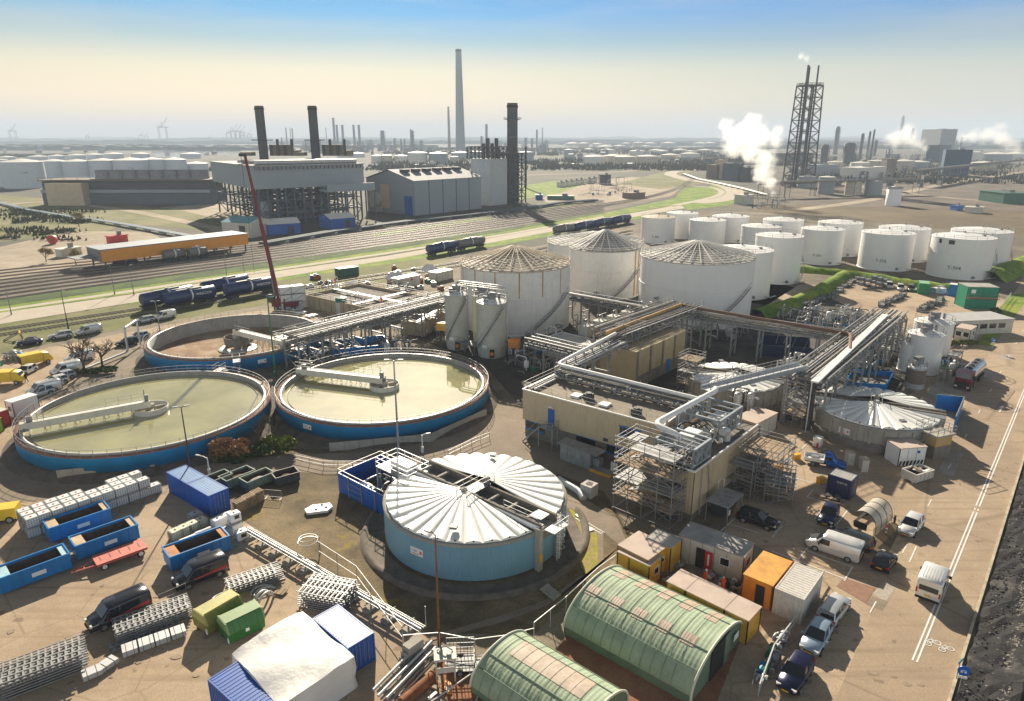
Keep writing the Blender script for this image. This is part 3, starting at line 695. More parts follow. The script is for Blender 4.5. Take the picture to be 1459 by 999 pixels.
# ---- pipe bridges
OLDP = mat('weathered_pipe', (.24,.22,.2), .7, .2, var=.35, scale=.8, dirt=.5, dirt_col=(.1,.07,.05))
def pipe_bridge(label, p0, p1, W=3., z=6., levels=(0,), npipes=6, pr=(.12,.3), span=6., truss=True, legs=True, group=None, seed=1, name='pipe_bridge', m=GALV, pm=None, z1=None, rail=False, leg0=0.):
 p0 = Vector(p0); p1 = Vector(p1); rr = random.Random(seed); d = p1 - p0; L = Vector((d.x,d.y,0)).length
 t = thing(name, label, 'pipe bridge', (p0.x, p0.y, 0), atan2(d.y, d.x), group); z1 = z if z1 is None else z1
 def zz(s): return z + (z1 - z) * s / L
 n = max(1, int(round(L / span))); hgt = 1.5 if truss else .5
 if legs:
  for i in range(n + 1):
   s = L * i / n
   for sg in (-1, 1): MB().box((s, sg*W/2, zz(s)/2+leg0/2), (.28,.28,zz(s)-leg0)).build('column', m, t)
   lb = MB(); lb.box((s,0,zz(s)*.55), (.2,W-.3,.25)); lb.bar((s,-W/2,.4+leg0),(s,W/2,zz(s)*.5),.1)
   lb.build('brace', m, t)
 for i in range(n):
  s0, s1 = L*i/n, L*(i+1)/n
  for sg in (-1, 1):
   tr = MB(); y = sg * W / 2
   tr.bar((s0,y,zz(s0)),(s1,y,zz(s1)),.2);
   if truss:
    tr.bar((s0,y,zz(s0)+hgt),(s1,y,zz(s1)+hgt),.16)
    k = max(2, int((s1-s0)/2.));
    for j in range(k):
     a, b = s0+(s1-s0)*j/k, s0+(s1-s0)*(j+1)/k
     tr.bar((a,y,zz(a)),(a,y,zz(a)+hgt),.1); tr.bar((a,y,zz(a)+(hgt if j%2 else 0)),(b,y,zz(b)+(0 if j%2 else hgt)),.09)
   tr.build('truss', m, t)
  bm_ = MB(); k = max(1, int((s1-s0)/3))
  for j in range(k):
   a = s0+(s1-s0)*j/k
   for lv in levels: bm_.box((a,0,zz(a)+lv), (.16,W-.2,.18))
  bm_.build('cross_beams', m, t)
 for lv in levels:
  y = -W/2 + .3
  for i in range(npipes):
   r = rr.uniform(*pr); y += r
   if y > W/2 - .2: break
   MB().cyl((-.4,y,zz(0)+lv+.1+r),(L+.4,y,zz(L)+lv+.1+r), r, n=8).build('pipe', pm or rr.choice([PIPEM,OLDP,GALV,STEEL,OLDP,STEEL]), t)
   y += r + rr.uniform(.1,W*.09+.12)
 for i in range(n if span < 15 else 0):
  vg = MB(); s0 = L*i/n
  for q in range(7):
   s, y = s0+rr.uniform(0,L/n), rr.choice([-1,1])*(W/2+rr.uniform(-.3,.35)); z_ = zz(s)+rr.uniform(-.4,.9)
   if q % 2: vg.tube([(s,y,z_+.6),(s,y,z_),(s+rr.uniform(-1.2,1.2),y,z_),(s+rr.uniform(-1.,1.),y,max(leg0+.2,z_-rr.uniform(1,4)))], .06, 5)
   else: vg.box((s,y,z_),(rr.uniform(.2,.6),.3,rr.uniform(.2,.5))).cyl((s,y,z_-.5),(s,y,z_+.6),.05,n=5)
  vg.build('valve_gear', rr.choice([STEEL,OLDP,GALV]), t)
 if rail:
  rl = MB(); rl.rail([(0,-W/2,zz(0)+hgt),(L,-W/2,zz(L)+hgt)], 1., 1.6, .05); rl.rail([(0,W/2,zz(0)+hgt),(L,W/2,zz(L)+hgt)], 1., 1.6, .05); rl.build('handrail', m, t)
 return t
def pipework(label, c, L, W, H, rz, n=26, seed=3, name='pipe_manifold', group=None, vessels=2, mats=None, cat='pipework'):
 """cluster of pumps, small vessels and pipe runs on the floor"""
 rr = random.Random(seed); t = thing(name, label, cat, c, rz, group)
 ms = mats or [PIPEM, GALV, STEEL, WHITE, PIPEM, DARKS]
 for i in range(n):
  x, y = rr.uniform(-L/2, L/2), rr.uniform(-W/2, W/2); z = rr.uniform(.3, H); r = rr.choice([.05,.07,.1,.14])
  pts = [(x,y,0 if rr.random()<.5 else z*.6),(x,y,z)]
  for _ in range(rr.randint(1,3)):
   if rr.random() < .5: x = max(-L/2, min(L/2, x + rr.uniform(-L*.35, L*.35)))
   else: y = max(-W/2, min(W/2, y + rr.uniform(-W*.5, W*.5)))
   pts.append((x,y,z))
  if rr.random() < .6: pts.append((x,y,rr.uniform(0,z*.5)))
  MB().tube(pts, r, 6, rnd=.3).build('pipe', rr.choice(ms), t)
 for i in range(vessels):
  x, y = rr.uniform(-L*.4, L*.4), rr.uniform(-W*.4, W*.4); r = rr.uniform(.35,.7); h = rr.uniform(H*.4, H*.95)
  if rr.random() < .6: MB().lathe([(.01,.3),(r*.8,.4),(r,.7),(r,h-.3),(r*.7,h-.06),(.01,h)], (x,y,0), 14).build('vessel', rr.choice([PIPEM,WHITE,GALV]), t)
  else: MB().cyl((x-.9,y,r+.4),(x+.9,y,r+.4),r,n=12).box((x-.5,y,.25),(.15,r*1.6,.5)).box((x+.5,y,.25),(.15,r*1.6,.5)).build('vessel', rr.choice([PIPEM,WHITE,GALV,BLUE]), t)
 for i in range(max(2, n//7)):
  x, y = rr.uniform(-L*.45, L*.45), rr.uniform(-W*.45, W*.45)
  MB().box((x,y,.15),(1.2,.6,.3)).cyl((x-.4,y,.55),(x+.3,y,.55),.26,n=10).cyl((x+.32,y,.55),(x+.5,y,.55),.34,n=10).build('pump', rr.choice([BLUE,STEEL,GREENP,GALV]), t)
 return t
def scaffold(label, c, L, W, H, rz, bay=2.2, lift=2., group=None, decks=True, stair=True, name='scaffold_tower', seed=1, taper=0):
 t = thing(name, label, 'scaffolding', c, rz, group); rr = random.Random(seed)
 nx, ny = max(1, int(round(L/bay))), max(1, int(round(W/bay))); nz = int(H/lift)
 for i in range(nx+1):
  for j in range(ny+1):
   x, y = -L/2+L*i/nx, -W/2+W*j/ny
   if 0 < i < nx and 0 < j < ny: continue
   MB().cyl((x,y,0),(x,y,nz*lift+1.1-(rr.random()<.3)*lift*.5),.045,n=5,caps=False).build('upright', GALV, t)
 for k in range(nz+1):
  z = k*lift + (.3 if k == 0 else 0); lg = MB()
  for dz in ((0,) if k == 0 else (0,.5,1.)):
   for j in range(ny+1):
    if j in (0,ny) or dz == 0: lg.bar((-L/2-.2,-W/2+W*j/ny,z+dz),(L/2+.2,-W/2+W*j/ny,z+dz),.06)
   for i in range(nx+1):
    if i in (0,nx) or dz == 0: lg.bar((-L/2+L*i/nx,-W/2-.2,z+dz),(-L/2+L*i/nx,W/2+.2,z+dz),.06)
  lg.build('ledgers', GALV, t)
  if k and decks:
   dk = MB()
   for i in range(nx):
    for j in range(ny):
     if rr.random() < .8:
      for q in range(4): dk.box((-L/2+L*(i+.5)/nx, -W/2+W*(j+.1+.26*q)/ny, z+.06), (L/nx*.98, W/ny*.22, .05))
   if dk.v: dk.build('deck_boards', WOODM if k % 2 else GALV, t)
 br = MB()
 for k in range(nz):
  z = k*lift
  for i in range(0, nx, 2):
   a, b = -L/2+L*i/nx, -L/2+L*(i+1)/nx
   if k % 2: a, b = b, a
   for y in (-W/2, W/2): br.bar((a,y,z+.2),(b,y,z+lift),.05)
  a, b = (-W/2, W/2) if k % 2 else (W/2, -W/2)
  for x in (-L/2, L/2): br.bar((x,a,z+.2),(x,b,z+lift),.05)
 br.build('diagonal_braces', GALV, t)
 if stair:
  for k in range(nz):
   z = k*lift; st = MB(); a, b = (-L*.35, L*.35) if k % 2 else (L*.35, -L*.35)
   for q in range(9): st.box((a+(b-a)*q/8, 0, z+lift*(q+.5)/9), (.24,.7,.04))
   for y in (-.37,.37): st.bar((a,y,z+.1),(b,y,z+lift),.06,.14); st.bar((a,y,z+1.1),(b,y,z+lift+1.),.04)
   st.build('stair_flight', GALV, t)
 return t
# ---- people
SKIN = mat('skin', (.5,.3,.2), .6, var=0)
def person(label, loc, rz, m, pose='stand', helmet=CLEANW, group=None):
 P0 = {'hip':(0,0,.92),'chest':(0,0,1.32),'neck':(0,0,1.48),'head':(0,0,1.6),'top':(0,0,1.72),
   'ls':(0,.2,1.42),'le':(.04,.27,1.14),'lh':(.16,.26,.9),'rs':(0,-.2,1.42),'re':(.04,-.27,1.14),'rh':(.16,-.26,.9),
   'lk':(.06,.12,.5),'lf':(-.02,.13,.06),'lt':(.16,.14,.04),'rk':(.04,-.12,.5),'rf':(-.12,-.13,.06),'rt':(.06,-.14,.04)}
 if pose == 'bend':
  P0.update({'hip':(-.12,0,.88),'chest':(.2,0,1.12),'neck':(.33,0,1.18),'head':(.43,0,1.2),'top':(.53,0,1.26),'ls':(.26,.2,1.14),'le':(.34,.24,.86),'lh':(.46,.16,.66),'rs':(.26,-.2,1.14),'re':(.36,-.24,.86),'rh':(.5,-.16,.68)})
 if pose == 'walk':
  P0.update({'lk':(.2,.1,.52),'lf':(.26,.11,.06),'lt':(.44,.12,.05),'rk':(-.02,-.1,.48),'rf':(-.32,-.11,.14),'rt':(-.18,-.12,.04),'lh':(-.12,.28,.9),'le':(-.1,.28,1.14)})
 E_ = [('hip','chest'),('chest','neck'),('neck','head'),('head','top'),('chest','ls'),('ls','le'),('le','lh'),('chest','rs'),('rs','re'),('re','rh'),('hip','lk'),('lk','lf'),('lf','lt'),('hip','rk'),('rk','rf'),('rf','rt')]
 RA = dict(hip=.17,chest=.19,neck=.065,head=.1,top=.085,ls=.085,le=.06,lh=.045,rs=.085,re=.06,rh=.045,lk=.085,lf=.06,lt=.05,rk=.085,rf=.06,rt=.05)
 t = thing('person', label, 'person', loc, rz, group)
 ks = list(P0); me = bpy.data.meshes.new('body'); me.from_pydata([P0[k] for k in ks], [(ks.index(a), ks.index(b)) for a, b in E_], [])
 o = bpy.data.objects.new('body', me); COL.objects.link(o); o.parent = t
 md = o.modifiers.new('skin', 'SKIN'); sk_ = me.skin_vertices[0].data
 for i, k in enumerate(ks): sk_[i].radius = (RA[k], RA[k]*(.8 if k in ('chest','hip') else 1)); sk_[i].use_root = (k == 'hip')
 md.use_smooth_shade = True
 sb = o.modifiers.new('sub', 'SUBSURF'); sb.levels = 1; sb.render_levels = 1
 me.materials.append(m)
 h = Vector(P0['head']);
 MB().ball(h + (Vector(P0['top'])-Vector(P0['neck'])).normalized()*.05, .125, 10, 6).build('helmet', helmet, t)
 MB().ball(h + Vector((.05,0,-.01)), .09, 8, 6).build('face', SKIN, t)
 return t
# ---- trees
BARK = mat('bark', (.1,.075,.05), .95, var=.3)
def bare_tree(label, loc, H=6., seed=1, spread=1., group=None, name='bare_tree', leaf=None, nleaf=0, bushy=4):
 rr = random.Random(seed); t = thing(name, label, 'tree', loc, 0, group); b = MB(); L = MB(); tips = []
 def grow(p, d, ln, r, lv):
  q = p + d * ln; b.cyl(p, q, r, r*.65, 5, False); tips.append(q)
  if lv == 0: return
  for _ in range(bushy if lv > 1 else 3):
   nd = (d + Vector((rr.uniform(-1,1)*spread, rr.uniform(-1,1)*spread, rr.uniform(-.15,.7)))).normalized()
   grow(p + d * ln * rr.uniform(.6,1), nd, ln * rr.uniform(.55,.8), r*.6, lv-1)
 grow(Vector((0,0,0)), Vector((rr.uniform(-.1,.1),rr.uniform(-.1,.1),1)).normalized(), H*.33, H*.028, 4)
 b.build('trunk', BARK, t)
 if leaf:
  for _ in range(nleaf):
   c = rr.choice(tips) + Vector((rr.gauss(0,.25),rr.gauss(0,.25),rr.gauss(0,.25))); a = Vector((rr.gauss(0,1),rr.gauss(0,1),rr.gauss(0,1))).normalized()
   x, y = _frame(a); s = rr.uniform(.08,.2); L._add([c-x*s,c+y*s,c+x*s,c-y*s], [(0,1,2,3)], rr.randint(0,1))
  L.build('crown', leaf if isinstance(leaf, list) else [leaf,leaf], t)
 return t
LEAFA = mat('leaf_green', (.07,.11,.015), .7, var=.3); LEAFB = mat('leaf_yellow_green', (.2,.22,.02), .7, var=.3); LEAFC = mat('leaf_russet', (.3,.16,.06), .8, var=.3); LEAFD = mat('leaf_dark', (.03,.05,.012), .8, var=.3)
def bush(label, loc, rx, ry, h, n, mats, seed=1, name='shrub', group=None, cat='shrub', ls=.22):
 rr = random.Random(seed); t = thing(name, label, cat, loc, 0, group); L = MB(); st = MB()
 lob = [(rr.uniform(-.6,.6)*rx, rr.uniform(-.6,.6)*ry, rr.uniform(.35,.75)*h, rr.uniform(.3,.5)) for _ in range(7)]
 for x,y,z,s in lob: st.bar((x*.2,y*.2,0),(x,y,z),.08)
 for _ in range(n):
  x,y,z,s = rr.choice(lob); d = Vector((rr.gauss(0,1),rr.gauss(0,1),rr.gauss(0,1))).normalized() * rr.uniform(.6,1.05)
  c = Vector((x+d.x*rx*s, y+d.y*ry*s, max(.05, z+d.z*h*s*.9))); a = Vector((rr.gauss(0,1),rr.gauss(0,1),rr.gauss(0,1))).normalized(); u_, v_ = _frame(a); q = ls*rr.uniform(.5,1.)
  L._add([c-u_*q,c+v_*q,c+u_*q,c-v_*q], [(0,1,2,3)], rr.randint(0,1))
 st.build('stems', BARK, t); L.build('foliage', mats, t)
 return t
# ================================================================ left yard
PLASTICG = mat('skip_green_grey', (.16,.22,.18), .7, var=.3, scale=2, dirt=.5, dirt_col=(.12,.08,.05))
OLIVE = mat('olive_paint', (.2,.2,.035), .5, var=.15, dirt=.25); OLIVET = mat('pale_olive_paint', (.42,.4,.12), .6, var=.15, dirt=.2)
GREENC = mat('compactor_green', (.02,.15,.03), .45, var=.15, dirt=.2); GREENT = mat('faded_green', (.2,.3,.13), .6, var=.15)
RUSTY = mat('rusty_orange_plate', (.5,.22,.08), .8, var=.3, dirt=.4, dirt_col=(.3,.12,.05)); TANL = mat('tan_lid', (.5,.38,.24), .8, var=.2, dirt=.3)
PALEB = mat('pale_blue_lid', (.35,.55,.62), .6, var=.15, dirt=.2)
SOIL = mat('soil_fill', (.13,.075,.04), 1, var=.4, scale=3, bump=1)
# blue container pair
a, b = Q('s',165,205), Q('s',405,350); mid = (a+b)/2
for (p, q, lb) in ((a, mid, 'long blue storage container, the left one of two end to end beside the gravel lot'), (mid, b, 'long blue storage container, the right one of two end to end, nearest the white totes')):
 c, rz, L = near_edge(p, q, 2.35)
 container('storage_container', lb, c, rz, L-.04, 2.35, 2.65, CONTB, mat('container_roof_blue', (.1,.25,.5), .5, var=.15, dirt=.2), 'blue storage containers end to end')
for (pa, pb, lb, led, fl, r_) in ((('i',290,655),('i',635,535),'blue roll-off skip with tan end covers directly in front of the tote rows',TANL,SOIL,0),
      (('i',440,757),('i',790,628),'blue roll-off skip with tan end cover directly behind the red flat trailer',TANL,None,0),
      (('i',10,948),('i',412,795),'long blue roll-off skip with pale blue end covers at the left edge of the yard',PALEB,None,0),
      (('s',182,672),('s',520,542),'blue roll-off skip with rusty orange end cover behind the dark van and small totes',RUSTY,None,0)):
 c, rz, L = near_edge(Q(*pa), Q(*pb), 2.4); skip('roll_off_skip', lb, c, rz, L, 2.4, 1.75, SKIPB, led, True, None, fl)
# red trailer
REDT = mat('faded_red_deck', (.55,.13,.1), .6, var=.2, scale=1.5, dirt=.35, dirt_col=(.45,.2,.08), streak=0)
c, rz, L = near_edge(Q('i',545,775,.8), Q('i',828,672,.8), 2.1)
t = thing('flat_trailer', 'red flat drawbar trailer parked in front of the blue skips', 'trailer', c, rz)
MB().box((0,0,.8),(L,2.1,.12)).box((0,1.02,.72),(L,.06,.2)).box((0,-1.02,.72),(L,.06,.2)).build('deck', REDT, t)
sl = MB()
for k in range(5):
 for y in (-.3,0,.3): sl.box((-L/2+.5+k*L/5.2, y, .864), (.08,.2,.01))
sl.build('deck_slots', BLACK, t)
MB().bar((-L/2,.6,.65),(-L/2-1.9,0,.45),.1).bar((-L/2,-.6,.65),(-L/2-1.9,0,.45),.1).bar((-L/2-.9,.3,.55),(-L/2-.9,-.3,.55),.08).cyl((-L/2-1.9,0,.35),(-L/2-1.9,0,.55),.1).build('drawbar', REDT, t)
MB().box((0,0,.6),(L*.9,1.3,.2)).build('chassis', REDT, t)
wheels(t, (-L*.36, L*.36), 1.0, .36, .2, CLEANW)
# totes in three double rows
a, b = Q('i',165,628), Q('i',878,372); d = (b-a).normalized(); n_ = Vector((-d.y, d.x, 0)); rz = azd(a,b); L = (b-a).length; nT = int(L/1.21)
for r_ in range(3):
 for i in range(nT + (1 if r_ == 0 else 0)):
  if r_ == 2 and i in (5,6): continue
  if r_ == 1 and i > nT-2: continue
  for k in range(2):
   if r_ == 0 and k == 1 and i >= nT: continue
   p = a + d*(i*1.23 + .6 + R.uniform(-.05,.05)) + n_*(.5 + r_*1.12 + R.uniform(-.04,.04)); p.z = k*1.17
   if 'TOTE0' not in globals(): TOTE0 = tote('white caged tote in the long double stacked rows beside the blue skips', p, rz, group='white totes in the long stacked rows')
   else: dup(TOTE0, p, rz + R.uniform(-.03,.03))
ty = None
a, b = Q('s',195,492), Q('s',385,405); d = (b-a).normalized()
for i in range(4):
 p = a + d*((b-a).length*(i+.5)/4) + Vector((-d.y,d.x,0))*.5
 if i == 0: ty = tote('yellowed caged tote in the row of four behind the rusty-ended skip', p, azd(a,b), IBC_Y, 'row of four yellowed totes')
 else: dup(ty, p, azd(a,b))
tote('lone bluish grey caged tote between the blue containers and the row of four', Q('s',316,372), azd(a,b), IBC_B)
TW = None
for (x,y,z,lb) in ((445,405,0,'white plastic tote nearest the corner of the blue container'),(500,378,0,'white plastic tote directly behind the one at the blue container corner'),(545,432,0,'white plastic tote at the bottom of the leaning pair by the guard pipe'),
     (545,425,1.12,'white plastic tote with a square opening, top of its pair'),(580,475,0,'white plastic tote with a dark window nearest the yard pipe'),):
 t = tote(lb, Q('s',x,y,0)+Vector((0,0,z)), rz+R.uniform(-.2,.2), CLEANW, None, False)
 if 'opening' in lb or 'window' in lb: MB().box((.1,-.49,.72),(.5,.04,.4)).build('window', GLASS, t)
tote('grey plastic tote tucked behind the skip end by the white totes', Q('s',492,462), rz, IBC_B, None, False)
for (x,y,lb) in ((362,455,'white plastic drum lying behind the rusty-ended skip'),(275,497,'small white plastic drum lying left of the other drum')):
 p = Q('s',x,y); t = thing('plastic_drum', lb, 'drum', p, rz)
 MB().cyl((-.8,0,.4),(.8,0,.4),.4,n=14).build('barrel', CLEANW, t); MB().cyl((.8,0,.4),(.86,0,.4),.2,n=10).build('cap', BLACK, t)
# vans with red stripe
VBLK = mat('van_dark_blue', (.012,.016,.028), .25, var=.1, spec=.7)
place_car(van, px('m',600,590), px('m',790,502), 1.95, name='parked_van', label='dark panel van with a red side stripe in the open yard, nearer the white bundles', paint=VBLK, L=4.9, H=1.95, panel=False, stripe=RED)
place_car(van, px('s',292,757), px('s',442,695), 1.95, name='parked_van', label='dark panel van with a red side stripe right in front of the blue skip', paint=VBLK, L=4.7, H=1.95, panel=False, stripe=RED)
# compactor containers
def compactor(lb, pa, pb, m, mt):
 c, rz, L = near_edge(Q(*pa), Q(*pb), 2.3); t = thing('waste_compactor', lb, 'compactor', c, rz); x = L/2
 pr = [(-1.1,.3),(1.1,.3),(1.2,1.2),(.75,2.0),(-.75,2.0),(-1.2,1.2)]
 MB().ext([(-x,y,z) for y,z in pr], (L,0,0)).build('body', m, t)
 MB().ext([(-x-.06,y*1.03,z*1.02) for y,z in pr[2:]] , (.14,0,0)).ext([(x-.06,y*1.03,z*1.02) for y,z in pr[2:]], (.14,0,0)).box((0,.0,2.03),(L,1.3,.06)).build('lid', mt, t)
 rb = MB()
 for k in range(1,6):
  xx = -x + L*k/6
  rb.ext([(xx,y*1.035,z*1.01) for y,z in pr[1:4]]+[(xx,y*1.0,z) for y,z in pr[3:0:-1]], (.08,0,0)); rb.ext([(xx,-y*1.035,z*1.01) for y,z in pr[1:4]]+[(xx,-y*1.0,z) for y,z in pr[3:0:-1]], (.08,0,0))
 rb.build('side_ribs', m, t)
 MB().box((0,.6,.15),(L,.2,.3)).box((0,-.6,.15),(L,.2,.3)).build('skids', DARKS, t)
 MB().box((-x-.05,-1.0,.6),(.05,.22,.5)).box((x*.0,-1.2,.95),(.3,.06,.3)).build('sign_plate', CLEANW, t)
compactor('olive green waste compactor container beside the darker green one', ('m',1175,632), ('m',1372,512), OLIVE, OLIVET)
compactor('bottle green waste compactor container nearest the white tarpaulin', ('m',1295,685), ('n',75,585), GREENC, GREENT)
# steel rung frames in stacks: each beam a thing
def ladder_beam(lb, loc, rz, L, w=.6, group=None, pitch=.45):
 t = thing('rung_frame', lb, 'steel rung frame', loc, rz, group)
 MB().box((0,-w/2,0),(L,.07,.09)).box((0,w/2,0),(L,.07,.09)).build('chords', GALV, t)
 r = MB()
 for k in range(int(L/pitch)): r.box((-L/2+.2+k*pitch,0,0),(.12,w,.06))
 r.build('rungs', GALV, t); return t
def beam_stack(lb, grp, pa, pb, rows, lays, w=.55, h=.22):
 c, rz, L = near_edge(pa, pb, rows*w); n_ = Vector((-sin(rz), cos(rz), 0));
 if n_.dot(c) < 0: n_ = -n_
 o0 = None
 for i in range(rows):
  for k in range(lays):
   p = c + n_*((i-(rows-1)/2)*(w+.06)) + Vector((cos(rz),sin(rz),0))*R.uniform(-.12,.12); p.z = .1 + k*h
   if o0 is None: o0 = ladder_beam(lb, p, rz, L, w, grp)
   else: dup(o0, p, rz + R.uniform(-.008,.008))
beam_stack('galvanised steel rung frame in the big stack at the bottom left of the yard', 'steel rung frames stacked at the bottom left', Q('m',20,985), Q('m',505,800), 4, 7, .6, .24)
beam_stack('galvanised steel rung frame in the stack next to the dark van with the red stripe', 'steel rung frames stacked by the dark van', Q('m',660,665), Q('m',1090,510), 4, 6, .5, .2)
beam_stack('galvanised steel rung frame in the low stack in front, beside the white bundles', 'steel rung frames in the low stack', Q('m',625,725), Q('m',1040,545), 2, 2, .5, .2)
beam_stack('galvanised steel rung frame in the stack between the dark van and the compactors', 'steel rung frames stacked behind the compactors', Q('s',510,805), Q('s',820,700), 3, 5, .55, .22)
beam_stack('galvanised mesh rack in the tall stack beside the guard pipe', 'mesh racks stacked by the guard pipe', Q('n',260,455), Q('n',520,505) , 3, 8, .9, .22)
# bundles of board
def bundle(lb, c, rz, L, W=1.1, H=.5, group=None, m=None):
 t = thing('board_bundle', lb, 'bundle', c, rz, group); b = MB(); nl = 4
 for k in range(nl): b.box((R.uniform(-.03,.03),0,.12+H/nl*(k+.5)),(L,W,H/nl-.015))
 b.build('boards', m or GALV, t); MB().box((-L*.3,0,.06),(.1,W,.1)).box((L*.3,0,.06),(.1,W,.1)).build('bearers', WOODM, t)
 MB().box((-L*.25,0,H/2+.12),(.03,W+.03,H+.03)).box((L*.25,0,H/2+.12),(.03,W+.03,H+.03)).build('straps', BLACK, t); return t
PALEM = mat('bright_board', (.55,.56,.57), .45, .25, var=.15)
a, b = Q('m',690,750), Q('m',1055,620); d=(b-a); rz = azd(a,b)
for i, nm in enumerate(('first silver board bundle from the left in the row of four','second silver board bundle from the left in the row of four','third silver board bundle from the left in the row of four','last silver board bundle on the right in the row of four')):
 bundle(nm, a + d*((i+.5)/4) + Vector((-d.y,d.x,0)).normalized()*.5, rz, d.length/4-.12, 1.1, .5, None, PALEM)
bundle('small silver board bundle left of the loose planks', Q('m',520,845), rz+.1, 1.3, .95, .45, None, PALEM)
bundle('loose silver planks fanned over a low bundle, next to the small bundle', Q('m',605,795), rz+.5, 1.4, .9, .4, None, PALEM)
bundle('single pale pallet of slats lying flat by the curved pipes', Q('n',158,380), rz-.9, 1.0, .8, .12, None, WOODM)
# tarpaulined pile
TARP = mat('white_tarpaulin', (.68,.67,.65), .55, var=.06, scale=.5, bump=.9, bscale=2.2, dirt=.18, dirt_col=(.35,.33,.3))
A_, B_, C_ = G(431,868,3.), G(504.6,933,3.), G(329.7,926.5,3.)
D_ = C_ + (B_ - A_); mb = MB(); nn = 14
def tp(i, j):
 u_, v_ = i/nn, j/nn; p = A_.lerp(B_, u_) + (C_ - A_) * v_; return Vector((p.x, p.y, 3. + .12*sin(u_*9+v_*4) + R.uniform(-.05,.05) - .25*(abs(v_-.5)*2)**3))
gr = [[tp(i,j) for j in range(nn+1)] for i in range(nn+1)]
mb._add([p for r_ in gr for p in r_], [(i*(nn+1)+j,(i+1)*(nn+1)+j,(i+1)*(nn+1)+j+1,i*(nn+1)+j+1) for i in range(nn) for j in range(nn)], 0, True)
rimp = [gr[i][0] for i in range(nn+1)] + [gr[nn][j] for j in range(1,nn+1)] + [gr[i][nn] for i in range(nn-1,-1,-1)] + [gr[0][j] for j in range(nn-1,0,-1)]
cen = (A_+D_)/2; m_ = len(rimp); lows = []
for lev, (zf, of) in enumerate(((1,0),(.66,.06),(.33,-.03),(0.02,.1))):
 rr_ = []
 for p in rimp:
  o_ = (Vector((p.x,p.y,0))-Vector((cen.x,cen.y,0))).normalized()*(of + R.uniform(-.05,.05)*(lev>0)); rr_.append(Vector((p.x+o_.x,p.y+o_.y,p.z*zf)))
 lows.append(rr_)
mb.loft(lows, 0, True, False)
o = mb.build('tarpaulined_pile', TARP); tag(o, 'white tarpaulin pulled over a box-shaped pile between the blue containers', 'covered pile')
a, b = Q('n',335,520,2.6), Q('n',535,690,2.6); L = (b-a).length; c, rz, L = near_edge(a, b, 2.44)
container('storage_container', 'blue container with a ribbed pale roof behind the white tarpaulined pile', c, rz, L, 2.44, 2.6, CONTB, mat('pale_ribbed_roof', (.45,.5,.55), .5, .2, var=.2))
a = Q('m',1165,865,2.6); a.z = 0; d1 = (Q('m',1310,775,2.6)-Q('m',1165,865,2.6)); W_ = 2.44; d2 = Vector((d1.y,-d1.x,0)).normalized()
c = a + d2*3.03 + d1.normalized()*1.22; c.z = 0
container('storage_container', 'blue container with bright blue ribbed roof at the bottom edge, left of the tarpaulined pile', c, atan2(d2.y,d2.x), 6.06, 2.44, 2.6, CONTB, CONTB)
# curved pipe bends and odds by the racks
for lb, p, k in (('large curved galvanised pipe bend lying by the compactors', Q('m',1255,425), 0),('pair of curved white pipe bends near the stacked mesh racks', Q('s',715,790), 1),('curved galvanised pipe hoops standing on the yard behind the tarpaulined pile', Q('n',75,440), 2)):
 t = thing('pipe_bend', lb, 'pipe bend', p, R.uniform(0,3))
 for q in range(2 if k else 1): MB().tube([(cos(s)*1.0, q*.5, sin(s)*1.0+.1) if k==2 else (cos(s)*1.0, sin(s)*1.0+q*.45, .15) for s in [i*pi/10 for i in range(8+k)]], .11, 7).build('bend', PALEM, t)
# low pipeline along the yard edge on concrete feet
a, b = Q('n',-50,20,.9), Q('n',945,590,.9); a.z = b.z = 0
t = thing('low_pipeline', 'low galvanised pipeline on concrete feet along the edge of the yard', 'pipeline', a, azd(a,b)); L = (b-a).length
for y, r_, z in ((0,.12,1.0),(.35,.07,.95),(-.25,.05,.95),(.55,.05,.95)): MB().cyl((0,y,z),(L,y,z),r_,n=8).build('pipe', PIPEM, t)
for k in range(11):
 x = L*(k+.3)/11; MB().box((x,.15,.15),(.7,1.5,.3)).box((x,.15,.55),(.12,.12,.6)).box((x,.15,.83),(.12,1.5,.1)).build('support', CONC, t)
# mesh fence panels around the yard
def fence(name, label, pts, h=2., gap=2.6, mesh=True, t_=.05, m=GALV, group=None, lines=2, r=.035):
 t = thing(name, label, 'fence', pts[0], 0, group); p0 = Vector(pts[0])
 for i in range(len(pts)-1):
  a, b = Vector(pts[i])-p0, Vector(pts[i+1])-p0; L = (b-a).length; k = max(1, int(round(L/gap)))
  for j in range(k+(1 if i == len(pts)-2 else 0)):
   q = a+(b-a)*(j/k); MB().cyl(q, q+Vector((0,0,h)), r, n=5).build('post', m, t)
  f = MB()
  for q in range(lines): z = h*(q+1)/lines-.02; f.bar(a+Vector((0,0,z)), b+Vector((0,0,z)), t_)
  f.build('rail', m, t)
 return t
fence('mesh_fence', 'thin wire fence on slim posts crossing the open yard', [Q('m',-150,840),Q('m',120,820),Q('m',380,690),Q('m',640,590),Q('m',850,470),Q('m',1050,380),Q('s',500,690)], 1.1, 4.5, t_=.02, r=.03)
fence('chain_fence', 'galvanised fence along the edge of the gravel lot, right of the yard pipeline', [Q('n',375,195),Q('n',590,340),Q('n',845,690)], 2.2, 3.5)
fence('chain_fence', 'low white rail fence between the gravel lot and the green arched sheds', [Q('n',850,700),Q('E',480,450),Q('E',840,520),Q('E',1140,480),Q('o',160,660)], 1.5, 2.3, t_=.05, m=PALEM, lines=1)
fence('chain_fence', 'tall fence line rising beside the large green arched shed to the yellow cabin', [Q('o',160,650),Q('o',340,500),Q('o',520,330),Q('o',615,260)], 1.9, 2.6, t_=.06, m=PALEM, lines=1)
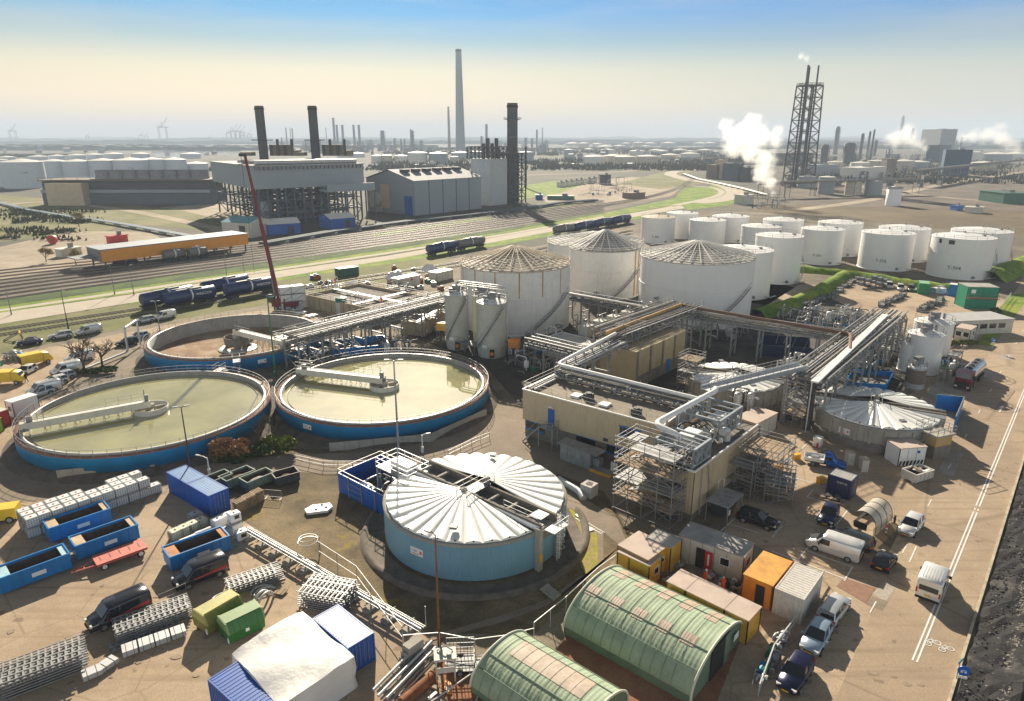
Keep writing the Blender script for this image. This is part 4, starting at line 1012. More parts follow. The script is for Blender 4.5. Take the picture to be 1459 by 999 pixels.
# small skips behind the blue containers
for (pa, pb, lb, mm, fl) in ((('F',60,640),('F',270,555),'empty grey green open skip nearest the blue container',PLASTICG,None),(('F',215,625),('F',470,520),'grey green open skip, second from the blue container',PLASTICG,SOIL),
       (('F',400,640),('F',640,540),'grey green open skip heaped with scrap, third from the blue container',PLASTICG,CONC),(('F',650,600),('F',862,540),'rusty open skip filled with brown soil, furthest from the blue container',DARKS,SOIL)):
 c, rz, L = near_edge(Q(*pa), Q(*pb), 1.9); t = skip('open_skip', lb, c, rz, L, 1.9, 1.25, mm, None, False, None, fl)
 if fl:
  h = MB(); rr = random.Random(len(lb));
  g_ = [[(-L/2+.1+(L-.2)*i/10, -.85+1.7*j/5, .4+.6*sin(pi*i/10)*sin(pi*j/5)+rr.uniform(0,.12)) for j in range(6)] for i in range(11)]
  h._add([p for q in g_ for p in q], [(i*6+j,(i+1)*6+j,(i+1)*6+j+1,i*6+j+1) for i in range(10) for j in range(5)], 0, True); h.build('load', fl, t)
def pallet_stack(lb, loc, rz, n, group=None):
 # every pallet is liftable: one thing each
 for k in range(n):
  p = Vector(loc)+Vector((0,0,k*.2)); rz_ = rz+R.uniform(-.06,.06)
  if 'PAL0' not in globals():
   global PAL0
   PAL0 = thing('wooden_pallet', lb, 'pallet', p, rz_, group); mb = MB()
   for y in (-.42,0,.42): mb.box((0,y,.07),(1.25,.12,.1))
   for q in range(6): mb.box((-.54+q*.215,0,.14),(.13,1.05,.03)); mb.box((-.54+q*.215,0,.01),(.13,1.05,.02)) if q%2 else None
   mb.build('slats', WOODM, PAL0)
  else: dup(PAL0, p, rz_, lb, group)
for x,y,n,lb in ((328,800,7,'wooden pallet in the nearest of the three stacks behind the blue container'),(408,755,7,'wooden pallet in the middle of the three stacks behind the blue container'),(482,712,7,'wooden pallet in the stack beside the crowd barrier')):
 pallet_stack(lb, Q('F',x,y), SITE+.1, n, lb.replace('wooden pallet','pallets'))
t = thing('crowd_barrier', 'grey crowd barrier standing beside the pallet stacks', 'barrier', Q('F',622,690), -.15)
mb = MB().tube([(-1.1,0,.1),(-1.1,0,1.1),(1.1,0,1.1),(1.1,0,.1)], .03, 5, rnd=.15).bar((-1.1,0,.25),(1.1,0,.25),.04)
for k in range(11): mb.bar((-.95+k*.19,0,.25),(-.95+k*.19,0,1.1),.025)
mb.build('barrier_frame', GALV, t); MB().box((-.9,0,.03),(.08,.7,.05)).box((.9,0,.03),(.08,.7,.05)).build('foot', GALV, t)
# white broken hood on the gravel, coil
t = thing('cover_panel', 'white moulded cover lying loose on the gravel lot', 'cover', Q('j',372,465), .35)
MB().ext([(-1.3,-.7,.1),(.9,-.9,.1),(1.5,-.2,.1),(1.3,.7,.1),(-.6,.9,.1),(-1.5,.2,.1)], (0,0,.3)).build('shell', CLEANW, t)
MB().cyl((-.3,-.3,.4),(-.3,-.3,.47),.14).cyl((.4,.5,.4),(.4,.5,.47),.14).cyl((.8,-.2,.4),(.8,-.2,.47),.14).build('knobs', BLACK, t)
t = thing('hose_coil', 'loose coil of grey hose hung on a post above the gravel lot', 'hose', Q('j',380,700), 0)
MB().tube([(-1.1+1.1*cos(s)*(1-.02*s), 1.1*sin(s)*(1-.02*s), 1.1+.06*s) for s in [i*pi/10 for i in range(42)]], .05, 5).build('coil', PIPEM, t); MB().cyl((0,0,0),(0,0,1.9),.05,n=6).build('post', STEEL, t)
# retaining walls of concrete panels
def panel_wall(lb, pa, pb, h, n, th=.18):
 a, b = Q(*pa), Q(*pb); t = thing('retaining_wall', lb, 'retaining wall', a, azd(a,b)); L = (b-a).length
 for i in range(n): MB().box((L*(i+.5)/n, .1, h/2), (L/n-.04, th, h)).build('concrete_panel', CONC, t)
panel_wall('low concrete panel wall below the left blue clarifier', ('i',325,296), ('i',873,238), 1.35, 6)
panel_wall('low concrete panel wall below the right blue clarifier, left part', ('j',432,132), ('j',1005,78), 1.2, 7)
panel_wall('low concrete panel wall below the right blue clarifier, right part', ('j',1005,78), ('f',1315,880), 1.2, 4)
# shrubs between the clarifiers
bush('russet leaved shrub between the two front clarifiers', Q('F',260,330), 2.9, 2., 2.6, 2600, [LEAFC, LEAFC], 4)
bush('dark green bush under the russet shrub by the service road', Q('F',280,352), 2.6, 1.4, 1.5, 1800, [LEAFD, LEAFA], 5)
bush('bright yellow green bush right of the russet shrub', Q('F',690,290), 2.8, 1.6, 2.4, 2600, [LEAFA, LEAFB], 6)
bush('mid green bush between the russet shrub and the yellow green one', Q('F',480,310), 2.4, 1.4, 1.9, 1800, [LEAFA, LEAFD], 7)
bare_tree('leafless dark tree standing on the left between the clarifiers', Q('F',495,215), 4.6, 3, .8)
bare_tree('leafless dark tree standing on the right between the clarifiers', Q('F',650,170), 5.2, 8, .85)
# quonset sheds
GROOF = mat('green_sheet_roof', (.3,.38,.26), .7, var=.2, scale=.5, dirt=.25, dirt_col=(.12,.14,.1), streak=.2, streak_col=(.1,.09,.06)); GWALL = mat('green_wall', (.13,.2,.13), .7, var=.15, dirt=.2)
FADE = mat('translucent_sheet', (.42,.33,.25), .6, var=.2, scale=1.5, dirt=.3); TRIMW = mat('pale_trim', (.6,.62,.5), .6, var=.1)
def arched_shed(lb, A, az, D, L, hgt, ws, sk, doors=True, ridge_strip=False):
 """A near left base corner of the front arch; az heading (deg) across the arch; the shed runs back 90 deg left of that"""
 ac = radians(az); dx = Vector((sin(ac), cos(ac), 0)); back = Vector((-cos(ac), sin(ac), 0)); c = Vector((A[0],A[1],0)) + dx*D/2
 t = thing('arched_shed', lb, 'shed', c, atan2(-back.y, -back.x))       # local x = towards the front, y = across
 def ap(th, x, r=0.): return (x, (D/2+r)*cos(th), ws + (hgt-ws+r)*sin(th))
 n = 28; mb = MB(); segs = 60
 nc = int(L/.18); vs = [];
 for i in range(nc+1):
  x = -L + L*i/nc; o_ = .016*(i % 2)
  for k in range(n+1): vs.append(ap(pi*k/n, x, o_))
 mb._add(vs, [(i*(n+1)+k,(i+1)*(n+1)+k,(i+1)*(n+1)+k+1,i*(n+1)+k+1) for i in range(nc) for k in range(n)], 0, False); mb.build('roof', GROOF, t)
 for (x0,x1,k0,k1) in sk:
  s = MB(); vs = []; m_ = 6; q = 10
  for i in range(q+1):
   for k in range(m_+1): vs.append(ap(pi*(k0+(k1-k0)*k/m_), -L+L*(x0+(x1-x0)*i/q), .03+.01*(i%2)))
  s._add(vs, [(i*(m_+1)+k,(i+1)*(m_+1)+k,(i+1)*(m_+1)+k+1,i*(m_+1)+k+1) for i in range(q) for k in range(m_)]); s.build('roof_light', FADE, t)
 jt = MB()
 for f_ in (.22,.36,.64,.78): jt.bar(ap(pi*f_,-L,.05), ap(pi*f_,0,.05), .05)
 for i in range(1,int(L/.9)):
  x = -L+i*.9; jt.tube([ap(pi*k/16,x,.045) for k in range(17)], .015, 4)
 jt.build('sheet_joints', GWALL, t)
 for x,nm in ((0,'front_wall'),(-L,'rear_wall')):
  w = MB(); pts = [(x-.08,D/2-.05,0)]+[ap(pi*k/n,x-.08,-.05) for k in range(n+1)]+[(x-.08,-D/2+.05,0)]; w.poly(pts); w.build(nm, GWALL, t)
 tr = MB(); tr.tube([(0,D/2+.03,0)]+[ap(pi*k/n,0,.06) for k in range(n+1)]+[(0,-D/2-.03,0)], .1, 6); tr.tube([ap(pi*k/n,-L,.06) for k in range(n+1)], .09, 6); tr.build('arch_trim', TRIMW, t)
 sw = MB()
 for s in (-1,1): sw.box((-L/2, s*(D/2-.04), ws/2), (L-.1,.1,ws))
 sw.build('side_wall', GWALL, t)
 if doors:
  MB().box((.0,-.2,1.4),(.1,2.6,2.8)).build('doorway', BLACK, t); MB().box((.06,1.25,1.4),(.07,.9,2.8)).build('door', GWALL, t); MB().box((.1,2.9,1.5),(.03,.9,.6)).build('sign_plate', CLEANW, t)
 return t
lights = [(x,x+.09,.58,.76) for x in (.08,.27,.45,.63,.82)] + [(x,x+.1,.34,.42) for x in (.02,.22,.41,.6,.79)]
A0 = G(*px('o',1040,1012));
arched_shed('large green corrugated arched shed with pale roof panels beside the yellow cabins', A0, 41, 9.2, 11.6, 3.25, .8, [(a_,b_,1-c_-(d_-c_),1-c_) for a_,b_,c_,d_ in lights])
A1 = A0 + Vector((-9.0,-5.0,0))
arched_shed('smaller green arched shed with one long faded roof strip at the bottom edge', A1, 41, 6.6, 9.6, 2.6, .6, [(.15,.85,.36,.56)], False)
# site cabins around the brick yard
YW = mat('yellow_cabin_wall', (.62,.36,.03), .55, var=.12, dirt=.25, dirt_col=(.3,.15,.03), streak=.3, streak_col=(.2,.1,.03)); CREAM = mat('cream_wall', (.55,.53,.47), .6, var=.08, dirt=.2, streak=.3)
PINKR = mat('dusty_pink_roof', (.5,.4,.34), .8, var=.12, dirt=.3, dirt_col=(.3,.24,.2)); GREYR = mat('grey_felt_roof', (.33,.32,.3), .85, var=.2, dirt=.4, dirt_col=(.16,.15,.13))
c, rz, L = near_edge(Q('o',625,275), Q('o',800,360), 2.2)
cabin('site_cabin', 'yellow site cabin with graffiti doors, the smallest and nearest the large arched shed', c, rz, L, 2.2, 2.5, YW, PINKR, [('r',.2,1.4,.8,.7,GLASS,'window'),('f',-.4,1.25,.05,2.2,DARKS,'door_gap')])
e1 = c; a = Q('o',815,340); b = Q('o',925,270); c, rz, L = near_edge(Q('o',812,345), Q('o',925,258), 3.4)
cabin('site_cabin', 'yellow site cabin with a dark open doorway, middle of the row of three', c - Vector((.3,-.2,0)), rz, L, 3.4, 2.75, YW, PINKR, [('f',-L/2+.5,1.1,.8,2.1,BLACK,'door'),('f',.8,1.6,.5,.5,GLASS,'window')])
c, rz, L = near_edge(Q('o',928,262), Q('o',970,225), 2.6)
cabin('site_cabin', 'narrow yellow cabin against the cream cabin with the red door', c, rz, L+.6, 2.6, 2.85, YW, GREYR, [])
c, rz, L = near_edge(Q('o',965,190), Q('o',1325,322), 2.9)
cabin('portable_office', 'cream portable office with a bright red open door and grey roof', c, rz, L, 2.9, 2.75, CREAM, GREYR, [('f',-L*.14,1.1,.9,2.1,BLACK,'doorway'),('f',L*.23,1.6,.9,.8,GLASS,'window'),('r',0,1.6,1.2,.8,GLASS,'window')])
par = [o for o in bpy.data.objects if o.name.startswith('portable_office')][-1]
dr = MB().box((-L*.14+.85,-1.62,1.12),(.75,.06,2.05)).build('red_door', RED, par); MB().box((-L*.14+.85,-1.66,1.3),(.16,.03,1.2)).build('door_glass', CLEANW, dr)
c, rz, L = near_edge(Q('o',898,440), Q('o',1350,672), 2.4); d = Vector((cos(rz),sin(rz),0)); base = c - d*L/2
for s0, s1, lb in ((0,.24,'pink roofed yellow container, short one at the left end of the row of three'),(.245,.72,'pink roofed yellow container, the long middle one with a curved roof seam'),(.725,1,'pink roofed yellow container at the right end of the row of three')):
 cabin('site_container', lb, base + d*(L*(s0+s1)/2), rz, L*(s1-s0)-.04, 2.4, 2.35, YW, PINKR, [], trim=BLACK, cat='container')
ORR = mat('orange_rusty_roof', (.62,.3,.04), .7, var=.2, scale=.8, dirt=.55, dirt_col=(.3,.1,.03)); PEEL = mat('peeling_white', (.6,.58,.54), .7, var=.08, scale=1., dirt=.6, dirt_col=(.3,.22,.15))
c, rz, L = near_edge(Q('o',1345,455), Q('o',1475,480), 4.6)
cabin('workshop_container', 'rusty orange container with an open side door beside the cream office', G(1090,843), SITE, 4.7, 2.6, 2.5, ORANGE, ORR, [('l',-.3,1.1,.8,2.,BLACK,'doorway'),('l',.6,1.1,.8,1.9,ORANGE,'door')], trim=RUST, cat='container')
c = G(1134,862)
container('storage_container', 'white container with a peeling rusty roof next to the orange container', c, SITE, 5.0, 2.5, 2.6, PEEL, PEEL, None)
# workers
HIVIS = mat('hi_vis_orange', (.85,.13,.03), .7, var=.1)
person('person in orange overalls with white helmet standing in the brick yard', Q('o',1122,335), 2.2, HIVIS)
person('person in orange overalls bending down in front of the cream office', Q('o',1218,372), 1.2, HIVIS, 'bend')
for k,(x,y,lb) in enumerate(((1140,270,'heap of packed materials just below the red door'),(1225,335,'heap of bagged materials behind the bending worker'),(1290,345,'small heap of bags at the corner of the cream office'),(905,305,'heap of scrap metal beside the open doorway of the yellow cabin'),(960,220,'small dark scrap pile at the foot of the narrow yellow cabin'),(1325,370,'loose scrap pile beside the orange container'))):
 t = thing('material_heap', lb, 'heap', Q('o',x,y), R.uniform(0,3)); mm = [IBC_B, BLACK, GALV, WHITE, STEEL, WOODM]
 for q in range(9): MB().box((R.uniform(-.7,.7),R.uniform(-.6,.6),R.uniform(.1,.4)),(R.uniform(.3,.6),R.uniform(.2,.5),R.uniform(.15,.4)),R.uniform(0,3)).build('package', mm[q%6], t)
# bottom centre: pipe bundle, racks
a, b = Q('E',0,920), Q('E',350,555); t = thing('pipe_rack', 'long white pipes lying in a bundle at the bottom edge behind the fence', 'pipes', (a+b)/2, azd(a,b)); L = (b-a).length+2
for k in range(9): MB().cyl((-L/2+R.uniform(-.4,.4),-.9+k*.23,.35+.2*(k%3)),(L/2+R.uniform(-.6,.2),-.9+k*.23,.35+.2*(k%3)),[.06,.09,.12][k%3],n=8).build('pipe', [WHITE,GALV,PALEM][k%3], t)
for k in (-1,0,1): MB().box((k*L*.35,0,.12),(.15,2.4,.2)).build('bearer', STEEL, t)
t = thing('rusty_pipe', 'thick rust brown pipe length lying at the bottom edge', 'pipe', Q('E',290,900), azd(Q('E',180,990),Q('E',400,800)))
MB().cyl((-2,0,.45),(1.3,0,.45),.42,n=18).build('barrel', RUST, t); MB().cyl((1.3,0,.45),(1.4,0,.45),.48,n=18).build('flange', RUST, t)
t = thing('concrete_blocks', 'stacked grey concrete blocks beside the yard fence corner', 'blocks', Q('E',190,560), SITE)
for k in range(3): MB().box((k*.1,0,.35+k*.45),(1.9-.2*k,.8,.43)).build('block', CONC, t)
t = thing('steel_cabinet', 'tall cream steel rack with fittings on top, left of the open trailer', 'rack', Q('E',540,760), .15)
for x in (-.7,.7):
 for y in (-.5,.5): MB().box((x,y,1.1),(.12,.12,2.2)).build('leg', CREAM, t)
MB().box((0,0,2.2),(1.7,1.3,.2)).box((0,-.52,1.2),(1.5,.05,.5)).build('top', CREAM, t); MB().cyl((-.3,.1,2.3),(-.3,.1,2.6),.15).cyl((.3,-.2,2.3),(.3,-.2,2.5),.2).tube([(-.6,.3,2.35),(0,.4,2.7),(.6,.2,2.35)],.05,6).build('fittings', STEEL, t)
t = thing('cage_trailer', 'small open trailer with an upright mesh ramp beside the steel rack', 'trailer', Q('E',690,660), .05)
mb = MB().rail([(-1.1,-.9,.5),(1.1,-.9,.5),(1.1,.9,.5),(-1.1,.9,.5)], .7, 1.1, .05, True, True); mb.build('side_frame', GALV, t)
MB().box((0,0,.45),(2.3,1.8,.08)).build('bed', STEEL, t)
mb = MB()
for k in range(9): mb.bar((-1.1+k*.275,.95,.5),(-1.1+k*.275,.95,2.1),.04)
for k in range(4): mb.bar((-1.1,.95,.6+k*.5),(1.1,.95,.6+k*.5),.05)
mb.build('ramp', GALV, t); wheels(t, (0,), .98, .3)
t = thing('power_unit', 'small dark generator unit on a frame standing on the brick paving', 'generator', Q('E',960,680), .1)
MB().box((0,0,.5),(1.7,1.1,.5)).build('housing', STEEL, t); MB().rail([(-.9,-.6,0),(.9,-.6,0),(.9,.6,0),(-.9,.6,0)],.9,.9,.05,False,True).cyl((-.3,0,.75),(-.3,0,1.1),.15).build('frame', GALV, t)
t = thing('scaffold_poles', 'crossed loose scaffold poles on the brick paving by the green shed', 'poles', Q('E',900,850), 0)
for a_, b_ in (((-3.6,-1.8,.3),(.6,1.4,1.1)),((-1.,1.4,.08),(2.,-1,.2)),((-.6,-.2,.1),(1.2,-.1,.1)),((-.4,-1.9,.05),(.3,1.1,.15))): MB().cyl(a_, b_, .06, n=6).build('pole', PALEM, t)
t = thing('orange_spoil', 'orange and white heap of broken boards at the bottom edge', 'heap', Q('E',470,930), .4)
for q in range(12): MB().box((R.uniform(-.9,.9),R.uniform(-.7,.7),R.uniform(.1,.5)),(R.uniform(.3,.9),R.uniform(.2,.4),.08),R.uniform(0,3)).build('board', [ORANGE,WHITE,RUST,WOODM][q%4], t)
# dish antenna and lamp masts
t = thing('dish_aerial', 'round white dish on a pole at the corner of the gravel lot', 'dish', Q('E',345,440), .3)
MB().cyl((0,0,0),(0,0,1.9),.05,n=6).build('pole', GALV, t); MB().lathe([(.01,0),(.3,.05),(.5,.16)], (0,0,0), 18).build('dish', CLEANW, t).rotation_euler = (1.2,0,0); t.children[-1].location = (0,-.1,2.1)
lamp_post('slender lamp post in front of the blue digester tank', G(626,915), 10.2, 2.6, RUST, .5)
lamp_post('dark twin headed lamp post between the left clarifier and the blue containers', G(275,690), 10., .4, DARKS, .35, heads=2)
lamp_post('dark green mast rising between the rear clarifier and the right clarifier', Q('f',130,655), 14.5, 0, GREENP, .3, r=.14)
lamp_post('tall mast beside the blue pump enclosure with two small floodlights', G(569,662), 14., 0, GALV, .6, heads=2, r=.13)
lamp_post('short street lamp with white head on the path below the right clarifier', Q('j',955,140), 2.6, .3, CLEANW, .6)
lamp_post('short street lamp bent over the edge of the service road behind the blue container', Q('s',395,110), 2.4, 2.8, CLEANW, 1.2)
fence('hand_rail', 'long low handrail along the edge of the service road', [Q('j',240,190),Q('j',400,225),Q('j',560,225),Q('j',760,215)], 1.0, 2., t_=.05)
fence('hand_rail', 'low handrail beside the path right of the digester', [Q('j',1100,165),Q('j',1230,100),Q('j',1330,60)], 1.0, 2., t_=.05)
# ================================================================ clarifiers
WATG = mat('clarifier_water', (.34,.325,.16), .02, var=.25, scale=.12)
WATG.node_tree.nodes['Principled BSDF'].inputs['IOR'].default_value = 2.7; RIMR = mat('red_brown_walkway', (.26,.13,.09), .85, var=.25, scale=1, dirt=.3)
SLUDGE = ground_mat('dry_sludge_bed', (.34,.22,.13), (.2,.13,.085), (.42,.32,.22), .2, .8, 3., .5)
SIGNB = mat('sign_lettering_blue', (.03,.08,.3), .6, var=0); SIGNR = mat('sign_lettering_red', (.5,.08,.1), .6, var=0)
BEAMW = mat('bridge_cream', (.62,.6,.53), .6, var=.08, dirt=.2, streak=.4, streak_col=(.25,.2,.15))
def sign_board(par, loc, rz, w=1.5, h=.8, tx='E-401'):
 o = MB().box((0,0,0),(w,.05,h)).build('sign_board', CLEANW, par, loc, rz)
 for k, s_ in enumerate((tx,)): text(s_, h*.42, SIGNB, o, (-w*.16,-.035,h*.08), (pi/2,0,0), 'lettering', .005)
 MB().box((w*.33,-.035,.02),(w*.16,.01,h*.4)).box((-w*.1,-.035,-h*.3),(w*.5,.01,h*.1)).build('emblem', [SIGNR], o)
 return o
def on_wall(c, r, th, z, out=.06): return (r+out)*cos(th), (r+out)*sin(th), z
def clarifier(lb, c, r, H, empty=False, br=None, sign=None, gates=()):
 t = thing('clarifier_tank', lb, 'clarifier', (c[0],c[1],0)); n = 128
 MB().lathe([(r+.02,.0),(r+.02,H*.34),(r+.3,H*.36),(r+.3,H-.05)], n=n).build('outer_wall', BLUE, t)
 MB().lathe([(r+.32,H-.05),(r+.32,H+.03),(r-.35,H+.03)], n=n).build('walkway', RIMR, t)
 MB().lathe([(r-.35,H+.03),(r-.35,H+.22),(r-.7,H+.22),(r-.7,.15)], n=n).build('inner_wall', CONC, t)
 MB().lathe([(r-.38,H+.24),(r-.45,H+.3),(r-.66,H+.3),(r-.7,H+.24)], n=n).build('runway', PIPEM, t)
 wl = H-.45
 if empty:
  MB().lathe([(r-.7,.35),(r*.6,.2),(.01,-.0+.12)], n=64).build('sludge_floor', SLUDGE, t)
 else:
  MB().disc((0,0,wl), r-.68, n).build('water', WATG, t)
  MB().lathe([(r-1.5,wl-.1),(r-1.5,wl+.12),(r-1.56,wl+.12),(r-1.56,wl-.1)], n=n).build('weir', CONC, t)
 k = int(2*pi*r/1.6); pts = [((r+.25)*cos(2*pi*i/k),(r+.25)*sin(2*pi*i/k),H) for i in range(k)]
 MB().rail(pts, 1.05, 2., .045, True, True).build('handrail', GALV, t)
 # rotating bridge
 an, ln = br; b = thing('bridge', None, None, (0,0,0), an); b.parent = t; b.empty_display_size = .2; zb = H+.35
 m_ = MB()
 for y in (-.62,.62): m_.box((ln/2, y, zb+.45), (ln, .09, .95))
 m_.build('girder', BEAMW, b); MB().box((ln/2,0,zb+.82),(ln-.1,1.1,.06)).build('deck', BEAMW, b)
 rl = MB(); rl.rail([(ln*.04,-.62,zb+.9),(ln*.35,-.62,zb+.9)], 1., 1.4, .04); rl.rail([(ln*.82,-.62,zb+.9),(ln,-.62,zb+.9)], 1.2, .8, .05); rl.rail([(ln*.82,.62,zb+.9),(ln,.62,zb+.9)], 1.2, .8, .05); rl.build('bridge_handrail', GALV, b)
 MB().box((ln-1.2,0,zb+1.2),(.7,.5,.8)).build('drive_motor', STEEL, b); MB().box((.4,0,zb+1.3),(.5,.5,.9)).cyl((.6,0,zb+1.4),(.6,0,zb+2.6),.06,n=6).build('drive_unit', STEEL, b)
 MB().box((ln-.5,0,zb-.05),(1.,1.5,.3)).cyl((ln-.5,-.8,H+.35),(ln-.5,.8,H+.35),.25,n=12).build('end_carriage', GALV, b)
 sc = MB(); ns = int(ln/1.6)
 for q in range(1, ns-1):
  x = ln*q/ns+.4
  sc.bar((x,-.4,zb),(x-.3,-.7,.3 if empty else wl+.02),.06); sc.bar((x+.5,.4,zb),(x+.2,-.1,.3 if empty else wl+.02),.06); sc.bar((x,-.4,zb),(x+.5,.2,.6 if empty else wl+.1),.05)
 sc.build('scraper_arms', STEEL, b)
 R0 = 2.3
 if empty:
  MB().lathe([(R0,1.1),(R0+.1,2.7),(R0-.1,2.7),(R0-.2,1.1)], n=40).build('feed_well', CONCD, t)
  MB().cyl((0,0,0),(0,0,3.2),.7,n=20).build('centre_column', CONC, t); MB().lathe([(3.6,.3),(2.6,.75),(2.4,.5)], n=40).build('well_cone', PALEM, t)
 else:
  MB().lathe([(R0,wl-.3),(R0,wl+.75),(R0-.12,wl+.75),(R0-.12,wl-.3)], n=44).build('feed_well', BEAMW, t)
  MB().cyl((0,0,0),(0,0,zb+.3),.55,n=16).box((0,0,wl+.6),(.4,R0*2-.2,.1),.6).box((0,0,wl+.6),(.4,R0*2-.2,.1),2.2).build('centre_column', CONC, t)
 for th, tx in sign or (): x,y,z = on_wall(c, r+.3, th, H*.66); sign_board(t, (x,y,z), th+pi/2, 1.5, .7, tx)
 for th in gates:  # small platform with steps on the rim
  g = MB(); ca, sa = cos(th), sin(th); X = (r+1.2)*ca; Y = (r+1.2)*sa
  g.box((X,Y,H), (2.,1.3,.08), th); g.rail([(X+ca-sa*.6,Y+sa+ca*.6,H),(X-ca-sa*.6,Y-sa+ca*.6,H)],1.,1,.05); g.rail([(X+ca+sa*.6,Y+sa-ca*.6,H),(X-ca+sa*.6,Y-sa-ca*.6,H)],1.,1,.05)
  for q in range(8): g.box(((r+2.4+q*.28)*ca,(r+2.4+q*.28)*sa,H-.3*q-.15),(.25,1.,.05),th)
  g.bar(((r+2.2)*ca-sa*.5,(r+2.2)*sa+ca*.5,H),((r+4.6)*ca-sa*.5,(r+4.6)*sa+ca*.5,0),.08); g.bar(((r+2.2)*ca+sa*.5,(r+2.2)*sa-ca*.5,H),((r+4.6)*ca+sa*.5,(r+4.6)*sa-ca*.5,0),.08)
  g.build('access_steps', GALV, t)
 return t
C1, C2, C3 = (-52.3,92.0), (-20.2,101.6), (-54.2,129.0)
def ang_to(c, r_, x, y, z): p = Q(r_, x, y, z); return atan2(p.y-c[1], p.x-c[0])
clarifier('left blue clarifier filled with pale green water, nearest the stacked totes', C1, 16.1, 2.6, False, (ang_to(C1,'e',170,950,2.8), 15.6), None, (1.4,))
clarifier('right blue clarifier filled with pale green water, beside the two grey silos', C2, 16.2, 2.6, False, (ang_to(C2,'f',250,640,2.8), 15.8), [(ang_to(C2,'f',385,922,1.2),'E-401')], ())
clarifier('drained rear clarifier with brown sludge floor, behind the two full ones', C3, 16., 2.9, True, (ang_to(C3,'f',130,480,2.9), 15.6), [(ang_to(C3,'f',40,570,1.5),'F')], (-1.2,-.55))
EMB = G_MOSS
# earth banks round the clarifiers
for nm, c, r_ in (('clarifier_bank',C1,18.2),('clarifier_bank',C2,18),('clarifier_bank',C3,18)):
 n = 72; mb = MB(); rr = random.Random(5); prof = [(15.9,.55),(17.0,.5),(r_,.02)]
 mb.lathe(prof, (c[0],c[1],0), n); struct(mb, 'clarifier_bank', mat('bank_gravel', (.12,.1,.08), 1, var=.35, scale=.8, bump=.8, bscale=3) )
# ================================================================ fan-roofed digesters
FANW = mat('fan_cover_white', (.82,.82,.79), .45, var=.04, dirt=.12, dirt_col=(.4,.37,.3), streak=0)
def fan(t, hub, r, H, a0, a1, n, rise, m=FANW, hubc=(0,0), nm='roof_vault'):
 """radiating barrel vaults from a hub to the rim"""
 hx, hy = hub
 for i in range(n):
  ta, tb = a0+(a1-a0)*i/n, a0+(a1-a0)*(i+1)/n; mb = MB(); S, K = 8, 9; rows = []
  pa, pb = (r*cos(ta), r*sin(ta)), (r*cos(tb), r*sin(tb)); wd = hypot(pa[0]-pb[0], pa[1]-pb[1])
  for s in range(S+1):
   f_ = s/S; g_ = .06+.94*f_
   x0, y0 = hx+(pa[0]-hx)*g_, hy+(pa[1]-hy)*g_; x1, y1 = hx+(pb[0]-hx)*g_, hy+(pb[1]-hy)*g_; zb = H+.15+rise*(1-f_)**1.15
   rows.append([(x0+(x1-x0)*k/K, y0+(y1-y0)*k/K, zb+wd*.17*g_*max(0,sin(pi*k/K))**.5) for k in range(K+1)])
  mb._add([p for q in rows for p in q], [(s*(K+1)+k,(s+1)*(K+1)+k,(s+1)*(K+1)+k+1,s*(K+1)+k+1) for s in range(S) for k in range(K)], 0, True)
  mb.poly(rows[-1]); o = mb.build(nm, m, t)
  cx_, cy_ = (pa[0]+pb[0])/2, (pa[1]+pb[1])/2; d = Vector((cx_-hx, cy_-hy, 0)).normalized();
  MB().cyl((cx_,cy_,H+.15+wd*.14), (cx_+d.x*.03,cy_+d.y*.03,H+.15+wd*.14), .1, n=8).build('vent_hole', BLACK, o)
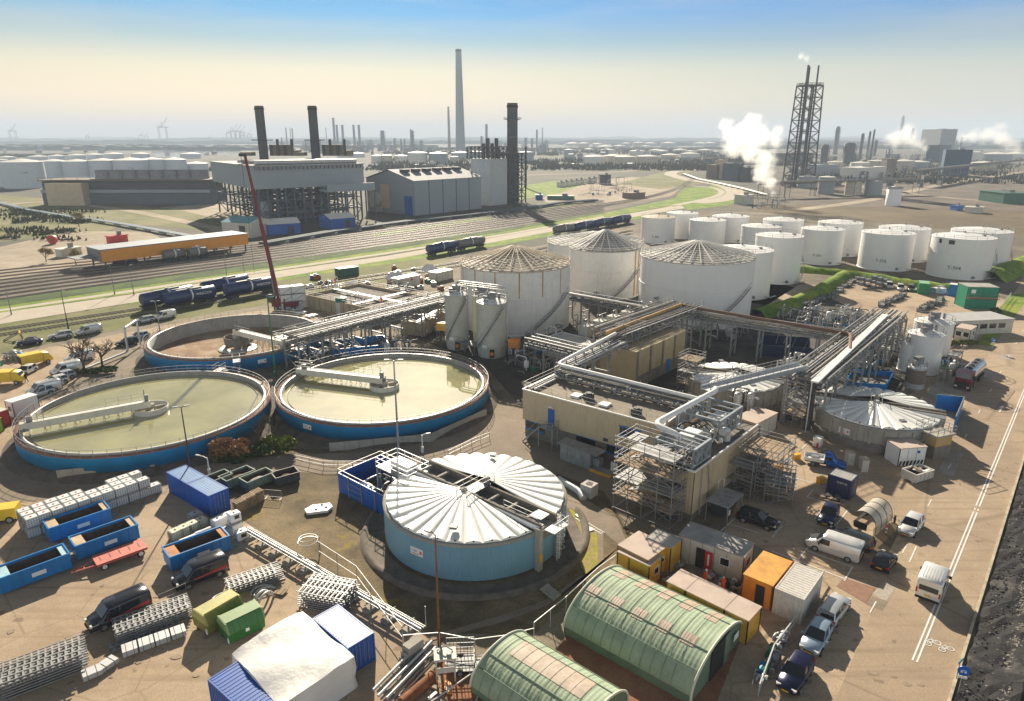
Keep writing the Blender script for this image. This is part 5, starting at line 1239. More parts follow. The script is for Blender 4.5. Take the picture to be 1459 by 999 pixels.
def digester(lb, c, r, H, wallm, chan, chw, nv, rise=1.5, ribbed=True, sign=None, pilasters=False, ladder=False, gap=.12, plinth=None, offs=(0,0)):
 t = thing('digester_tank', lb, 'digester', (c[0],c[1],0), 0)
 if ribbed:
  w = MB(); N = int(2*pi*r/.24); vs = []
  for i in range(N*2):
   a = 2*pi*i/(N*2); q = r + (.04 if i % 2 else 0); vs += [(q*cos(a),q*sin(a),.25),(q*cos(a),q*sin(a),H-.1)]
  m_ = N*2; w._add(vs, [(2*i,2*((i+1)%m_),2*((i+1)%m_)+1,2*i+1) for i in range(m_)]); w.build('wall_cladding', wallm, t)
 else:
  MB().lathe([(r,0),(r,H-.1)], n=96).build('wall', wallm, t)
 MB().lathe([(r-.3,H-.1),(r+.08,H-.1),(r+.12,H+.06),(r-.6,H+.1),(r-.6,H-.3)], n=96).build('rim', CONC, t)
 MB().disc((0,0,H-.35), r-.5, 64).build('top_slab', CONCD, t)
 if pilasters:
  k = 30
  for i in range(k):
   a = 2*pi*i/k; MB().box(((r+.08)*cos(a),(r+.08)*sin(a),H/2),(.25,.3,H-.2),a).build('pilaster', CONC, t)
  MB().lathe([(r+.4,0),(r+.4,H*.35),(r,H*.38)], n=96).build('foot_wall', CONCD, t)
 # channel across the middle
 ca, sa = cos(chan), sin(chan); nx, ny = -sa, ca
 for s in (-1, 1):
  o_ = s*chw/2; L = 2*sqrt(r*r-o_*o_)+.5
  MB().box((nx*o_+offs[0],ny*o_+offs[1],H+.3),(L,.25,1.3),chan).build('channel_wall', CONCD, t)
  MB().box((nx*(o_+s*.25)+offs[0],ny*(o_+s*.25)+offs[1],H+.55),(L,.12,.5),chan).build('channel_kerb', CLEANW if s < 0 else CONC, t)
 for k in range(7): q = (-.8+1.6*k/6)*r; MB().box((ca*q,sa*q,H+.62),(.25,chw,.18),chan).build('channel_beam', CONC, t)
 MB().box((0,0,H+.1),(2*r*.96,chw-.3,.08),chan).build('channel_floor', STEEL, t)
 for s in (-1, 1):
  hub = (nx*s*(chw/2+.45), ny*s*(chw/2+.45)); da = math.asin(min(.9,(chw/2+.5)/r)); a0 = chan + (0 if s > 0 else pi) + da; a1 = a0 + pi - 2*da
  fan(t, hub, r-.25, H, a0, a1, nv, rise)
  MB().cyl((hub[0],hub[1],H+.2),(hub[0],hub[1],H+rise+.35),.5,.35,n=10).build('fan_hub', CONC, t)
  hq = MB(); am = (a0+a1)/2+.5; hq.box((r*.82*cos(am),r*.82*sin(am),H+.95),(.7,.7,.25),am); hq.build('hatch', STEEL, t)
 # bridge over the channel
 g = MB();
 for q in (-.35,.35): g.rail([(nx*-chw*.9+ca*q*2,ny*-chw*.9+sa*q*2,H+.9),(nx*chw*.9+ca*q*2,ny*chw*.9+sa*q*2,H+.9)],1.1,1,.06)
 g.box((0,0,H+.9),(1.5,chw*1.8,.08),chan); g.rail([(ca*r*.95-nx*.9,sa*r*.95-ny*.9,H+.6),(ca*r*.5-nx*.9,sa*r*.5-ny*.9,H+.6)],1,1.5,.05)
 g.build('crossing_bridge', GALV, t)
 if ladder:
  ft = chan + (0 if sin(chan) < 0 else pi); cx_, cy_ = cos(ft), sin(ft); px_, py_ = -cy_, cx_
  for s in (-1,1): MB().box(((r+.2)*cx_+px_*s*1.5,(r+.2)*cy_+py_*s*1.5,H/2+.3),(.6,.55,H+.8),ft).build('entry_pier', CONC, t)
  MB().box(((r+.1)*cx_,(r+.1)*cy_,H*.9),(.3,2.6,.9),ft).build('entry_wall', CONCD, t)
  L_ = MB(); X, Y = (r+.75)*cx_+px_*.9, (r+.75)*cy_+py_*.9
  for s in (-.22,.22): L_.bar((X+px_*s,Y+py_*s,.2),(X+px_*s,Y+py_*s,H+1.4),.05)
  for k in range(int(H/.3)+3): L_.bar((X-px_*.22,Y-py_*.22,.4+k*.3),(X+px_*.22,Y+py_*.22,.4+k*.3),.04)
  for k in range(6): L_.tube([(X+cx_*.7*sin(u_)+px_*.4*cos(u_),Y+cy_*.7*sin(u_)+py_*.4*cos(u_),1.8+k*.65) for u_ in [i*pi/6 for i in range(7)]],.025,4)
  L_.build('caged_ladder', CLEANW, t)
  MB().box(((r+1.0)*cx_+px_*.2,(r+1.0)*cy_+py_*.2,H+.3),(1.2,2.2,.08),ft).rail([((r+1.6)*cx_+px_*1.3,(r+1.6)*cy_+py_*1.3,H+.3),((r+1.6)*cx_-px_*1.,(r+1.6)*cy_-py_*1.,H+.3)],1.,1,.05).box(((r-.2)*cx_-px_*.9,(r-.2)*cy_-py_*.9,H+1.7),(1.3,1.3,.08),ft).build('entry_platform', CLEANW, t)
  MB().box(((r+.52)*cx_-px_*1.5,(r+.52)*cy_-py_*1.5,1.5),(.03,.45,.8),ft).build('warning_sign', YEL, t)
 for th, tx in sign or (): x,y,z = on_wall(c, r, th, H*.62); sign_board(t, (x,y,z), th+pi/2, 1.5, .8, tx)
 return t
CB = radians(90-130.7)
DC = (-3.85,64.3)
digester('round digester with light blue ribbed wall and two white fan roofs in the centre foreground', DC, 9.55, 3.95, LBLUE, CB, 2.4, 15, 1.15, True, [(ang_to(DC,'j',898,715,2.4),'S-401')], False, True)
# sunken ring wall and steps
struct(MB().lathe([(9.9,.055),(11.3,.06),(11.6,.42),(11.9,.42),(12.2,.05)], (DC[0],DC[1],0), 96, a0=2.9, a1=6.6), 'ring_path', mat('ring_kerb', (.16,.135,.11), .95, var=.3, scale=1, bump=.5))
t = thing('garden_steps', 'short flight of concrete steps in front of the digester ladder', 'steps', Q('u',985,930), CB)
for k in range(5): MB().box((k*.32,0,.5-.1*k),(.34,1.1,.12)).build('step', CONC, t)
DX2, DX3 = (51.6,90.2), (35.6,102.4)
digester('round concrete digester with two white fan roofs on the right, next to the tanker lorry', DX2, 8.3, 3.3, CONC, radians(90-118), 1.3, 13, 1.2, False, [(ang_to(DX2,'l',495,430,2.),'E-403')], True, False)
digester('partly hidden concrete digester with white fan roofs behind the tan process building', DX3, 7.2, 3.5, CONC, radians(90-112), 1.3, 12, 1.1, False, None, True, False)
# ================================================================ white storage tanks
TG = 'white cone-roofed storage tanks'
specs = [('white storage tank with rust stains under its rim, front one of the right-hand end pair',1361.8,398.5,39,336.6,'T-304',-1.2),
 ('white storage tank at the far right, just behind the one with rust stains',1388,384,37,328,None,-.9),
 ('white storage tank, front one of the second pair from the right',1257.4,386.5,34,330.6,'T-302',None),
 ('white storage tank, rear one of the second pair from the right',1281,374,32.5,324,None,None),
 ('white storage tank standing at the corner of the green bank',1166,378,28.5,325.5,'T-301',None),
 ('white storage tank directly behind the one at the corner of the green bank',1191,366,29,316.4,None,None),
 ('white storage tank in the back row, left of the one at the green bank corner',1111,358,27,312.5,None,None),
 ('large white storage tank standing on sandy ground in front of the green bank',1103,405.5,31.7,335,None,-1.),
 ('white storage tank half hidden behind the large lattice-roofed tank on its right',1050,428,42,354.5,None,None),
 ('beige roofed white storage tank at the far left end of the farm, by the railway',936,348,23.5,308.8,'T-305',None),
 ('white storage tank in the back row just right of the beige roofed one',970,341,22,303,None,None),
 ('white storage tank in the middle row, right of the beige roofed one',1005.5,351,25,313,None,None),
 ('white storage tank in the back row with a blue railed catwalk on its right',1038,346,25,307.5,None,None),
 ('white storage tank seen between the big tank on sandy ground and the back row',1081,362,27,321.7,None,None)]
for lb,u_,v_,h_,vr,nm_,st in specs:
 t = tank(lb,u_,v_,h_,vr,TG,num=nm_,stair=st, roofm=mat('beige_roof', (.5,.42,.33), .7, var=.2, dirt=.3) if 'beige' in lb[:6] else CLEANW)
 if 'rust stains' in lb:
  c_, r_ = circle_from(u_, v_, h_); H_ = ztop(c_, vr); th0 = atan2(-c_.y, -c_.x)
  for da in (-.75,-.38,-.3): MB().lathe([(r_+.02,H_-1.7),(r_+.03,H_-.5)], n=4, a0=th0+da-.05, a1=th0+da+.06).build('rust_stain', DARKS, t)
# lattice roofed tanks
FRW = mat('roof_truss_white', (.6,.59,.56), .6, var=.12, dirt=.35, dirt_col=(.3,.22,.15)); FRR = mat('roof_truss_rusty', (.62,.54,.42), .8, var=.25, scale=.6, dirt=.5, dirt_col=(.3,.14,.05)); RFD = mat('dull_roof_plate', (.42,.4,.37), .8, var=.2, dirt=.4)
RUSTW = mat('rust_streaked_white', (.74,.73,.7), .6, var=.05, streak=.4, streak_col=(.32,.17,.06), dirt=.2, dirt_col=(.4,.3,.2))
YSTRK = mat('ochre_rust', (.45,.24,.05), .9, var=.3)
def lattice_tank(lb, ub, vb, half, vr, fr, m, rise, nr=24, seams=0):
 c, r = circle_from(ub, vb, half); H = ztop(c, vr); t = thing('lattice_roof_tank', lb, 'storage tank', c, 0)
 MB().lathe([(r,0),(r,H)], n=96).build('shell', m, t); MB().lathe([(r,H),(r*.5,H+rise*.5),(.01,H+rise)], n=72).build('roof', RFD, t)
 for i in range(nr):
  a = 2*pi*i/nr; w_ = .34 if i % 6 == 0 else .22
  MB().bar(((r+.15)*cos(a),(r+.15)*sin(a),H+.3),(.6*cos(a),.6*sin(a),H+rise+.35),w_*.7,w_).build('roof_rafter', FRR if (fr is FRR and i%2) else fr, t)
 rg = MB()
 for k in range(1, 11):
  q = k/10.5; rr_ = r*q; z = H+rise*(1-q)+.34
  pts = [(rr_*cos(2*pi*i/nr), rr_*sin(2*pi*i/nr), z) for i in range(nr+1)]
  for i in range(nr): rg.bar(pts[i], pts[i+1], .12, .1)
 rg.build('roof_rings', fr, t)
 g = MB(); girder_ring(g, r+.01, H-.05, .1, 96); g.build('rim_girder', fr, t); g = MB(); girder_ring(g, r+.005, H*.58, .07, 96); girder_ring(g, r+.005, .15, .12, 96); g.build('shell_girder', m, t)
 k = int(r*2.4); MB().rail([(r*cos(2*pi*i/k),r*sin(2*pi*i/k),H+.1) for i in range(k)], .9, 3, .06, True, True).build('handrail', fr, t)
 th0 = atan2(-c.y,-c.x)
 for i in range(seams):
  a = th0-1.2+i*.42; MB().lathe([(r+.02,H*.6),(r+.05,H-.1)], n=2, a0=a, a1=a+.018).build('rust_seam', YSTRK, t)
 s = MB(); a0 = th0+.15
 for i in range(int(H/.5)): a = a0+.9*i/(H/.5); s.box(((r+.5)*cos(a),(r+.5)*sin(a),H*.62*i/(H/.5)),(.8,.4,.06),a)
 s.tube([((r+.9)*cos(a0+.9*q/8),(r+.9)*sin(a0+.9*q/8),H*.62*q/8+1) for q in range(9)],.05,5); s.tube([((r+.9)*cos(a0+.9*q/8),(r+.9)*sin(a0+.9*q/8),H*.62*q/8) for q in range(9)],.12,5); s.build('spiral_stair', STEEL, t)
 return t, c, r, H
lattice_tank('big white tank with a rusty ochre lattice roof, right behind the two grey silos', 734, 480, 76, 374, FRR, RUSTW, 3.4, 30, 6)
t,c,r,H = lattice_tank('white tank with black edged pointed lattice roof and rust run down its right side', 859.5, 428, 49.5, 352, FRW, RUSTW, 4.2, 24)
for da in (.95,1.15,1.35): MB().lathe([(r+.03,0.5),(r+.04,H-.1)], n=3, a0=atan2(-c.y,-c.x)+da, a1=atan2(-c.y,-c.x)+da+.06).build('rust_stain', YSTRK, t)
lattice_tank('low wide lattice-roofed tank mostly hidden behind the one with the black edged roof', 846, 402, 67, 343.5, FRW, TANKW, 2.6, 24)
lattice_tank('widest white tank with a grey lattice roof in front of the cone-roofed tanks', 985, 470, 77, 363.5, FRW, TANKW, 3.0, 32)
# ================================================================ silos
SILOG = mat('silo_grey', (.46,.46,.41), .6, var=.08, streak=.5, streak_col=(.25,.2,.14), dirt=.2)
def silo(lb, u_, vb, half, vr, z0=2.2, m=SILOG, stair=True, skirt=True, door=True):
 c, r = circle_from(u_, vb, half); H = ztop(c, vr); t = thing('silo', lb, 'silo', c)
 MB().lathe([(r,z0),(r,H)], n=48).build('shell', m, t); MB().lathe([(r,z0),(r*.92,0)], n=48).build('skirt', m, t)
 MB().lathe([(r,H),(r*.5,H+.5),(.01,H+.7)], n=40).build('roof', CLEANW, t)
 g = MB(); girder_ring(g, r, z0, .08, 40); girder_ring(g, r, H, .07, 40); g.build('ring_girder', m, t)
 k = 14; MB().rail([(r*cos(2*pi*i/k),r*sin(2*pi*i/k),H) for i in range(k)],1.1,3,.05,True,True).build('handrail', GALV, t)
 th = atan2(-c.y,-c.x)
 MB().box((0,0,H+1.1),(1.4,1.,1.4),.4).cyl((r*.5,0,H+.4),(r*.5,0,H+1.6),.22).box((-r*.4,-r*.3,H+.9),(.8,.8,.9)).build('roof_filter', STEEL, t)
 if door:
  MB().box((r*.97*cos(th),r*.97*sin(th),1.1),(.3,.9,1.6),th).build('opening', BLACK, t)
  MB().ball(((r+.1)*cos(th),(r+.1)*sin(th),1.0),.42,10,6).build('orange_valve', ORANGE, t)
  MB().box(((r+.05)*cos(th-.5),(r+.05)*sin(th-.5),z0+.2),(.05,.9,.6),th-.5).build('sign_plate', CLEANW, t)
 if stair:
  s = MB(); a0 = th-.9; n = int(H/.4)
  for i in range(n): a = a0+1.7*i/n; s.box(((r+.4)*cos(a),(r+.4)*sin(a),z0+(H-z0)*i/n),(.7,.3,.05),a)
  for dz in (0,1.): s.tube([((r+.75)*cos(a0+1.7*q/9),(r+.75)*sin(a0+1.7*q/9),z0+(H-z0)*q/9+dz) for q in range(10)],.07 if dz==0 else .03,5)
  s.build('spiral_stair', STEEL, t)
 return t, c, r, H
s1 = silo('left grey silo of the pair beside the right clarifier', 652, 500, 16.5, 419)
s2 = silo('right grey silo with the diagonal stair, in front of the rusty roofed tank', 701, 512, 21, 430)
silo('slim grey silo squeezed between the two larger grey silos', 686, 490, 12, 421, stair=False, door=False)
# pipes looping over the silo roofs
t = thing('pipe_loop', 'grey pipes looping over the tops of both grey silos and down the right side', 'pipes', s1[1])
o1 = s1[1]; q = s2[1]-o1; H1, H2 = s1[3], s2[3]
for k in range(3): MB().tube([(0,k*.3,H1+.5),(0,k*.3,H1+2.6-k*.4),(q.x+1.5,q.y+k*.3,H1+2.6-k*.4),(q.x+2.9,q.y-.4+k*.3,H1+2.2-k*.3),(q.x+2.9,q.y-.4+k*.3,2.6+k),(q.x+5.5,q.y+k*.3,2.4+k)], [.2,.14,.1][k], 9, rnd=1.).build('pipe', PIPEM, t)
for k in range(4): p = q*(k/3.2); MB().bar((p.x,p.y,H1+.3 if k else H1),(p.x,p.y,H1+2.4),.12).build('pipe_support', STEEL, t)
# railed platform round the silo feet
t = thing('silo_platform', 'green grey railed platform running round the feet of both silos', 'platform', Q('v',20,640), azd(Q('v',20,640), Q('v',400,740)))
MB().box((4,0,1.9),(9.5,2.2,.12)).build('deck', STEEL, t); MB().rail([(-.7,-1.1,1.95),(8.7,-1.1,1.95)],1.,1.4,.05).rail([(8.7,-1.1,1.95),(8.7,1.1,1.95)],1.,1.1,.05).build('handrail', mat('green_rail', (.1,.2,.15), .6), t)
for x in (-.5,2,4.5,7,8.5): MB().box((x,-.9,.95),(.16,.16,1.9)).build('leg', STEEL, t)
for r_,x,y,lb in (('v',515,640,'small orange control cabin on stilts right of the grey silos'),('A',1290,620,'yellow machine on a frame left of the left grey silo')):
 p = Q(r_,x,y,2.2); t = thing('control_cabin', lb, 'cabin', (p.x,p.y,0), -.3)
 MB().box((0,0,3.),(2.,1.3,1.5)).build('body', YEL if r_=='A' else ORANGE, t); MB().box((0,0,3.8),(2.2,1.5,.1)).build('roof', ORANGE, t)
 for sx in (-1,1):
  for sy in (-1,1): MB().box((sx*.9,sy*.6,1.1),(.12,.12,2.3)).build('leg', STEEL, t)
 MB().rail([(-1.2,-.9,2.2),(1.2,-.9,2.2)],1,1.2,.05).build('handrail', GALV, t)
# white silos by the tanker lorry
SW = mat('silo_white', (.76,.76,.75), .4, var=.04, dirt=.1)
for a_ in (('largest white silo with a railed top, rear one of the white cluster by the lorry',1322,509,24.5,458,1),('tall white silo in the middle of the white cluster by the lorry',1309,536,23,475,0),('slim white silo at the left of the white cluster by the lorry',1291,532,13,489,0)):
 silo(a_[0], a_[1], a_[2], a_[3], a_[4], .3, SW, False, False, False)
t,c,r,H = silo('short silver grey vessel with a brown band in front of the white silos', 1300.5, 557, 12.5, 523, .4, PIPEM, False, False, False)
MB().lathe([(r+.02,H-2.6),(r+.02,H-.2)], n=40).build('brown_band', mat('brown_band', (.17,.13,.1), .8), t)
# ================================================================ blue pump enclosure by the digester
t = thing('pump_enclosure', 'open-topped blue walled enclosure full of pipework left of the digester', 'enclosure', (0,0,0))
pa, pb, pc = Q('j',480,250,2.6), Q('j',735,380,2.6), Q('j',720,150,2.6)
pd_ = pb+(pc-pa)
def wall_bit(p, q, h, m, nm, th=.12):
 d = azd(p,q); return MB().box(((p.x+q.x)/2,(p.y+q.y)/2,h/2+.1),((q-p).length,th,h),d).build(nm, m, t)
for p,q in ((pa,pb),(pa,pc),(pc,pd_)): wall_bit(p, q, 2.5, CONTB, 'blue_wall')
MB().rail([(pb.x,pb.y,2.6),(pa.x,pa.y,2.6),(pc.x,pc.y,2.6),(pd_.x,pd_.y,2.6)],.5,2.,.07,False).build('top_rail', GALV, t)
mb = MB(); d_ = (pb-pa).normalized(); n_ = Vector((d_.y,-d_.x,0))
for k in range(3): q = pa+d_*(2+k*2.4)+n_*.12; mb.bar((q.x,q.y,.1),(q.x,q.y,2.7),.09);
for z in (.6,1.3,2.0): a_, b_ = pa+d_*2+n_*.12, pa+d_*4.4+n_*.12; mb.bar((a_.x,a_.y,z),(b_.x,b_.y,z),.07)
mb.build('outside_ladder', GALV, t)
m_ = (pa+pd_)/2; pipework('pipes, pumps and small vessels inside the blue walled enclosure', (m_.x,m_.y,0), 5.5, 4.5, 2.6, azd(pa,pb), 26, 11)
t = thing('steel_platform', 'railed steel platform with white units between the blue enclosure and the digester roof', 'platform', Q('j',840,225,4.2), CB); t.location.z = 0
MB().box((0,0,4.1),(5.5,3.2,.15)).build('deck', GALV, t); MB().rail([(-2.7,-1.6,4.2),(2.7,-1.6,4.2),(2.7,1.6,4.2),(-2.7,1.6,4.2)],1.1,1.3,.06,True,True).build('handrail', CLEANW, t)
MB().box((.3,0,4.7),(3.,1.4,.8)).build('unit_housing', CLEANW, t)
for sx in (-1,1):
 for sy in (-1,1): MB().box((sx*2.6,sy*1.5,2.05),(.2,.2,4.1)).build('leg', GALV, t)
# ================================================================ tan process building
def prism_building(name, label, cat, A, B, depth, H, m, roofm, z0=0., corr=True, par=True):
 """A-B camera side top edge on the ground plan; local x from A to B, y away"""
 c, rz, L = near_edge(A, B, depth); t = thing(name, label, cat, c, rz); b = MB(); x, y = L/2, depth/2
 if corr:
  for p, q, o_ in (((-x,-y,0),(x,-y,0),Vector((0,-1,0))),((x,y,0),(-x,y,0),Vector((0,1,0))),((x,-y,0),(x,y,0),Vector((1,0,0))),((-x,y,0),(-x,-y,0),Vector((-1,0,0)))): corrug(b, p, q, z0, H, o_, .34, .05)
 else: b.box((0,0,(H+z0)/2),(L,depth,H-z0))
 b.build('wall', m, t); MB().box((0,0,H-.15),(L-.1,depth-.1,.1)).build('roof', roofm, t)
 if par:
  e = MB()
  for s in (-1,1): e.box((0,s*(y+.03),H+.02),(L+.2,.16,.14)); e.box((s*(x+.03),0,H+.02),(.16,depth-.1,.14))
  e.build('roof_edge', CLEANW, t)
 return t, c, rz, L
ROOFD = mat('roof_felt_tan', (.25,.215,.17), .95, var=.25, scale=.4, dirt=.35)
A_, B_ = Q('k',100,215,7.), Q('k',820,405,7.); B_ = B_ + (B_-A_).normalized()*1.5
t, c, rz, L = prism_building('process_building', 'long tan ribbed process building with a pipe bridge along its roof', 'building', A_, B_, 9.4, 7., TAN, ROOFD, 2.6)
TB = t
MB().box((0,.15,1.3),(L-.3,9.,2.6)).build('plinth', CONCD, t)
w_ = MB();
for s0, s1 in ((-L/2+.3,-L/2+3.4),(-L/2+8.6,-L/2+11.4),(-L/2+13.2,-L/2+17)): w_ = MB().box(((s0+s1)/2,-4.4,1.9),(s1-s0,.1,1.0)); o = w_.build('window', GLASS, t); MB().box(((s0+s1)/2,-4.47,1.3),(s1-s0+.2,.14,.2)).box(((s0+s1)/2,-4.47,2.48),(s1-s0+.2,.14,.16)).build('frame', SKIPB, o)
o = MB().box((L/2-4.2,-4.8,5.0),(2.9,.12,1.1)).build('window', GLASS, t); MB().box((L/2-4.2,-4.86,4.4),(3.1,.1,.12)).box((L/2-4.2,-4.86,5.6),(3.1,.1,.12)).box((L/2-5.2,-4.86,5.0),(.07,.08,1.1)).box((L/2-3.2,-4.86,5.0),(.07,.08,1.1)).build('frame', SKIPB, o)
MB().box((-L/2+4.75,-4.8,4.1),(.95,.12,2.2)).build('door', CONTB, t)
MB().box((-L/2+4.6,-4.9,5.6),(.5,.3,.12)).build('door_lamp', CLEANW, t)
MB().box((L/2-7.6,-4.8,3.1),(.6,.1,.4)).build('vent_grille', DARKS, t)
for x,y in ((-L/2+7.2,-2.4),(-L/2+11.8,-2.9)): MB().box((x,y,7.05),(1.3,1.3,.25)).build('roof_light', CLEANW, t)
for x,y in ((-L/2+9.,-2.3),(L/2-4.3,-3.2)): MB().box((x,y,7.3),(1.1,1.,.8)).cyl((x,y,7.7),(x,y,7.85),.4,n=12).build('roof_fan', DARKS, t)
MB().rail([(-L/2,-4.5,7.),(L/2,-4.5,7.)],1.05,2.2,.035).rail([(-L/2,4.5,7.),(L/2,4.5,7.)],1.05,2.2,.05).rail([(-L/2,-4.5,7.),(-L/2,4.5,7.)],1.05,2.,.04).build('roof_handrail', GALV, t)
for k in range(3): MB().cyl((-L/2+.6+k*.5,-4.2,7.2),(-L/2+.6+k*.5,4.4,7.2),.14,n=8).build('roof_pipe', PIPEM, t)
st = MB(); st.box((-L/2+4.9,-5.6,2.9),(2.2,1.4,.08)).rail([(-L/2+3.8,-6.3,2.9),(-L/2+6.,-6.3,2.9),(-L/2+6.,-4.9,2.9)],1.05,1,.06)
for q in range(9): st.box((-L/2+3.7-q*.3,-5.8,2.75-q*.3),(.28,.9,.04))
st.bar((-L/2+3.8,-6.25,2.9),(-L/2+1.1,-6.25,.1),.08,.2).bar((-L/2+3.8,-5.35,2.9),(-L/2+1.1,-5.35,.1),.08,.2).bar((-L/2+3.8,-6.25,3.9),(-L/2+1.1,-6.25,1.1),.05)
for x,y in ((3.8,-6.3),(6.,-6.3),(6.,-5)): st.box((-L/2+x,y,1.45),(.14,.14,2.9))
st.build('outside_stair', GALV, t)
# second block
A2, B2 = Vector((19.4,65.4,0)), Vector((30.4,77.9,0)); n_ = Vector((-cos(SITE+pi/2-pi/2)*0,0,0))
d_ = (B2-A2).normalized(); per = Vector((-d_.y,d_.x,0)); W2 = 6.4; c = (A2+B2)/2 + per*W2/2
t = thing('process_building', 'tan ribbed block with steel frames and ducts on its roof, wrapped in scaffolding', 'building', c, azd(A2,B2)); L2 = (B2-A2).length; x, y = L2/2, W2/2; b = MB()
for p, q, o_ in (((-x,-y,0),(x,-y,0),Vector((0,-1,0))),((x,y,0),(-x,y,0),Vector((0,1,0))),((x,-y,0),(x,y,0),Vector((1,0,0))),((-x,y,0),(-x,-y,0),Vector((-1,0,0)))): corrug(b, p, q, .9, 6.1, o_, .34, .05)
b.build('wall', TAN, t); MB().box((0,0,.45),(L2-.1,W2-.1,.9)).build('plinth', CONCD, t); MB().box((0,0,5.85),(L2-.1,W2-.1,.1)).build('roof', CONCD, t)
MB().box((0,-y-.02,6.1),(L2+.1,.14,.2)).box((-x-.02,0,6.1),(.14,W2-.1,.2)).build('roof_edge', CLEANW, t)
MB().cyl((-x+1.6,-y-.2,.3),(-x+1.6,-y-.2,5.9),.07,n=6).cyl((-x+4.2,-y-.2,.3),(-x+3.,-y-.2,5.9),.08,n=6).build('drain_pipe', PIPEM, t)
for k in range(3): MB().box((-x-.12,-.3,1.6+k*1.7),(.12,1.2,.8)).build('window_panel', CLEANW, t)
BM = t
FRS = mat('frame_blue_grey', (.3,.34,.38), .5, .4, var=.15)
def steel_frame(lb, c, rz, L, W, z0, z1, n=2, extra=True):
 t = thing('roof_gantry', lb, 'gantry', c, rz)
 for s in (-1,1):
  f = MB(); y = s*W/2; f.bar((-L/2,y,z1),(L/2,y,z1),.28); f.bar((-L/2,y,z0+.2),(L/2,y,z0+.2),.25)
  for k in range(n*2+1): x = -L/2+L*k/(n*2); f.box((x,y,(z0+z1)/2),(.2,.2,z1-z0))
  for k in range(n*2): a, b_ = -L/2+L*k/(n*2), -L/2+L*(k+1)/(n*2); f.bar((a,y,z0 if k%2 else z1),(b_,y,z1 if k%2 else z0),.12)
  f.build('side_truss', FRS, t)
  g = MB(); x = s*L/2; g.bar((x,-W/2+.2,z1),(x,W/2-.2,z1),.26); g.bar((x,-W/2+.2,z0+.3),(x,W/2-.2,z0+.3),.2)
  if extra: g.bar((x,-W/2,z0),(x,0,z1),.1); g.bar((x,0,z1),(x,W/2,z0),.1)
  g.build('end_beam', FRS, t)
 for k in range(1,n*2): MB().box((-L/2+L*k/(n*2),0,z1),(.14,W-.3,.16)).build('cross_beam', FRS, t)
 return t
rzb = azd(A2,B2)
steel_frame('pale steel frame with diagonal bracing on the front corner of the tan block roof', A2 + d_*2.2 + per*2.7, rzb, 4., 4.6, 6.2, 8.3, 2)
steel_frame('blue grey steel frame round the vessels on the far end of the tan block roof', A2 + d_*11.8 + per*4.2, rzb, 6.2, 5.4, 6.2, 8.6, 2)
p_ = A2 + d_*7 + per*3.2; t = pipework('pipes and small vessels between the steel frames on the tan block roof', (0,0,0), 6.5, 4.5, 2., rzb, 22, 21, name='roof_pipework'); t.location = (p_.x, p_.y, 6.2)
p_ = A2 + d_*12 + per*3.; t = thing('roof_vessel', 'round dull metal vessel with a flat cover inside the far steel frame', 'vessel', (p_.x,p_.y,6.15), rzb)
MB().lathe([(.01,.3),(.7,.4),(.9,.7),(.9,1.3),(.01,1.5)], n=20).build('shell', PIPEM, t); MB().box((0,.2,1.75),(2.,1.3,.2)).box((-.6,0,.8),(.12,.12,1.6)).box((.6,0,.8),(.12,.12,1.6)).build('cover', CLEANW, t)
p_ = A2 + d_*9.7 + per*.9; t = thing('curved_duct', 'curved silver duct standing on the roof edge by the far steel frame', 'duct', (p_.x,p_.y,6.1), rzb)
MB().tube([(0,0,0),(0,0,1.4),(-1.4,0,1.5)], .45, 14, rnd=.9).build('duct', PALEM, t); MB().cyl((-2.,.9,.2),(-.3,1.2,.9),.12,n=8).build('pipe', CLEANW, t)
p_ = A2 + d_*4.6 + per*3.; t = thing('air_handler', 'white boxed air unit beside the thick white duct on the tan block roof', 'air unit', (p_.x,p_.y,6.15), rzb)
MB().box((0,0,1.2),(2.2,1.5,1.7)).box((0,0,2.1),(2.4,1.7,.1)).build('casing', CLEANW, t)
# thick white duct
def duct(lb, pts, r, m=CLEANW, name='white_duct', n=12, sup=None, rnd=1.2, cat='duct'):
 pts = [Vector(p) for p in pts]; o = pts[0]; t = thing(name, lb, cat, (o.x,o.y,0))
 q = [Vector((p.x-o.x,p.y-o.y,p.z)) for p in pts]; MB().tube(q, r, n, rnd=rnd).build('duct', m, t)
 if sup is not None:
  for i in range(len(q)-1):
   L = (q[i+1]-q[i]).length; k = int(L/3.2)
   for j in range(1,k+1):
    p = q[i].lerp(q[i+1], j/(k+1));
    if p.z-r-sup > .3: MB().box((p.x,p.y,(p.z-r+sup)/2),(.22,.22,p.z-r-sup)).build('support', FRS, t)
 return t
duct('thick white duct crossing the tan roof and bending down over the scaffold tower', [Q('K',330,355,9.4),Q('k',1180,225,9.4),Q('k',835,412,9.),Q('k',985,478,8.6),Q('k',960,560,6.9)], .34, sup=7.)
duct('long white pipe running along the back edge of the tan process building roof', [Q('g',620,690,8.6),Q('k',290,75,8.6),Q('k',1080,268,8.6)], .26, sup=7.)
pipe_bridge('low pipe bridge on short posts along the tan process building roof', Q('k',300,130,7.6), Q('k',1010,300,7.6), 1.7, 7.5, (0,.5), 5, (.1,.16), 3., False, True, leg0=7., seed=5)
pipe_bridge('pipe bridge rising from the tan building roof to the orange pipe', Q('g',330,890,7.2), Q('g',640,745,7.2), 3., 7.2, (0,), 8, (.1,.2), 5., False, True, seed=6)
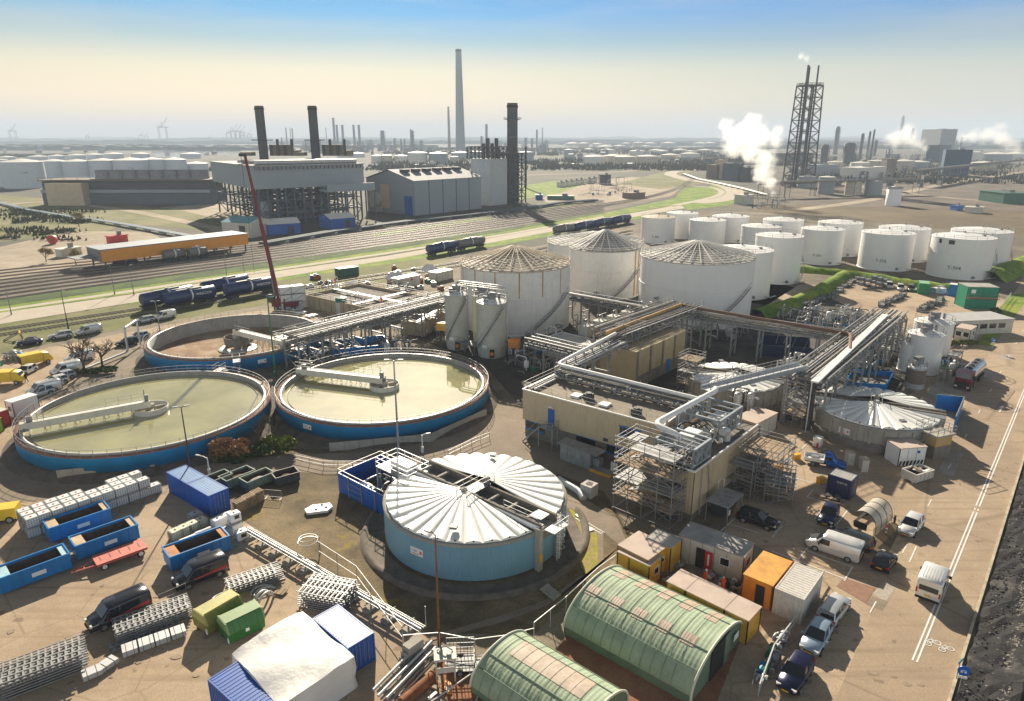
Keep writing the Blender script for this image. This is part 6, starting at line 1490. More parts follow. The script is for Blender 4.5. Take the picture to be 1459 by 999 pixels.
# hall with tan walls behind, roof rack
A3, B3 = Q('g',740,790,6.6), Q('g',1022,665,6.6)
t, c, rz, L = prism_building('concrete_hall', 'tan panelled hall under the wide pipe rack behind the process building', 'building', A3, B3, 8., 6.4, mat('ochre_panel', (.42,.34,.2), .8, var=.12, streak=.5, streak_col=(.12,.09,.06)), CONCD, 0, False, False)
for k in range(5): MB().box((-L/2+.3+k*(L-.6)/4,-4.06,3.2),(.4,.2,6.4)).build('pilaster', CONCD, t)
MB().box((0,-4.05,1.),(L-.3,.12,2.)).build('base_course', CONCD, t); MB().box((L*.12,-4.15,1.3),(1.,.1,2.4)).build('door', SKIPB, t)
pa, pb = Q('g',640,735,7.), Q('g',1075,570,7.)
sh = (pb-pa).normalized(); shn = Vector((-sh.y,sh.x,0))
pipe_bridge('wide upper pipe rack with many pipes carried over the tan panelled hall', pa+shn*2, pb+shn*2, 6.5, 7., (0,1.1), 16, (.08,.2), 4., True, True, seed=7, rail=True)
duct('long ochre coated pipe along the wide rack beside the row of boxed units', [Q('g',565,690,8.6),Q('g',990,528,8.6)], .33, mat('ochre_pipe', (.42,.26,.1), .8, var=.25, dirt=.3), 'ochre_pipe', cat='pipe')
duct('rust brown pipe turning from the ochre pipe to the diagonal rack', [Q('g',995,535,8.4),Q('t',0,432,8.2),Q('t',775,560,8.),Q('t',765,690,8.)], .32, mat('brown_pipe', (.17,.1,.07), .85, var=.25), 'brown_pipe', cat='pipe')
pipe_bridge('long pipe bridge under the rust brown pipe, between the big tank and the diagonal rack', Q('g',1010,590,6.4), Q('t',760,610,6.4), 2.8, 6.2, (0,.9), 7, (.1,.22), 5., True, True, seed=8)
pipe_bridge('wide diagonal pipe rack running to the depot yard with a white cable tray', Q('t',400,960,7.), Q('t',1110,395,7.), 5.6, 6.6, (0,.8), 12, (.1,.24), 5., True, True, seed=9)
a, b = Q('t',470,960,8.1), Q('t',1060,400,8.1); t = thing('cable_tray', 'white covered cable tray on top of the diagonal rack', 'cable tray', (a.x,a.y,0), azd(a,b)); L = (b-a).length; MB().box((L/2,0,8.1),(L,1.,.22)).build('cover', CLEANW, t)
for k in range(int(L/4)): MB().box((2+k*4,0,7.75),(.15,1.1,.5)).build('bracket', GALV, t)
# sloping gangway
a, b = Q('K',235,350,8.6), Q('K',1160,125,8.6); t = thing('gangway', 'blue grey gangway with white deck crossing over the hidden fan roof', 'gangway', (a.x,a.y,0), azd(a,b)); L = (b-a).length
MB().box((L/2,0,8.3),(L,1.5,.1)).build('deck', CLEANW, t)
for s in (-1,1): MB().box((L/2,s*.85,8.35),(L,.16,.7)).build('side_girder', FRS, t)
MB().rail([(0,-.85,8.7),(L,-.85,8.7)],1.,1.5,.05).rail([(0,.85,8.7),(L,.85,8.7)],1.,1.5,.05).build('handrail', GALV, t)
for x in (L-.6,L-3.,.8): MB().box((x,0,4.1),(.4,.4,8.2)).build('column', FRS, t)
p_ = Q('K',1190,760); t = thing('pipe_tower', 'dark clad column standing at the near end of the diagonal rack', 'column', p_, SITE); MB().box((0,0,3.9),(.9,.7,7.8)).build('casing', DARKS, t); MB().box((0,0,.15),(1.3,1.1,.3)).build('base', CONC, t); MB().cyl((-.7,0,0),(-.7,0,8.),.1,n=8).build('pipe', PALEM, t)
scaffold('slim scaffold stair tower between the two right-hand fan-roofed digesters', Q('K',1080,700), 3.2, 2.6, 6.4, SITE, 1.6, 2., seed=4)
# boxed units behind the ochre pipe
for k in range(6):
 p_ = Q('g',455+k*78,640-k*26,5.5).lerp(Q('g',455+k*78,640-k*26,5.5), 0); p_.z = 0
 t = thing('boxed_unit', ('grey boxed unit with a round vent pipe behind the ochre pipe, ' + ['first','second','third','fourth','fifth','last'][k] + ' from the left'), 'unit', p_, SITE)
 MB().box((0,0,4.3),(2.1,2.2,2.2)).build('casing', CREAM if k > 1 else SILOG, t); MB().box((0,0,1.6),(1.6,1.8,3.2)).build('base', CONCD, t)
 MB().tube([(-.4,0,5.4),(-.4,0,6.4),(.9,.1,6.4),(.9,.1,5.2)], .17, 8, rnd=.5).build('vent_pipe', PIPEM, t); MB().lathe([(.3,0),(.42,.1),(.3,.2)], (-.4,0,6.2), 12).build('flange', DARKS, t)
t, c, rz, L = prism_building('pump_house', 'flat grey roofed block with boxed hatches right of the silo pipes', 'building', Q('v',760,560,3.6), Q('v',1080,640,3.6), 5., 3.6, CREAM, RFD, 0, False)
pipe_bridge('cluttered pipe bridge running from the grey silos towards the process building', Q('v',640,600,4.4), Q('v',1120,720,4.4), 3.2, 4.2, (0,.8), 9, (.08,.2), 4., True, True, seed=10)
pipe_bridge('pipe bridge passing between the rusty roofed tank and the black edged tank', Q('v',945,240,5.2), Q('g',760,560,5.2), 3.2, 5., (0,.9), 8, (.08,.2), 5., True, True, seed=12)
# long rack at the clarifiers
pipe_bridge('long double pipe bridge crossing behind the right clarifier to the grey silos', Q('A',80,690,6.), Q('A',1330,375,6.), 4.2, 5.2, (0,1.3), 11, (.08,.22), 5., True, True, seed=13, rail=True)
pipe_bridge('second lower pipe bridge alongside the long one, leading to the drained clarifier', Q('A',300,560,5.), Q('A',1280,330,5.), 2.6, 4.6, (0,), 6, (.08,.18), 6., False, True, seed=14)
scaffold('steel stair tower at the left end of the long pipe bridge', Q('A',90,880), 4.4, 3., 5.6, SITE, 2.2, 2.6, seed=14)
for lb, a1, b1, a2, H_ in (('blue walled bund full of pumps beneath the long pipe bridge', ('A',250,850), ('A',870,790), ('A',230,770), 1.5),('dark blue walled bund behind the hidden fan roof',('t',0,740),('t',420,770),('t',20,650),2.2),('blue walled bund between the white silos and the right-hand digester',('l',470,200),('l',700,215),('l',520,130),1.)):
 a, b, c_ = Q(*a1), Q(*b1), Q(*a2); d_ = b + (c_-a); t = thing('blue_bund', lb, 'bund', (0,0,0))
 for p,q in ((a,b),(b,d_),(d_,c_),(c_,a)): MB().box(((p.x+q.x)/2,(p.y+q.y)/2,H_/2),((q-p).length,.14,H_),azd(p,q)).build('blue_wall', SKIPB if H_<2 else NAVY, t)
 MB().poly([(p.x,p.y,.12) for p in (a,b,d_,c_)]).build('floor', CONCD, t)
# concrete basins
def basin(lb, a, b, dep, H, m=None, kids=True):
 m = m or mat('sandy_concrete', (.4,.32,.21), .9, var=.1, streak=.5, streak_col=(.12,.1,.07)); c, rz, L = near_edge(a, b, dep); t = thing('concrete_basin', lb, 'basin', c, rz)
 for s in (-1,1): MB().box((0,s*(dep/2-.15),H/2),(L,.3,H)).build('basin_wall', m, t); MB().box((s*(L/2-.15),0,H/2),(.3,dep-.6,H)).build('basin_wall', m, t)
 MB().box((0,0,H-.7),(L-.6,dep-.6,.1)).build('basin_floor', CONCD, t)
 mb = MB()
 for k in range(int(L/2.2)): mb.box((-L/2+1.1+k*2.2,-dep/2-.08,H/2),(.12,.16,H))
 mb.build('buttresses', m, t); MB().rail([(-L/2,-dep/2,H),(L/2,-dep/2,H),(L/2,dep/2,H),(-L/2,dep/2,H)],1.,2.,.05,True,True).box((0,0,H+.05),(L-.4,1.,.1)).box((L*.2,0,H+.05),(1.,dep-.5,.1)).build('handrail', GALV, t)
 return t
basin('large sandy concrete basin behind the long pipe bridge, near the stacked white crates', Q('A',195,335,3.2), Q('A',750,455,3.2), 17, 3.2)
basin('sandy concrete basin in the shade under the right end of the long pipe bridge', Q('A',960,545,3.), Q('A',1150,560,3.), 12, 3.)
PW = ('tangle of pipes and pumps ')
for k,(r_,x,y,L,W,H_,n,lb) in enumerate((('t',330,430,9,7,3,26,'at the left of the pipe field below the green bank'),('t',560,420,9,7,3,30,'in the middle of the pipe field below the green bank'),('t',760,420,8,7,3,26,'at the depot end of the pipe field'),('t',600,520,9,6,3.5,24,'just behind the rust brown pipe bend'),
  ('t',1060,560,8,6,3,28,'between the diagonal rack and the white silos'),('t',1020,740,9,6,3,30,'on the near side of the white silos'),('t',880,860,8,5,3,26,'beside the blue bund under the diagonal rack'),('D',560,640,5,4,2.4,22,'at the feet of the loading platform by the lorry'),
  ('K',1050,300,5,4,6,22,'stacked high at the far end of the gangway'),('v',590,800,7,6,3,26,'in the shade right of the grey silos'),('v',960,700,8,5,3.4,22,'in the shade of the cluttered pipe bridge'),('g',480,700,7,4,4.5,24,'left of the ochre pipe'),('g',650,880,6,4,5,24,'at the left end of the tan panelled hall'),
  ('A',520,780,8,4,2.6,28,'inside the blue walled bund by the right clarifier'),('A',300,850,5,3,2.4,18,'at the rim of the right clarifier'),('A',480,320,8,6,4.2,24,'on top of the left part of the concrete basin'),('A',900,330,10,7,2.6,28,'right of the person in orange on the basins'),('A',1150,420,10,5,3,24,'left of the grey silos behind the long bridge'),('A',1200,640,6,4,2,18,'beneath the yellow machine by the silos'),
  ('e',80,560,4,4,1.6,20,'behind the parked yellow truck at the left edge'),('k',900,720,0,0,0,0,''),('l',520,90,6,4,2.4,24,'behind the rear fan roof of the right digester'),('g',560,500,9,5,3.5,20,'between the rusty roofed tank and the black edged tank'))):
 if n: pipework(PW + lb, Q(r_,x,y), L, W, H_, SITE + (pi/2 if k % 2 else 0), n, 40+k, vessels=2+k%3)
# scaffolding by the tan block
RZB = SITE - pi/2
scaffold('tall scaffold tower with stairs wrapped round the front corner of the tan process buildings', Q('C',330,850), 7., 4.2, 8.2, RZB, 1.7, 2., seed=2)
scaffold('inner scaffold bay against the narrow end of the tan block', Q('C',520,850), 2.6, 3., 6.2, RZB, 1.5, 2., seed=3, stair=False)
scaffold('lower scaffold deck along the long side of the tan block', Q('C',1000,660), 6.6, 4., 4.2, SITE, 2.2, 2., seed=5, stair=False)
scaffold('scaffold stair tower at the parking bays beside the yellow barrels', Q('C',1240,760), 3.6, 3., 4., SITE+.3, 1.8, 1.4, seed=6)
t = thing('canopy', 'low grey canopy and door kiosk at the foot of the tan block', 'canopy', Q('C',850,880), SITE)
MB().box((0,0,2.4),(4.,2.6,.12)).build('roof', GALV, t); MB().box((.2,.6,1.2),(1.2,1.2,2.3)).build('kiosk', DARKS, t)
for sx in (-1,1):
 for sy in (-1,1): MB().box((sx*1.9,sy*1.2,1.2),(.1,.1,2.4)).build('post', GALV, t)
MB().box((-.6,-.9,1.1),(.4,.05,.6)).build('notice', CLEANW, t)
# items in front of the tan building
c, rz, L = near_edge(Q('k',308,610), Q('k',475,670), 1.6); t = thing('grey_locker', 'row of grey steel lockers under a sheet roof against the tan building', 'lockers', c, rz)
MB().box((0,0,1.1),(L,1.6,2.2)).build('body', mat('locker_grey', (.32,.34,.36), .6, .2, var=.1, streak=.3), t); MB().box((.3,.1,2.3),(L+1.6,2.2,.08)).build('roof', GALV, t)
for k in range(4): MB().box((-L/2+L*(k+.5)/4,-.83,1.1),(L/4-.1,.05,2.)).build('door', GALV, t)
t = tote('caged tote standing in a yellow spill tray beside the grey lockers', Q('k',515,660)+Vector((0,0,.35)), rz, IBC_B)
t = thing('spill_tray', 'yellow spill tray under the caged tote by the tan building', 'tray', Q('k',530,680), rz); MB().box((.4,0,.18),(3.,1.4,.34)).build('tray', YEL, t); MB().box((.4,0,.38),(2.8,1.2,.04)).build('grid', GALV, t)
t = thing('gas_bottle_trolley', 'grey gas bottles standing together under the windows of the tan building', 'bottles', Q('k',610,690), rz)
for k in range(3): MB().cyl((k*.35-.35,0,0),(k*.35-.35,0,1.4),.15,n=10).ball((k*.35-.35,0,1.4),.15,8,4).build('bottle', CLEANW, t)
t = thing('concrete_cube', 'pale concrete cube with a round hole on top beside the digester', 'block', Q('k',470,810), SITE); MB().box((0,0,.75),(1.5,1.5,1.5)).build('body', mat('pale_concrete', (.55,.54,.5), .9, var=.08), t); MB().cyl((0,0,1.5),(0,0,1.53),.42,n=20).build('hole_rim', CONCD, t)
duct('large silver pipe length lying behind the digester beside the concrete cube', [Q('k',300,720,.5),Q('k',415,790,.5),Q('k',440,830,.3)], .4, PALEM, 'lying_pipe', rnd=.6, cat='pipe')
for k,(x,y,lb) in enumerate(((440,930,'small aluminium ladder and white boxes lying on the mossy grass'),)):
 t = thing('ladder', 'aluminium ladder lying on the mossy grass right of the digester', 'ladder', Q('u',1250,540), -.9); MB().box((0,-.22,.06),(4.,.06,.08)).box((0,.22,.06),(4.,.06,.08)).build('stiles', PALEM, t); mb = MB()
 for q in range(12): mb.box((-1.85+q*.33,0,.06),(.04,.4,.04))
 mb.build('rungs', PALEM, t)
for x,y,lb in ((1185,480,'white box lid lying at the top of the mossy grass'),(1250,565,'white box lid lying beside the aluminium ladder')): t = thing('box_lid', lb, 'lid', Q('u',x,y), .5); MB().box((0,0,.08),(.7,.6,.14)).build('lid', CLEANW, t)
sheet('moss_patch', [px('u',1125,440),px('u',1230,470),px('u',1330,600),px('u',1330,750),px('u',1235,850),px('u',1190,760),px('u',1215,620),px('u',1160,500)], ground_mat('yellow_moss', (.38,.34,.03), (.26,.26,.035), (.3,.25,.12), .3, .8, 3, .6), .06)
sheet('foot_path', [px('u',1130,430),px('u',1332,520),px('u',1332,740),px('o',640,120),px('o',440,310),px('o',240,450),px('o',0,540),px('n',1000,650),px('n',1000,625),px('o',0,500),px('o',230,420),px('o',430,280),px('u',1240,840),px('u',1300,780),px('u',1290,560)], G_SERV, .066)
# railed enclosure and cubes near the crane
for i,(x,y) in enumerate(((30,410),(120,400))):
 for k in range(3):
  lb = 'white wrapped crate on a steel frame in the tall pile by the red crane'
  p = Q('A',x+20,y+40); p.z = k*1.9
  if i == k == 0:
   CR0 = thing('wrapped_crate', lb, 'crate', p, SITE-.3, 'white wrapped crates piled by the red crane')
   MB().box((0,0,1.),(3.2,3.,1.6)).build('wrap', TARP, CR0); mb = MB()
   for sx in (-1,1):
    for sy in (-1,1): mb.bar((sx*1.65,sy*1.55,0),(sx*1.65,sy*1.55,1.9),.08)
   for s in (-1,1):
    for z in (.1,1.85): mb.bar((-1.65,s*1.55,z),(1.65,s*1.55,z),.08); mb.bar((s*1.65,-1.55,z),(s*1.65,1.55,z),.08)
    mb.bar((-1.65,s*1.55,0),(1.65,s*1.55,1.9),.06)
   mb.build('crate_frame', STEEL, CR0)
  else: dup(CR0, p, SITE-.3)
# crane
b0 = Q('f',155,280); t = thing('mobile_crane', 'dark red lattice free crane boom rising steeply beside the drained clarifier', 'crane', b0, 0)
top_h = ztop(b0, 222); tx = (349-CX)/FPX
dy = b0.y; du = (tx*(dy*CP+(CAMH-top_h)*SP)) - b0.x
CRR = mat('crane_red', (.15,.012,.018), .4, var=.1)
MB().tube([(0,0,2),(du*.55,0,2+(top_h-2)*.55)], .5, 8).build('boom_lower', CRR, t); MB().tube([(du*.5,0,2+(top_h-2)*.5),(du,0,top_h)], .33, 8).build('boom_upper', CRR, t)
MB().box((du-.5,0,top_h+.2),(1.6,.6,.7)).build('boom_head', DARKS, t); MB().cyl((du-.9,0,top_h),(du-.9,0,9),.04,n=4).build('hoist_cable', DARKS, t); MB().cyl((du*.2,0,1.6),(du*.33,0,top_h*.33),.25,n=8).build('ram', STEEL, t)
MB().box((1.5,0,1.5),(6,2.6,1.)).box((0,0,2.4),(3.4,2.4,1.1)).build('carrier', CRR, t); MB().box((-1.6,-.9,2.7),(1.4,.9,1.3)).build('cab', GLASS, t); wheels(t, (-.6,1.2,3.6), 1.3, .55, .35)
person('person in orange overalls standing on the concrete basin deck', Q('A',808,410,3.3), 2., HIVIS)
person('person in red jacket standing at the far left corner of the basin', Q('A',437,255,3.3), 2., RED)
# tents, cabins and containers behind the basins
for r_,xa,ya,xb,yb,W,H_,lb,m_,rm in (('A',945,300,1118,262,3.,3.,'white cabin with a small red sign behind the basins',CREAM,CLEANW),('A',1250,235,1375,205,3.4,2.6,'low white roofed cabin left of the rusty roofed tank',CREAM,CLEANW),('A',470,200,625,178,2.6,2.5,'dark green container by the railway behind the basins',mat('dark_green_paint',(.01,.09,.07),.5,var=.1),mat('dark_green_paint',(.01,.09,.07)))):
 c, rz, L = near_edge(Q(r_,xa,ya), Q(r_,xb,yb), W); cabin('work_cabin', lb, c, rz, L, W, H_, m_, rm, [('f',L*.1,2.2,.8,.5,RED,'notice')] if 'red sign' in lb else [])
for x,y,s,lb in ((580,285,1.,'white sheeted heap behind the left part of the basins'),(915,205,.9,'white tent shaped sheet behind the cabin with the red sign'),(1195,150,1.1,'white peaked sheet with blue edge near the low white roofed cabin')):
 p = Q('A',x,y); t = thing('tent', lb, 'tent', p, R.uniform(0,3)); MB()._add([(-3*s,-2*s,0),(3*s,-2*s,0),(3*s,2*s,0),(-3*s,2*s,0),(-1.6*s,0,2.2*s),(1.6*s,.3*s,1.9*s)],[(0,1,5,4),(1,2,5),(2,3,4,5),(3,0,4)]).build('canvas', TARP, t); MB().bar((-3*s,-2*s,.05),(3*s,-2*s,.05),.1).build('ground_rail', SKIPB, t)
for k in range(26):
 p = Q('A',R.uniform(650,1300),R.uniform(140,300)) if k<20 else Q('A',R.uniform(220,420),R.uniform(200,300)); mm = R.choice([STEEL,WHITE,CONTB,GALV,WOODM,DARKS,RUST,GREENP]); s = R.uniform(.5,1.1)
 t = thing('equipment_crate', 'small piece of site equipment standing among others behind the basins', 'equipment', p, R.uniform(0,3), 'site equipment behind the basins')
 MB().box((0,0,.6*s),(2.2*s,1.4*s,1.2*s)).build('housing', mm, t); MB().box((.3*s,0,1.35*s),(.9*s,.8*s,.4*s)).build('hood', R.choice([GALV,WHITE,DARKS]), t)
t = thing('round_vessel', 'small round vessel with a teal top standing at the basin wall', 'vessel', Q('A',490,490), 0); MB().cyl((0,0,0),(0,0,3.),1.3,n=24).build('shell', CREAM, t); MB().cyl((0,0,3.),(0,0,4.),1.32,n=24).lathe([(1.3,4.),(.01,4.4)],n=24).build('teal_top', mat('teal',(.0,.16,.14),.5), t)
for x,y,lb in ((130,462,'white slab nearest the crate pile'),(160,488,'white slab in the middle of the three by the drained clarifier'),(250,512,'white slab nearest the concrete basin')): t = thing('white_slab', lb, 'slab', Q('A',x,y), SITE); MB().box((0,0,.4),(2.6,1.8,.12)).build('slab_top', CLEANW, t); MB().box((0,0,.17),(2.,1.2,.34)).build('slab_base', CONC, t)
# pipe arch over the road at the left
duct('silver pipe arch standing beside the drained clarifier, leading down to the parked cars', [Q('e',410,640,.6),Q('e',720,515,.6),Q('e',720,515,.6)+Vector((0,0,4.6)), Q('e',790,480,0)+Vector((0,0,5.2)), Q('e',790,480,.3)], .2, PALEM, 'pipe_arch', rnd=.7, cat='pipe')
# ================================================================ road side: markings, vehicles, street furniture
def line_px(pts, w, z=.07, name='road_marking', m=None):
 mb = MB()
 for i in range(len(pts)-1):
  a, b = pts[i], pts[i+1]; d = (b-a).normalized(); n = Vector((-d.y,d.x,0))*w/2
  mb._add([(a.x+n.x,a.y+n.y,z),(a.x-n.x,a.y-n.y,z),(b.x-n.x,b.y-n.y,z),(b.x+n.x,b.y+n.y,z)],[(0,1,2,3)])
 return struct(mb, name, m or LINE)
a, b = G(1303,943), G(1458,562); d = (b-a).normalized(); n = Vector((-d.y,d.x,0)); far = a + d*240
gap0 = (G(1387,724)-a).length
for o_ in (-.16,.16):
 line_px([a+n*o_, a+d*(gap0-1.)+n*o_], .14); line_px([a+d*(gap0-.5)+n*o_, a+d*gap0+n*o_], .14); line_px([a+d*(gap0+.7)+n*o_, far+n*o_], .14)
for s in range(0,26):
 p = a - n*-4.3 + d*(4+s*6.); line_px([p, p+d*2.], .1, .07) if s % 2 == 0 else None
def bike(c, rz, s=.55):
 mb = MB()
 def q(x,y): return (c.x+cos(rz)*x*s-sin(rz)*y*s, c.y+sin(rz)*x*s+cos(rz)*y*s, .08)
 for cx in (-.75,.75):
  for k in range(12):
   t0, t1 = 2*pi*k/12, 2*pi*(k+1)/12; mb._add([q(cx+.55*cos(t0),.55*sin(t0)),q(cx+.42*cos(t0),.42*sin(t0)),q(cx+.42*cos(t1),.42*sin(t1)),q(cx+.55*cos(t1),.55*sin(t1))],[(0,1,2,3)])
 def l(x0,y0,x1,y1,w=.06):
  dx,dy = x1-x0,y1-y0; L = hypot(dx,dy); dx,dy = -dy/L*w,dx/L*w; mb._add([q(x0+dx,y0+dy),q(x0-dx,y0-dy),q(x1-dx,y1-dy),q(x1+dx,y1+dy)],[(0,1,2,3)])
 for e in ((-.75,0,-.1,-.05),(-.1,-.05,.5,.75),(-.75,0,-.35,.7),(-.35,.7,.5,.75),(-.1,-.05,-.42,.85),(.75,0,.45,.95),(.45,.95,.7,1.0),(-.6,.86,-.25,.86)): l(*e)
 struct(mb, 'cycle_symbol', LINE)
bike(Q('p',957,648), .1); bike(Q('p',1033,682), .1, .5)
# straight-on arrow
p = G(1424,588); mb = MB();
def arrow(p, d, s=1.):
 n = Vector((-d.y,d.x,0)); v = [p-n*.08*s, p+n*.08*s, p+n*.08*s+d*1.8*s, p+n*.3*s+d*1.8*s, p+d*2.8*s, p-n*.3*s+d*1.8*s, p-n*.08*s+d*1.8*s]
 o = MB().poly([(q.x,q.y,.075) for q in v][::-1]).build('road_arrow', LINE); o['kind'] = 'structure'
arrow(p, d, 1.3)
# parking bay lines
for pts in ((('C',965,870),('C',835,985)),(('C',1020,825),('C',1300,920)),(('C',1300,920),('C',1215,999)),(('C',905,938),('C',1100,999)),(('C',1330,325),('C',1235,410)),
   (('W',410,405),('W',318,527)),(('W',570,455),('W',475,580)),(('W',105,550),('W',0,665)),(('W',0,508),('W',105,550)),(('W',80,190),('W',410,290)),(('W',310,305),('W',262,362)),(('W',262,362),('W',410,405)),
   (('W',355,630),('W',190,840)),(('W',190,840),('W',555,980)),(('W',0,770),('W',190,840)),(('W',265,768),('W',610,890)),(('W',225,0),('W',165,60)),(('W',400,0),('W',345,55)),(('W',1080,735),('W',1028,850)),(('W',600,890),('W',540,990)),
   (('l',180,480),('l',112,545)),(('l',270,508),('l',210,570)),(('l',370,535),('l',325,590))):
 line_px([Q(*pts[0]), Q(*pts[1])], .12, .072)
# patches of slabs and repaired asphalt
sheet('slab_patch', [px('p',625,375),px('p',700,305),px('p',765,330),px('p',700,420)], G_CONCP, .064); sheet('asphalt_patch', [px('p',500,375),px('p',590,430),px('p',645,345),px('p',470,290),px('p',430,335)], mat('reddish_patch', (.26,.15,.1), .95, var=.15, scale=2), .064)
sheet('asphalt_patch', [px('p',590,430),px('p',680,470),px('p',715,418),px('p',625,392)], G_SERV, .066)
sheet('slab_patch', [px('r',900,530),px('r',1015,545),px('r',930,730),px('r',812,695)], G_CONCP, .064); sheet('slab_patch', [px('D',830,700),px('D',960,745),px('D',1000,670),px('D',850,650)], G_CONCP, .064)
sheet('slab_patch', [px('D',1010,535),px('D',1130,555),px('D',1165,500),px('D',1045,495)], G_CONCP, .064); sheet('loading_bay', [px('D',330,860),px('D',560,640),px('D',760,700),px('D',650,930),px('D',430,930)], G_CONCP, .064)
sheet('moss_patch', [px('W',760,600),px('W',850,520),px('W',945,640),px('W',870,780),px('W',745,760)], G_MOSS, .07)
# dark basalt slope on the right with pale kerb
e0, e1, e2 = G(1338,1040), G(1352,1000), G(1459,652); ed = (e2-e1).normalized(); en = Vector((ed.y,-ed.x,0)); s0 = e1-ed*30; s1 = e1+ed*160
mb = MB(); NX, NY = 190, 26; rr = random.Random(3); vs = []
for i in range(NX+1):
 p = s0.lerp(s1, i/NX)
 for j in range(NY+1): q = p + en*(j*.6+.35) ; vs.append((q.x+rr.uniform(-.1,.1), q.y+rr.uniform(-.1,.1), .06+min(j*.6,7)*.22+rr.uniform(0,.28)+(.25 if 4<j<8 else 0)*rr.random()))
mb._add(vs, [(i*(NY+1)+j,i*(NY+1)+j+1,(i+1)*(NY+1)+j+1,(i+1)*(NY+1)+j) for i in range(NX) for j in range(NY)]); struct(mb, 'embankment', G_BLACK)
sg = MB();
for i in range(13000):
 t_ = rr.random()*.6; bd_ = i > 9000; p = s0.lerp(s1, t_) + en*(rr.gauss(3.2,.3) if bd_ else rr.uniform(.5,14)); h = .1+min((p-s0).dot(en),7)*.22; s = rr.uniform(.04,.12); sg.box((p.x,p.y,h+s*.4),(s*2,s*1.4,s), rr.uniform(0,3), 1 if bd_ or rr.random()<.12 else 0, None, .6)
tag(sg.build('loose_stones', [mat('dark_stone', (.05,.05,.052), .9, var=.5, scale=4), mat('light_stone', (.25,.23,.2), .9, var=.3, scale=4)]), 'loose black and grey stones scattered over the dark slope', None, None, 'stuff')
kb = MB(); kb.bar(s0+Vector((0,0,.12)), s1+Vector((0,0,.12)), .22, .24); struct(kb, 'kerb', mat('kerb_stone', (.45,.4,.3), .9, var=.3, scale=1, dirt=.4))
# cars
def C_(nm, pf, pr, lb, paint, **k): place_car(car, px(*pf), px(*pr), k.pop('W',1.76), name='parked_car', label=lb, cat='car', paint=paint, **k)
PB = lambda n_, c, r=.22: mat(n_, c, r, .3, var=.04, spec=.8)
SILV, DBL, LBL, BLK, WHC = PB('car_silver',(.5,.53,.55)), PB('car_dark_blue',(.01,.016,.06)), PB('car_light_blue',(.33,.43,.55)), PB('car_black',(.012,.012,.014)), PB('car_white',(.75,.75,.73))
place_car(van, px('p',312,143), px('p',484,203), 1.95, name='parked_van', label='white long panel van parked across the bays beside a dark car', paint=WHC, L=5.1, H=1.95)
C_(None, ('p',395,80), ('p',565,150), 'dark estate car squeezed behind the long white panel van', PB('car_charcoal',(.03,.04,.045)), style='estate', L=4.6)
C_(None, ('p',757,212), ('p',722,265), 'small black hatchback seen from behind at the edge of the road', BLK, L=3.5, W=1.65)
C_(None, ('p',497,470), ('p',440,552), 'silver estate car with rear window towards the light blue hatchback', SILV, style='estate', L=4.6)
C_(None, ('p',350,715), ('p',400,625), 'light blue hatchback parked nose down in front of the silver estate', LBL, L=4.1)
C_(None, ('p',235,922), ('p',292,828), 'dark blue hatchback at the bottom edge, nearest car of the row of three', DBL, L=4.2)
C_(None, ('W',1072,668), ('W',1130,592), 'white hatchback standing on the road beside the moss patch', WHC, L=4.2)
C_(None, ('W',465,580), ('W',497,512), 'dark blue hatchback in a marked bay beside the small navy container', DBL, L=3.8, W=1.7)
C_(None, ('C',1165,985), ('C',985,925), 'black hatchback in the marked bay below the tan block scaffolding', BLK, L=4.3)
a, b = px('p',1040,325), px('p',1000,428)
place_car(van, a, b, 2.05, name='road_van', label='white minibus driving up the road, seen from behind', paint=WHC, L=4.9, H=2.3, panel=False)
# pickup
pf, pr = px('W',505,165), px('W',298,128); a = G(*pf); b = G(*pr); d_ = (a-b).normalized(); n_ = Vector((-d_.y,d_.x,0)); c = (a+b)/2+n_*.85
PUB = PB('pickup_blue',(.0,.1,.42)); t = thing('pickup_truck', 'blue pickup truck with white drop-side load bed by the navy container', 'pickup', c, atan2(d_.y,d_.x)); b_ = MB()
b_.loft([ring(.0,.86,.3,.95), ring(.9,.88,.25,.98), ring(1.6,.86,.25,.92), ring(2.25,.74,.35,.72)]); b_.loft([ring(-.25,.84,.6,1.9,.8), ring(.5,.84,.6,1.9,.8), ring(1.15,.84,.6,1.05,.85)]); b_.build('cab', PUB, t)
MB().poly([(1.14,-.7,1.06),(1.14,.7,1.06),(.56,.66,1.82),(.56,-.66,1.82)]).build('windscreen', GLASS, t)
for s in (-1,1): MB().box((.25,s*.85,1.4),(.8,.03,.5)).build('window', GLASS, t)
bd = MB().box((-1.45,0,.75),(2.3,1.8,.08));
for s in (-1,1): bd.box((-1.45,s*.9,.95),(2.3,.05,.4)); bd.box((-1.45+s*1.15,0,.95),(.05,1.75,.4))
bd.build('load_bed', CLEANW, t); MB().box((-.5,0,.45),(4.,.8,.2)).build('chassis', BLACK, t); MB().box((-1.4,.2,.95),(.8,.6,.3)).build('cargo', STEEL, t); wheels(t, (-1.5,1.35), .88, .34)
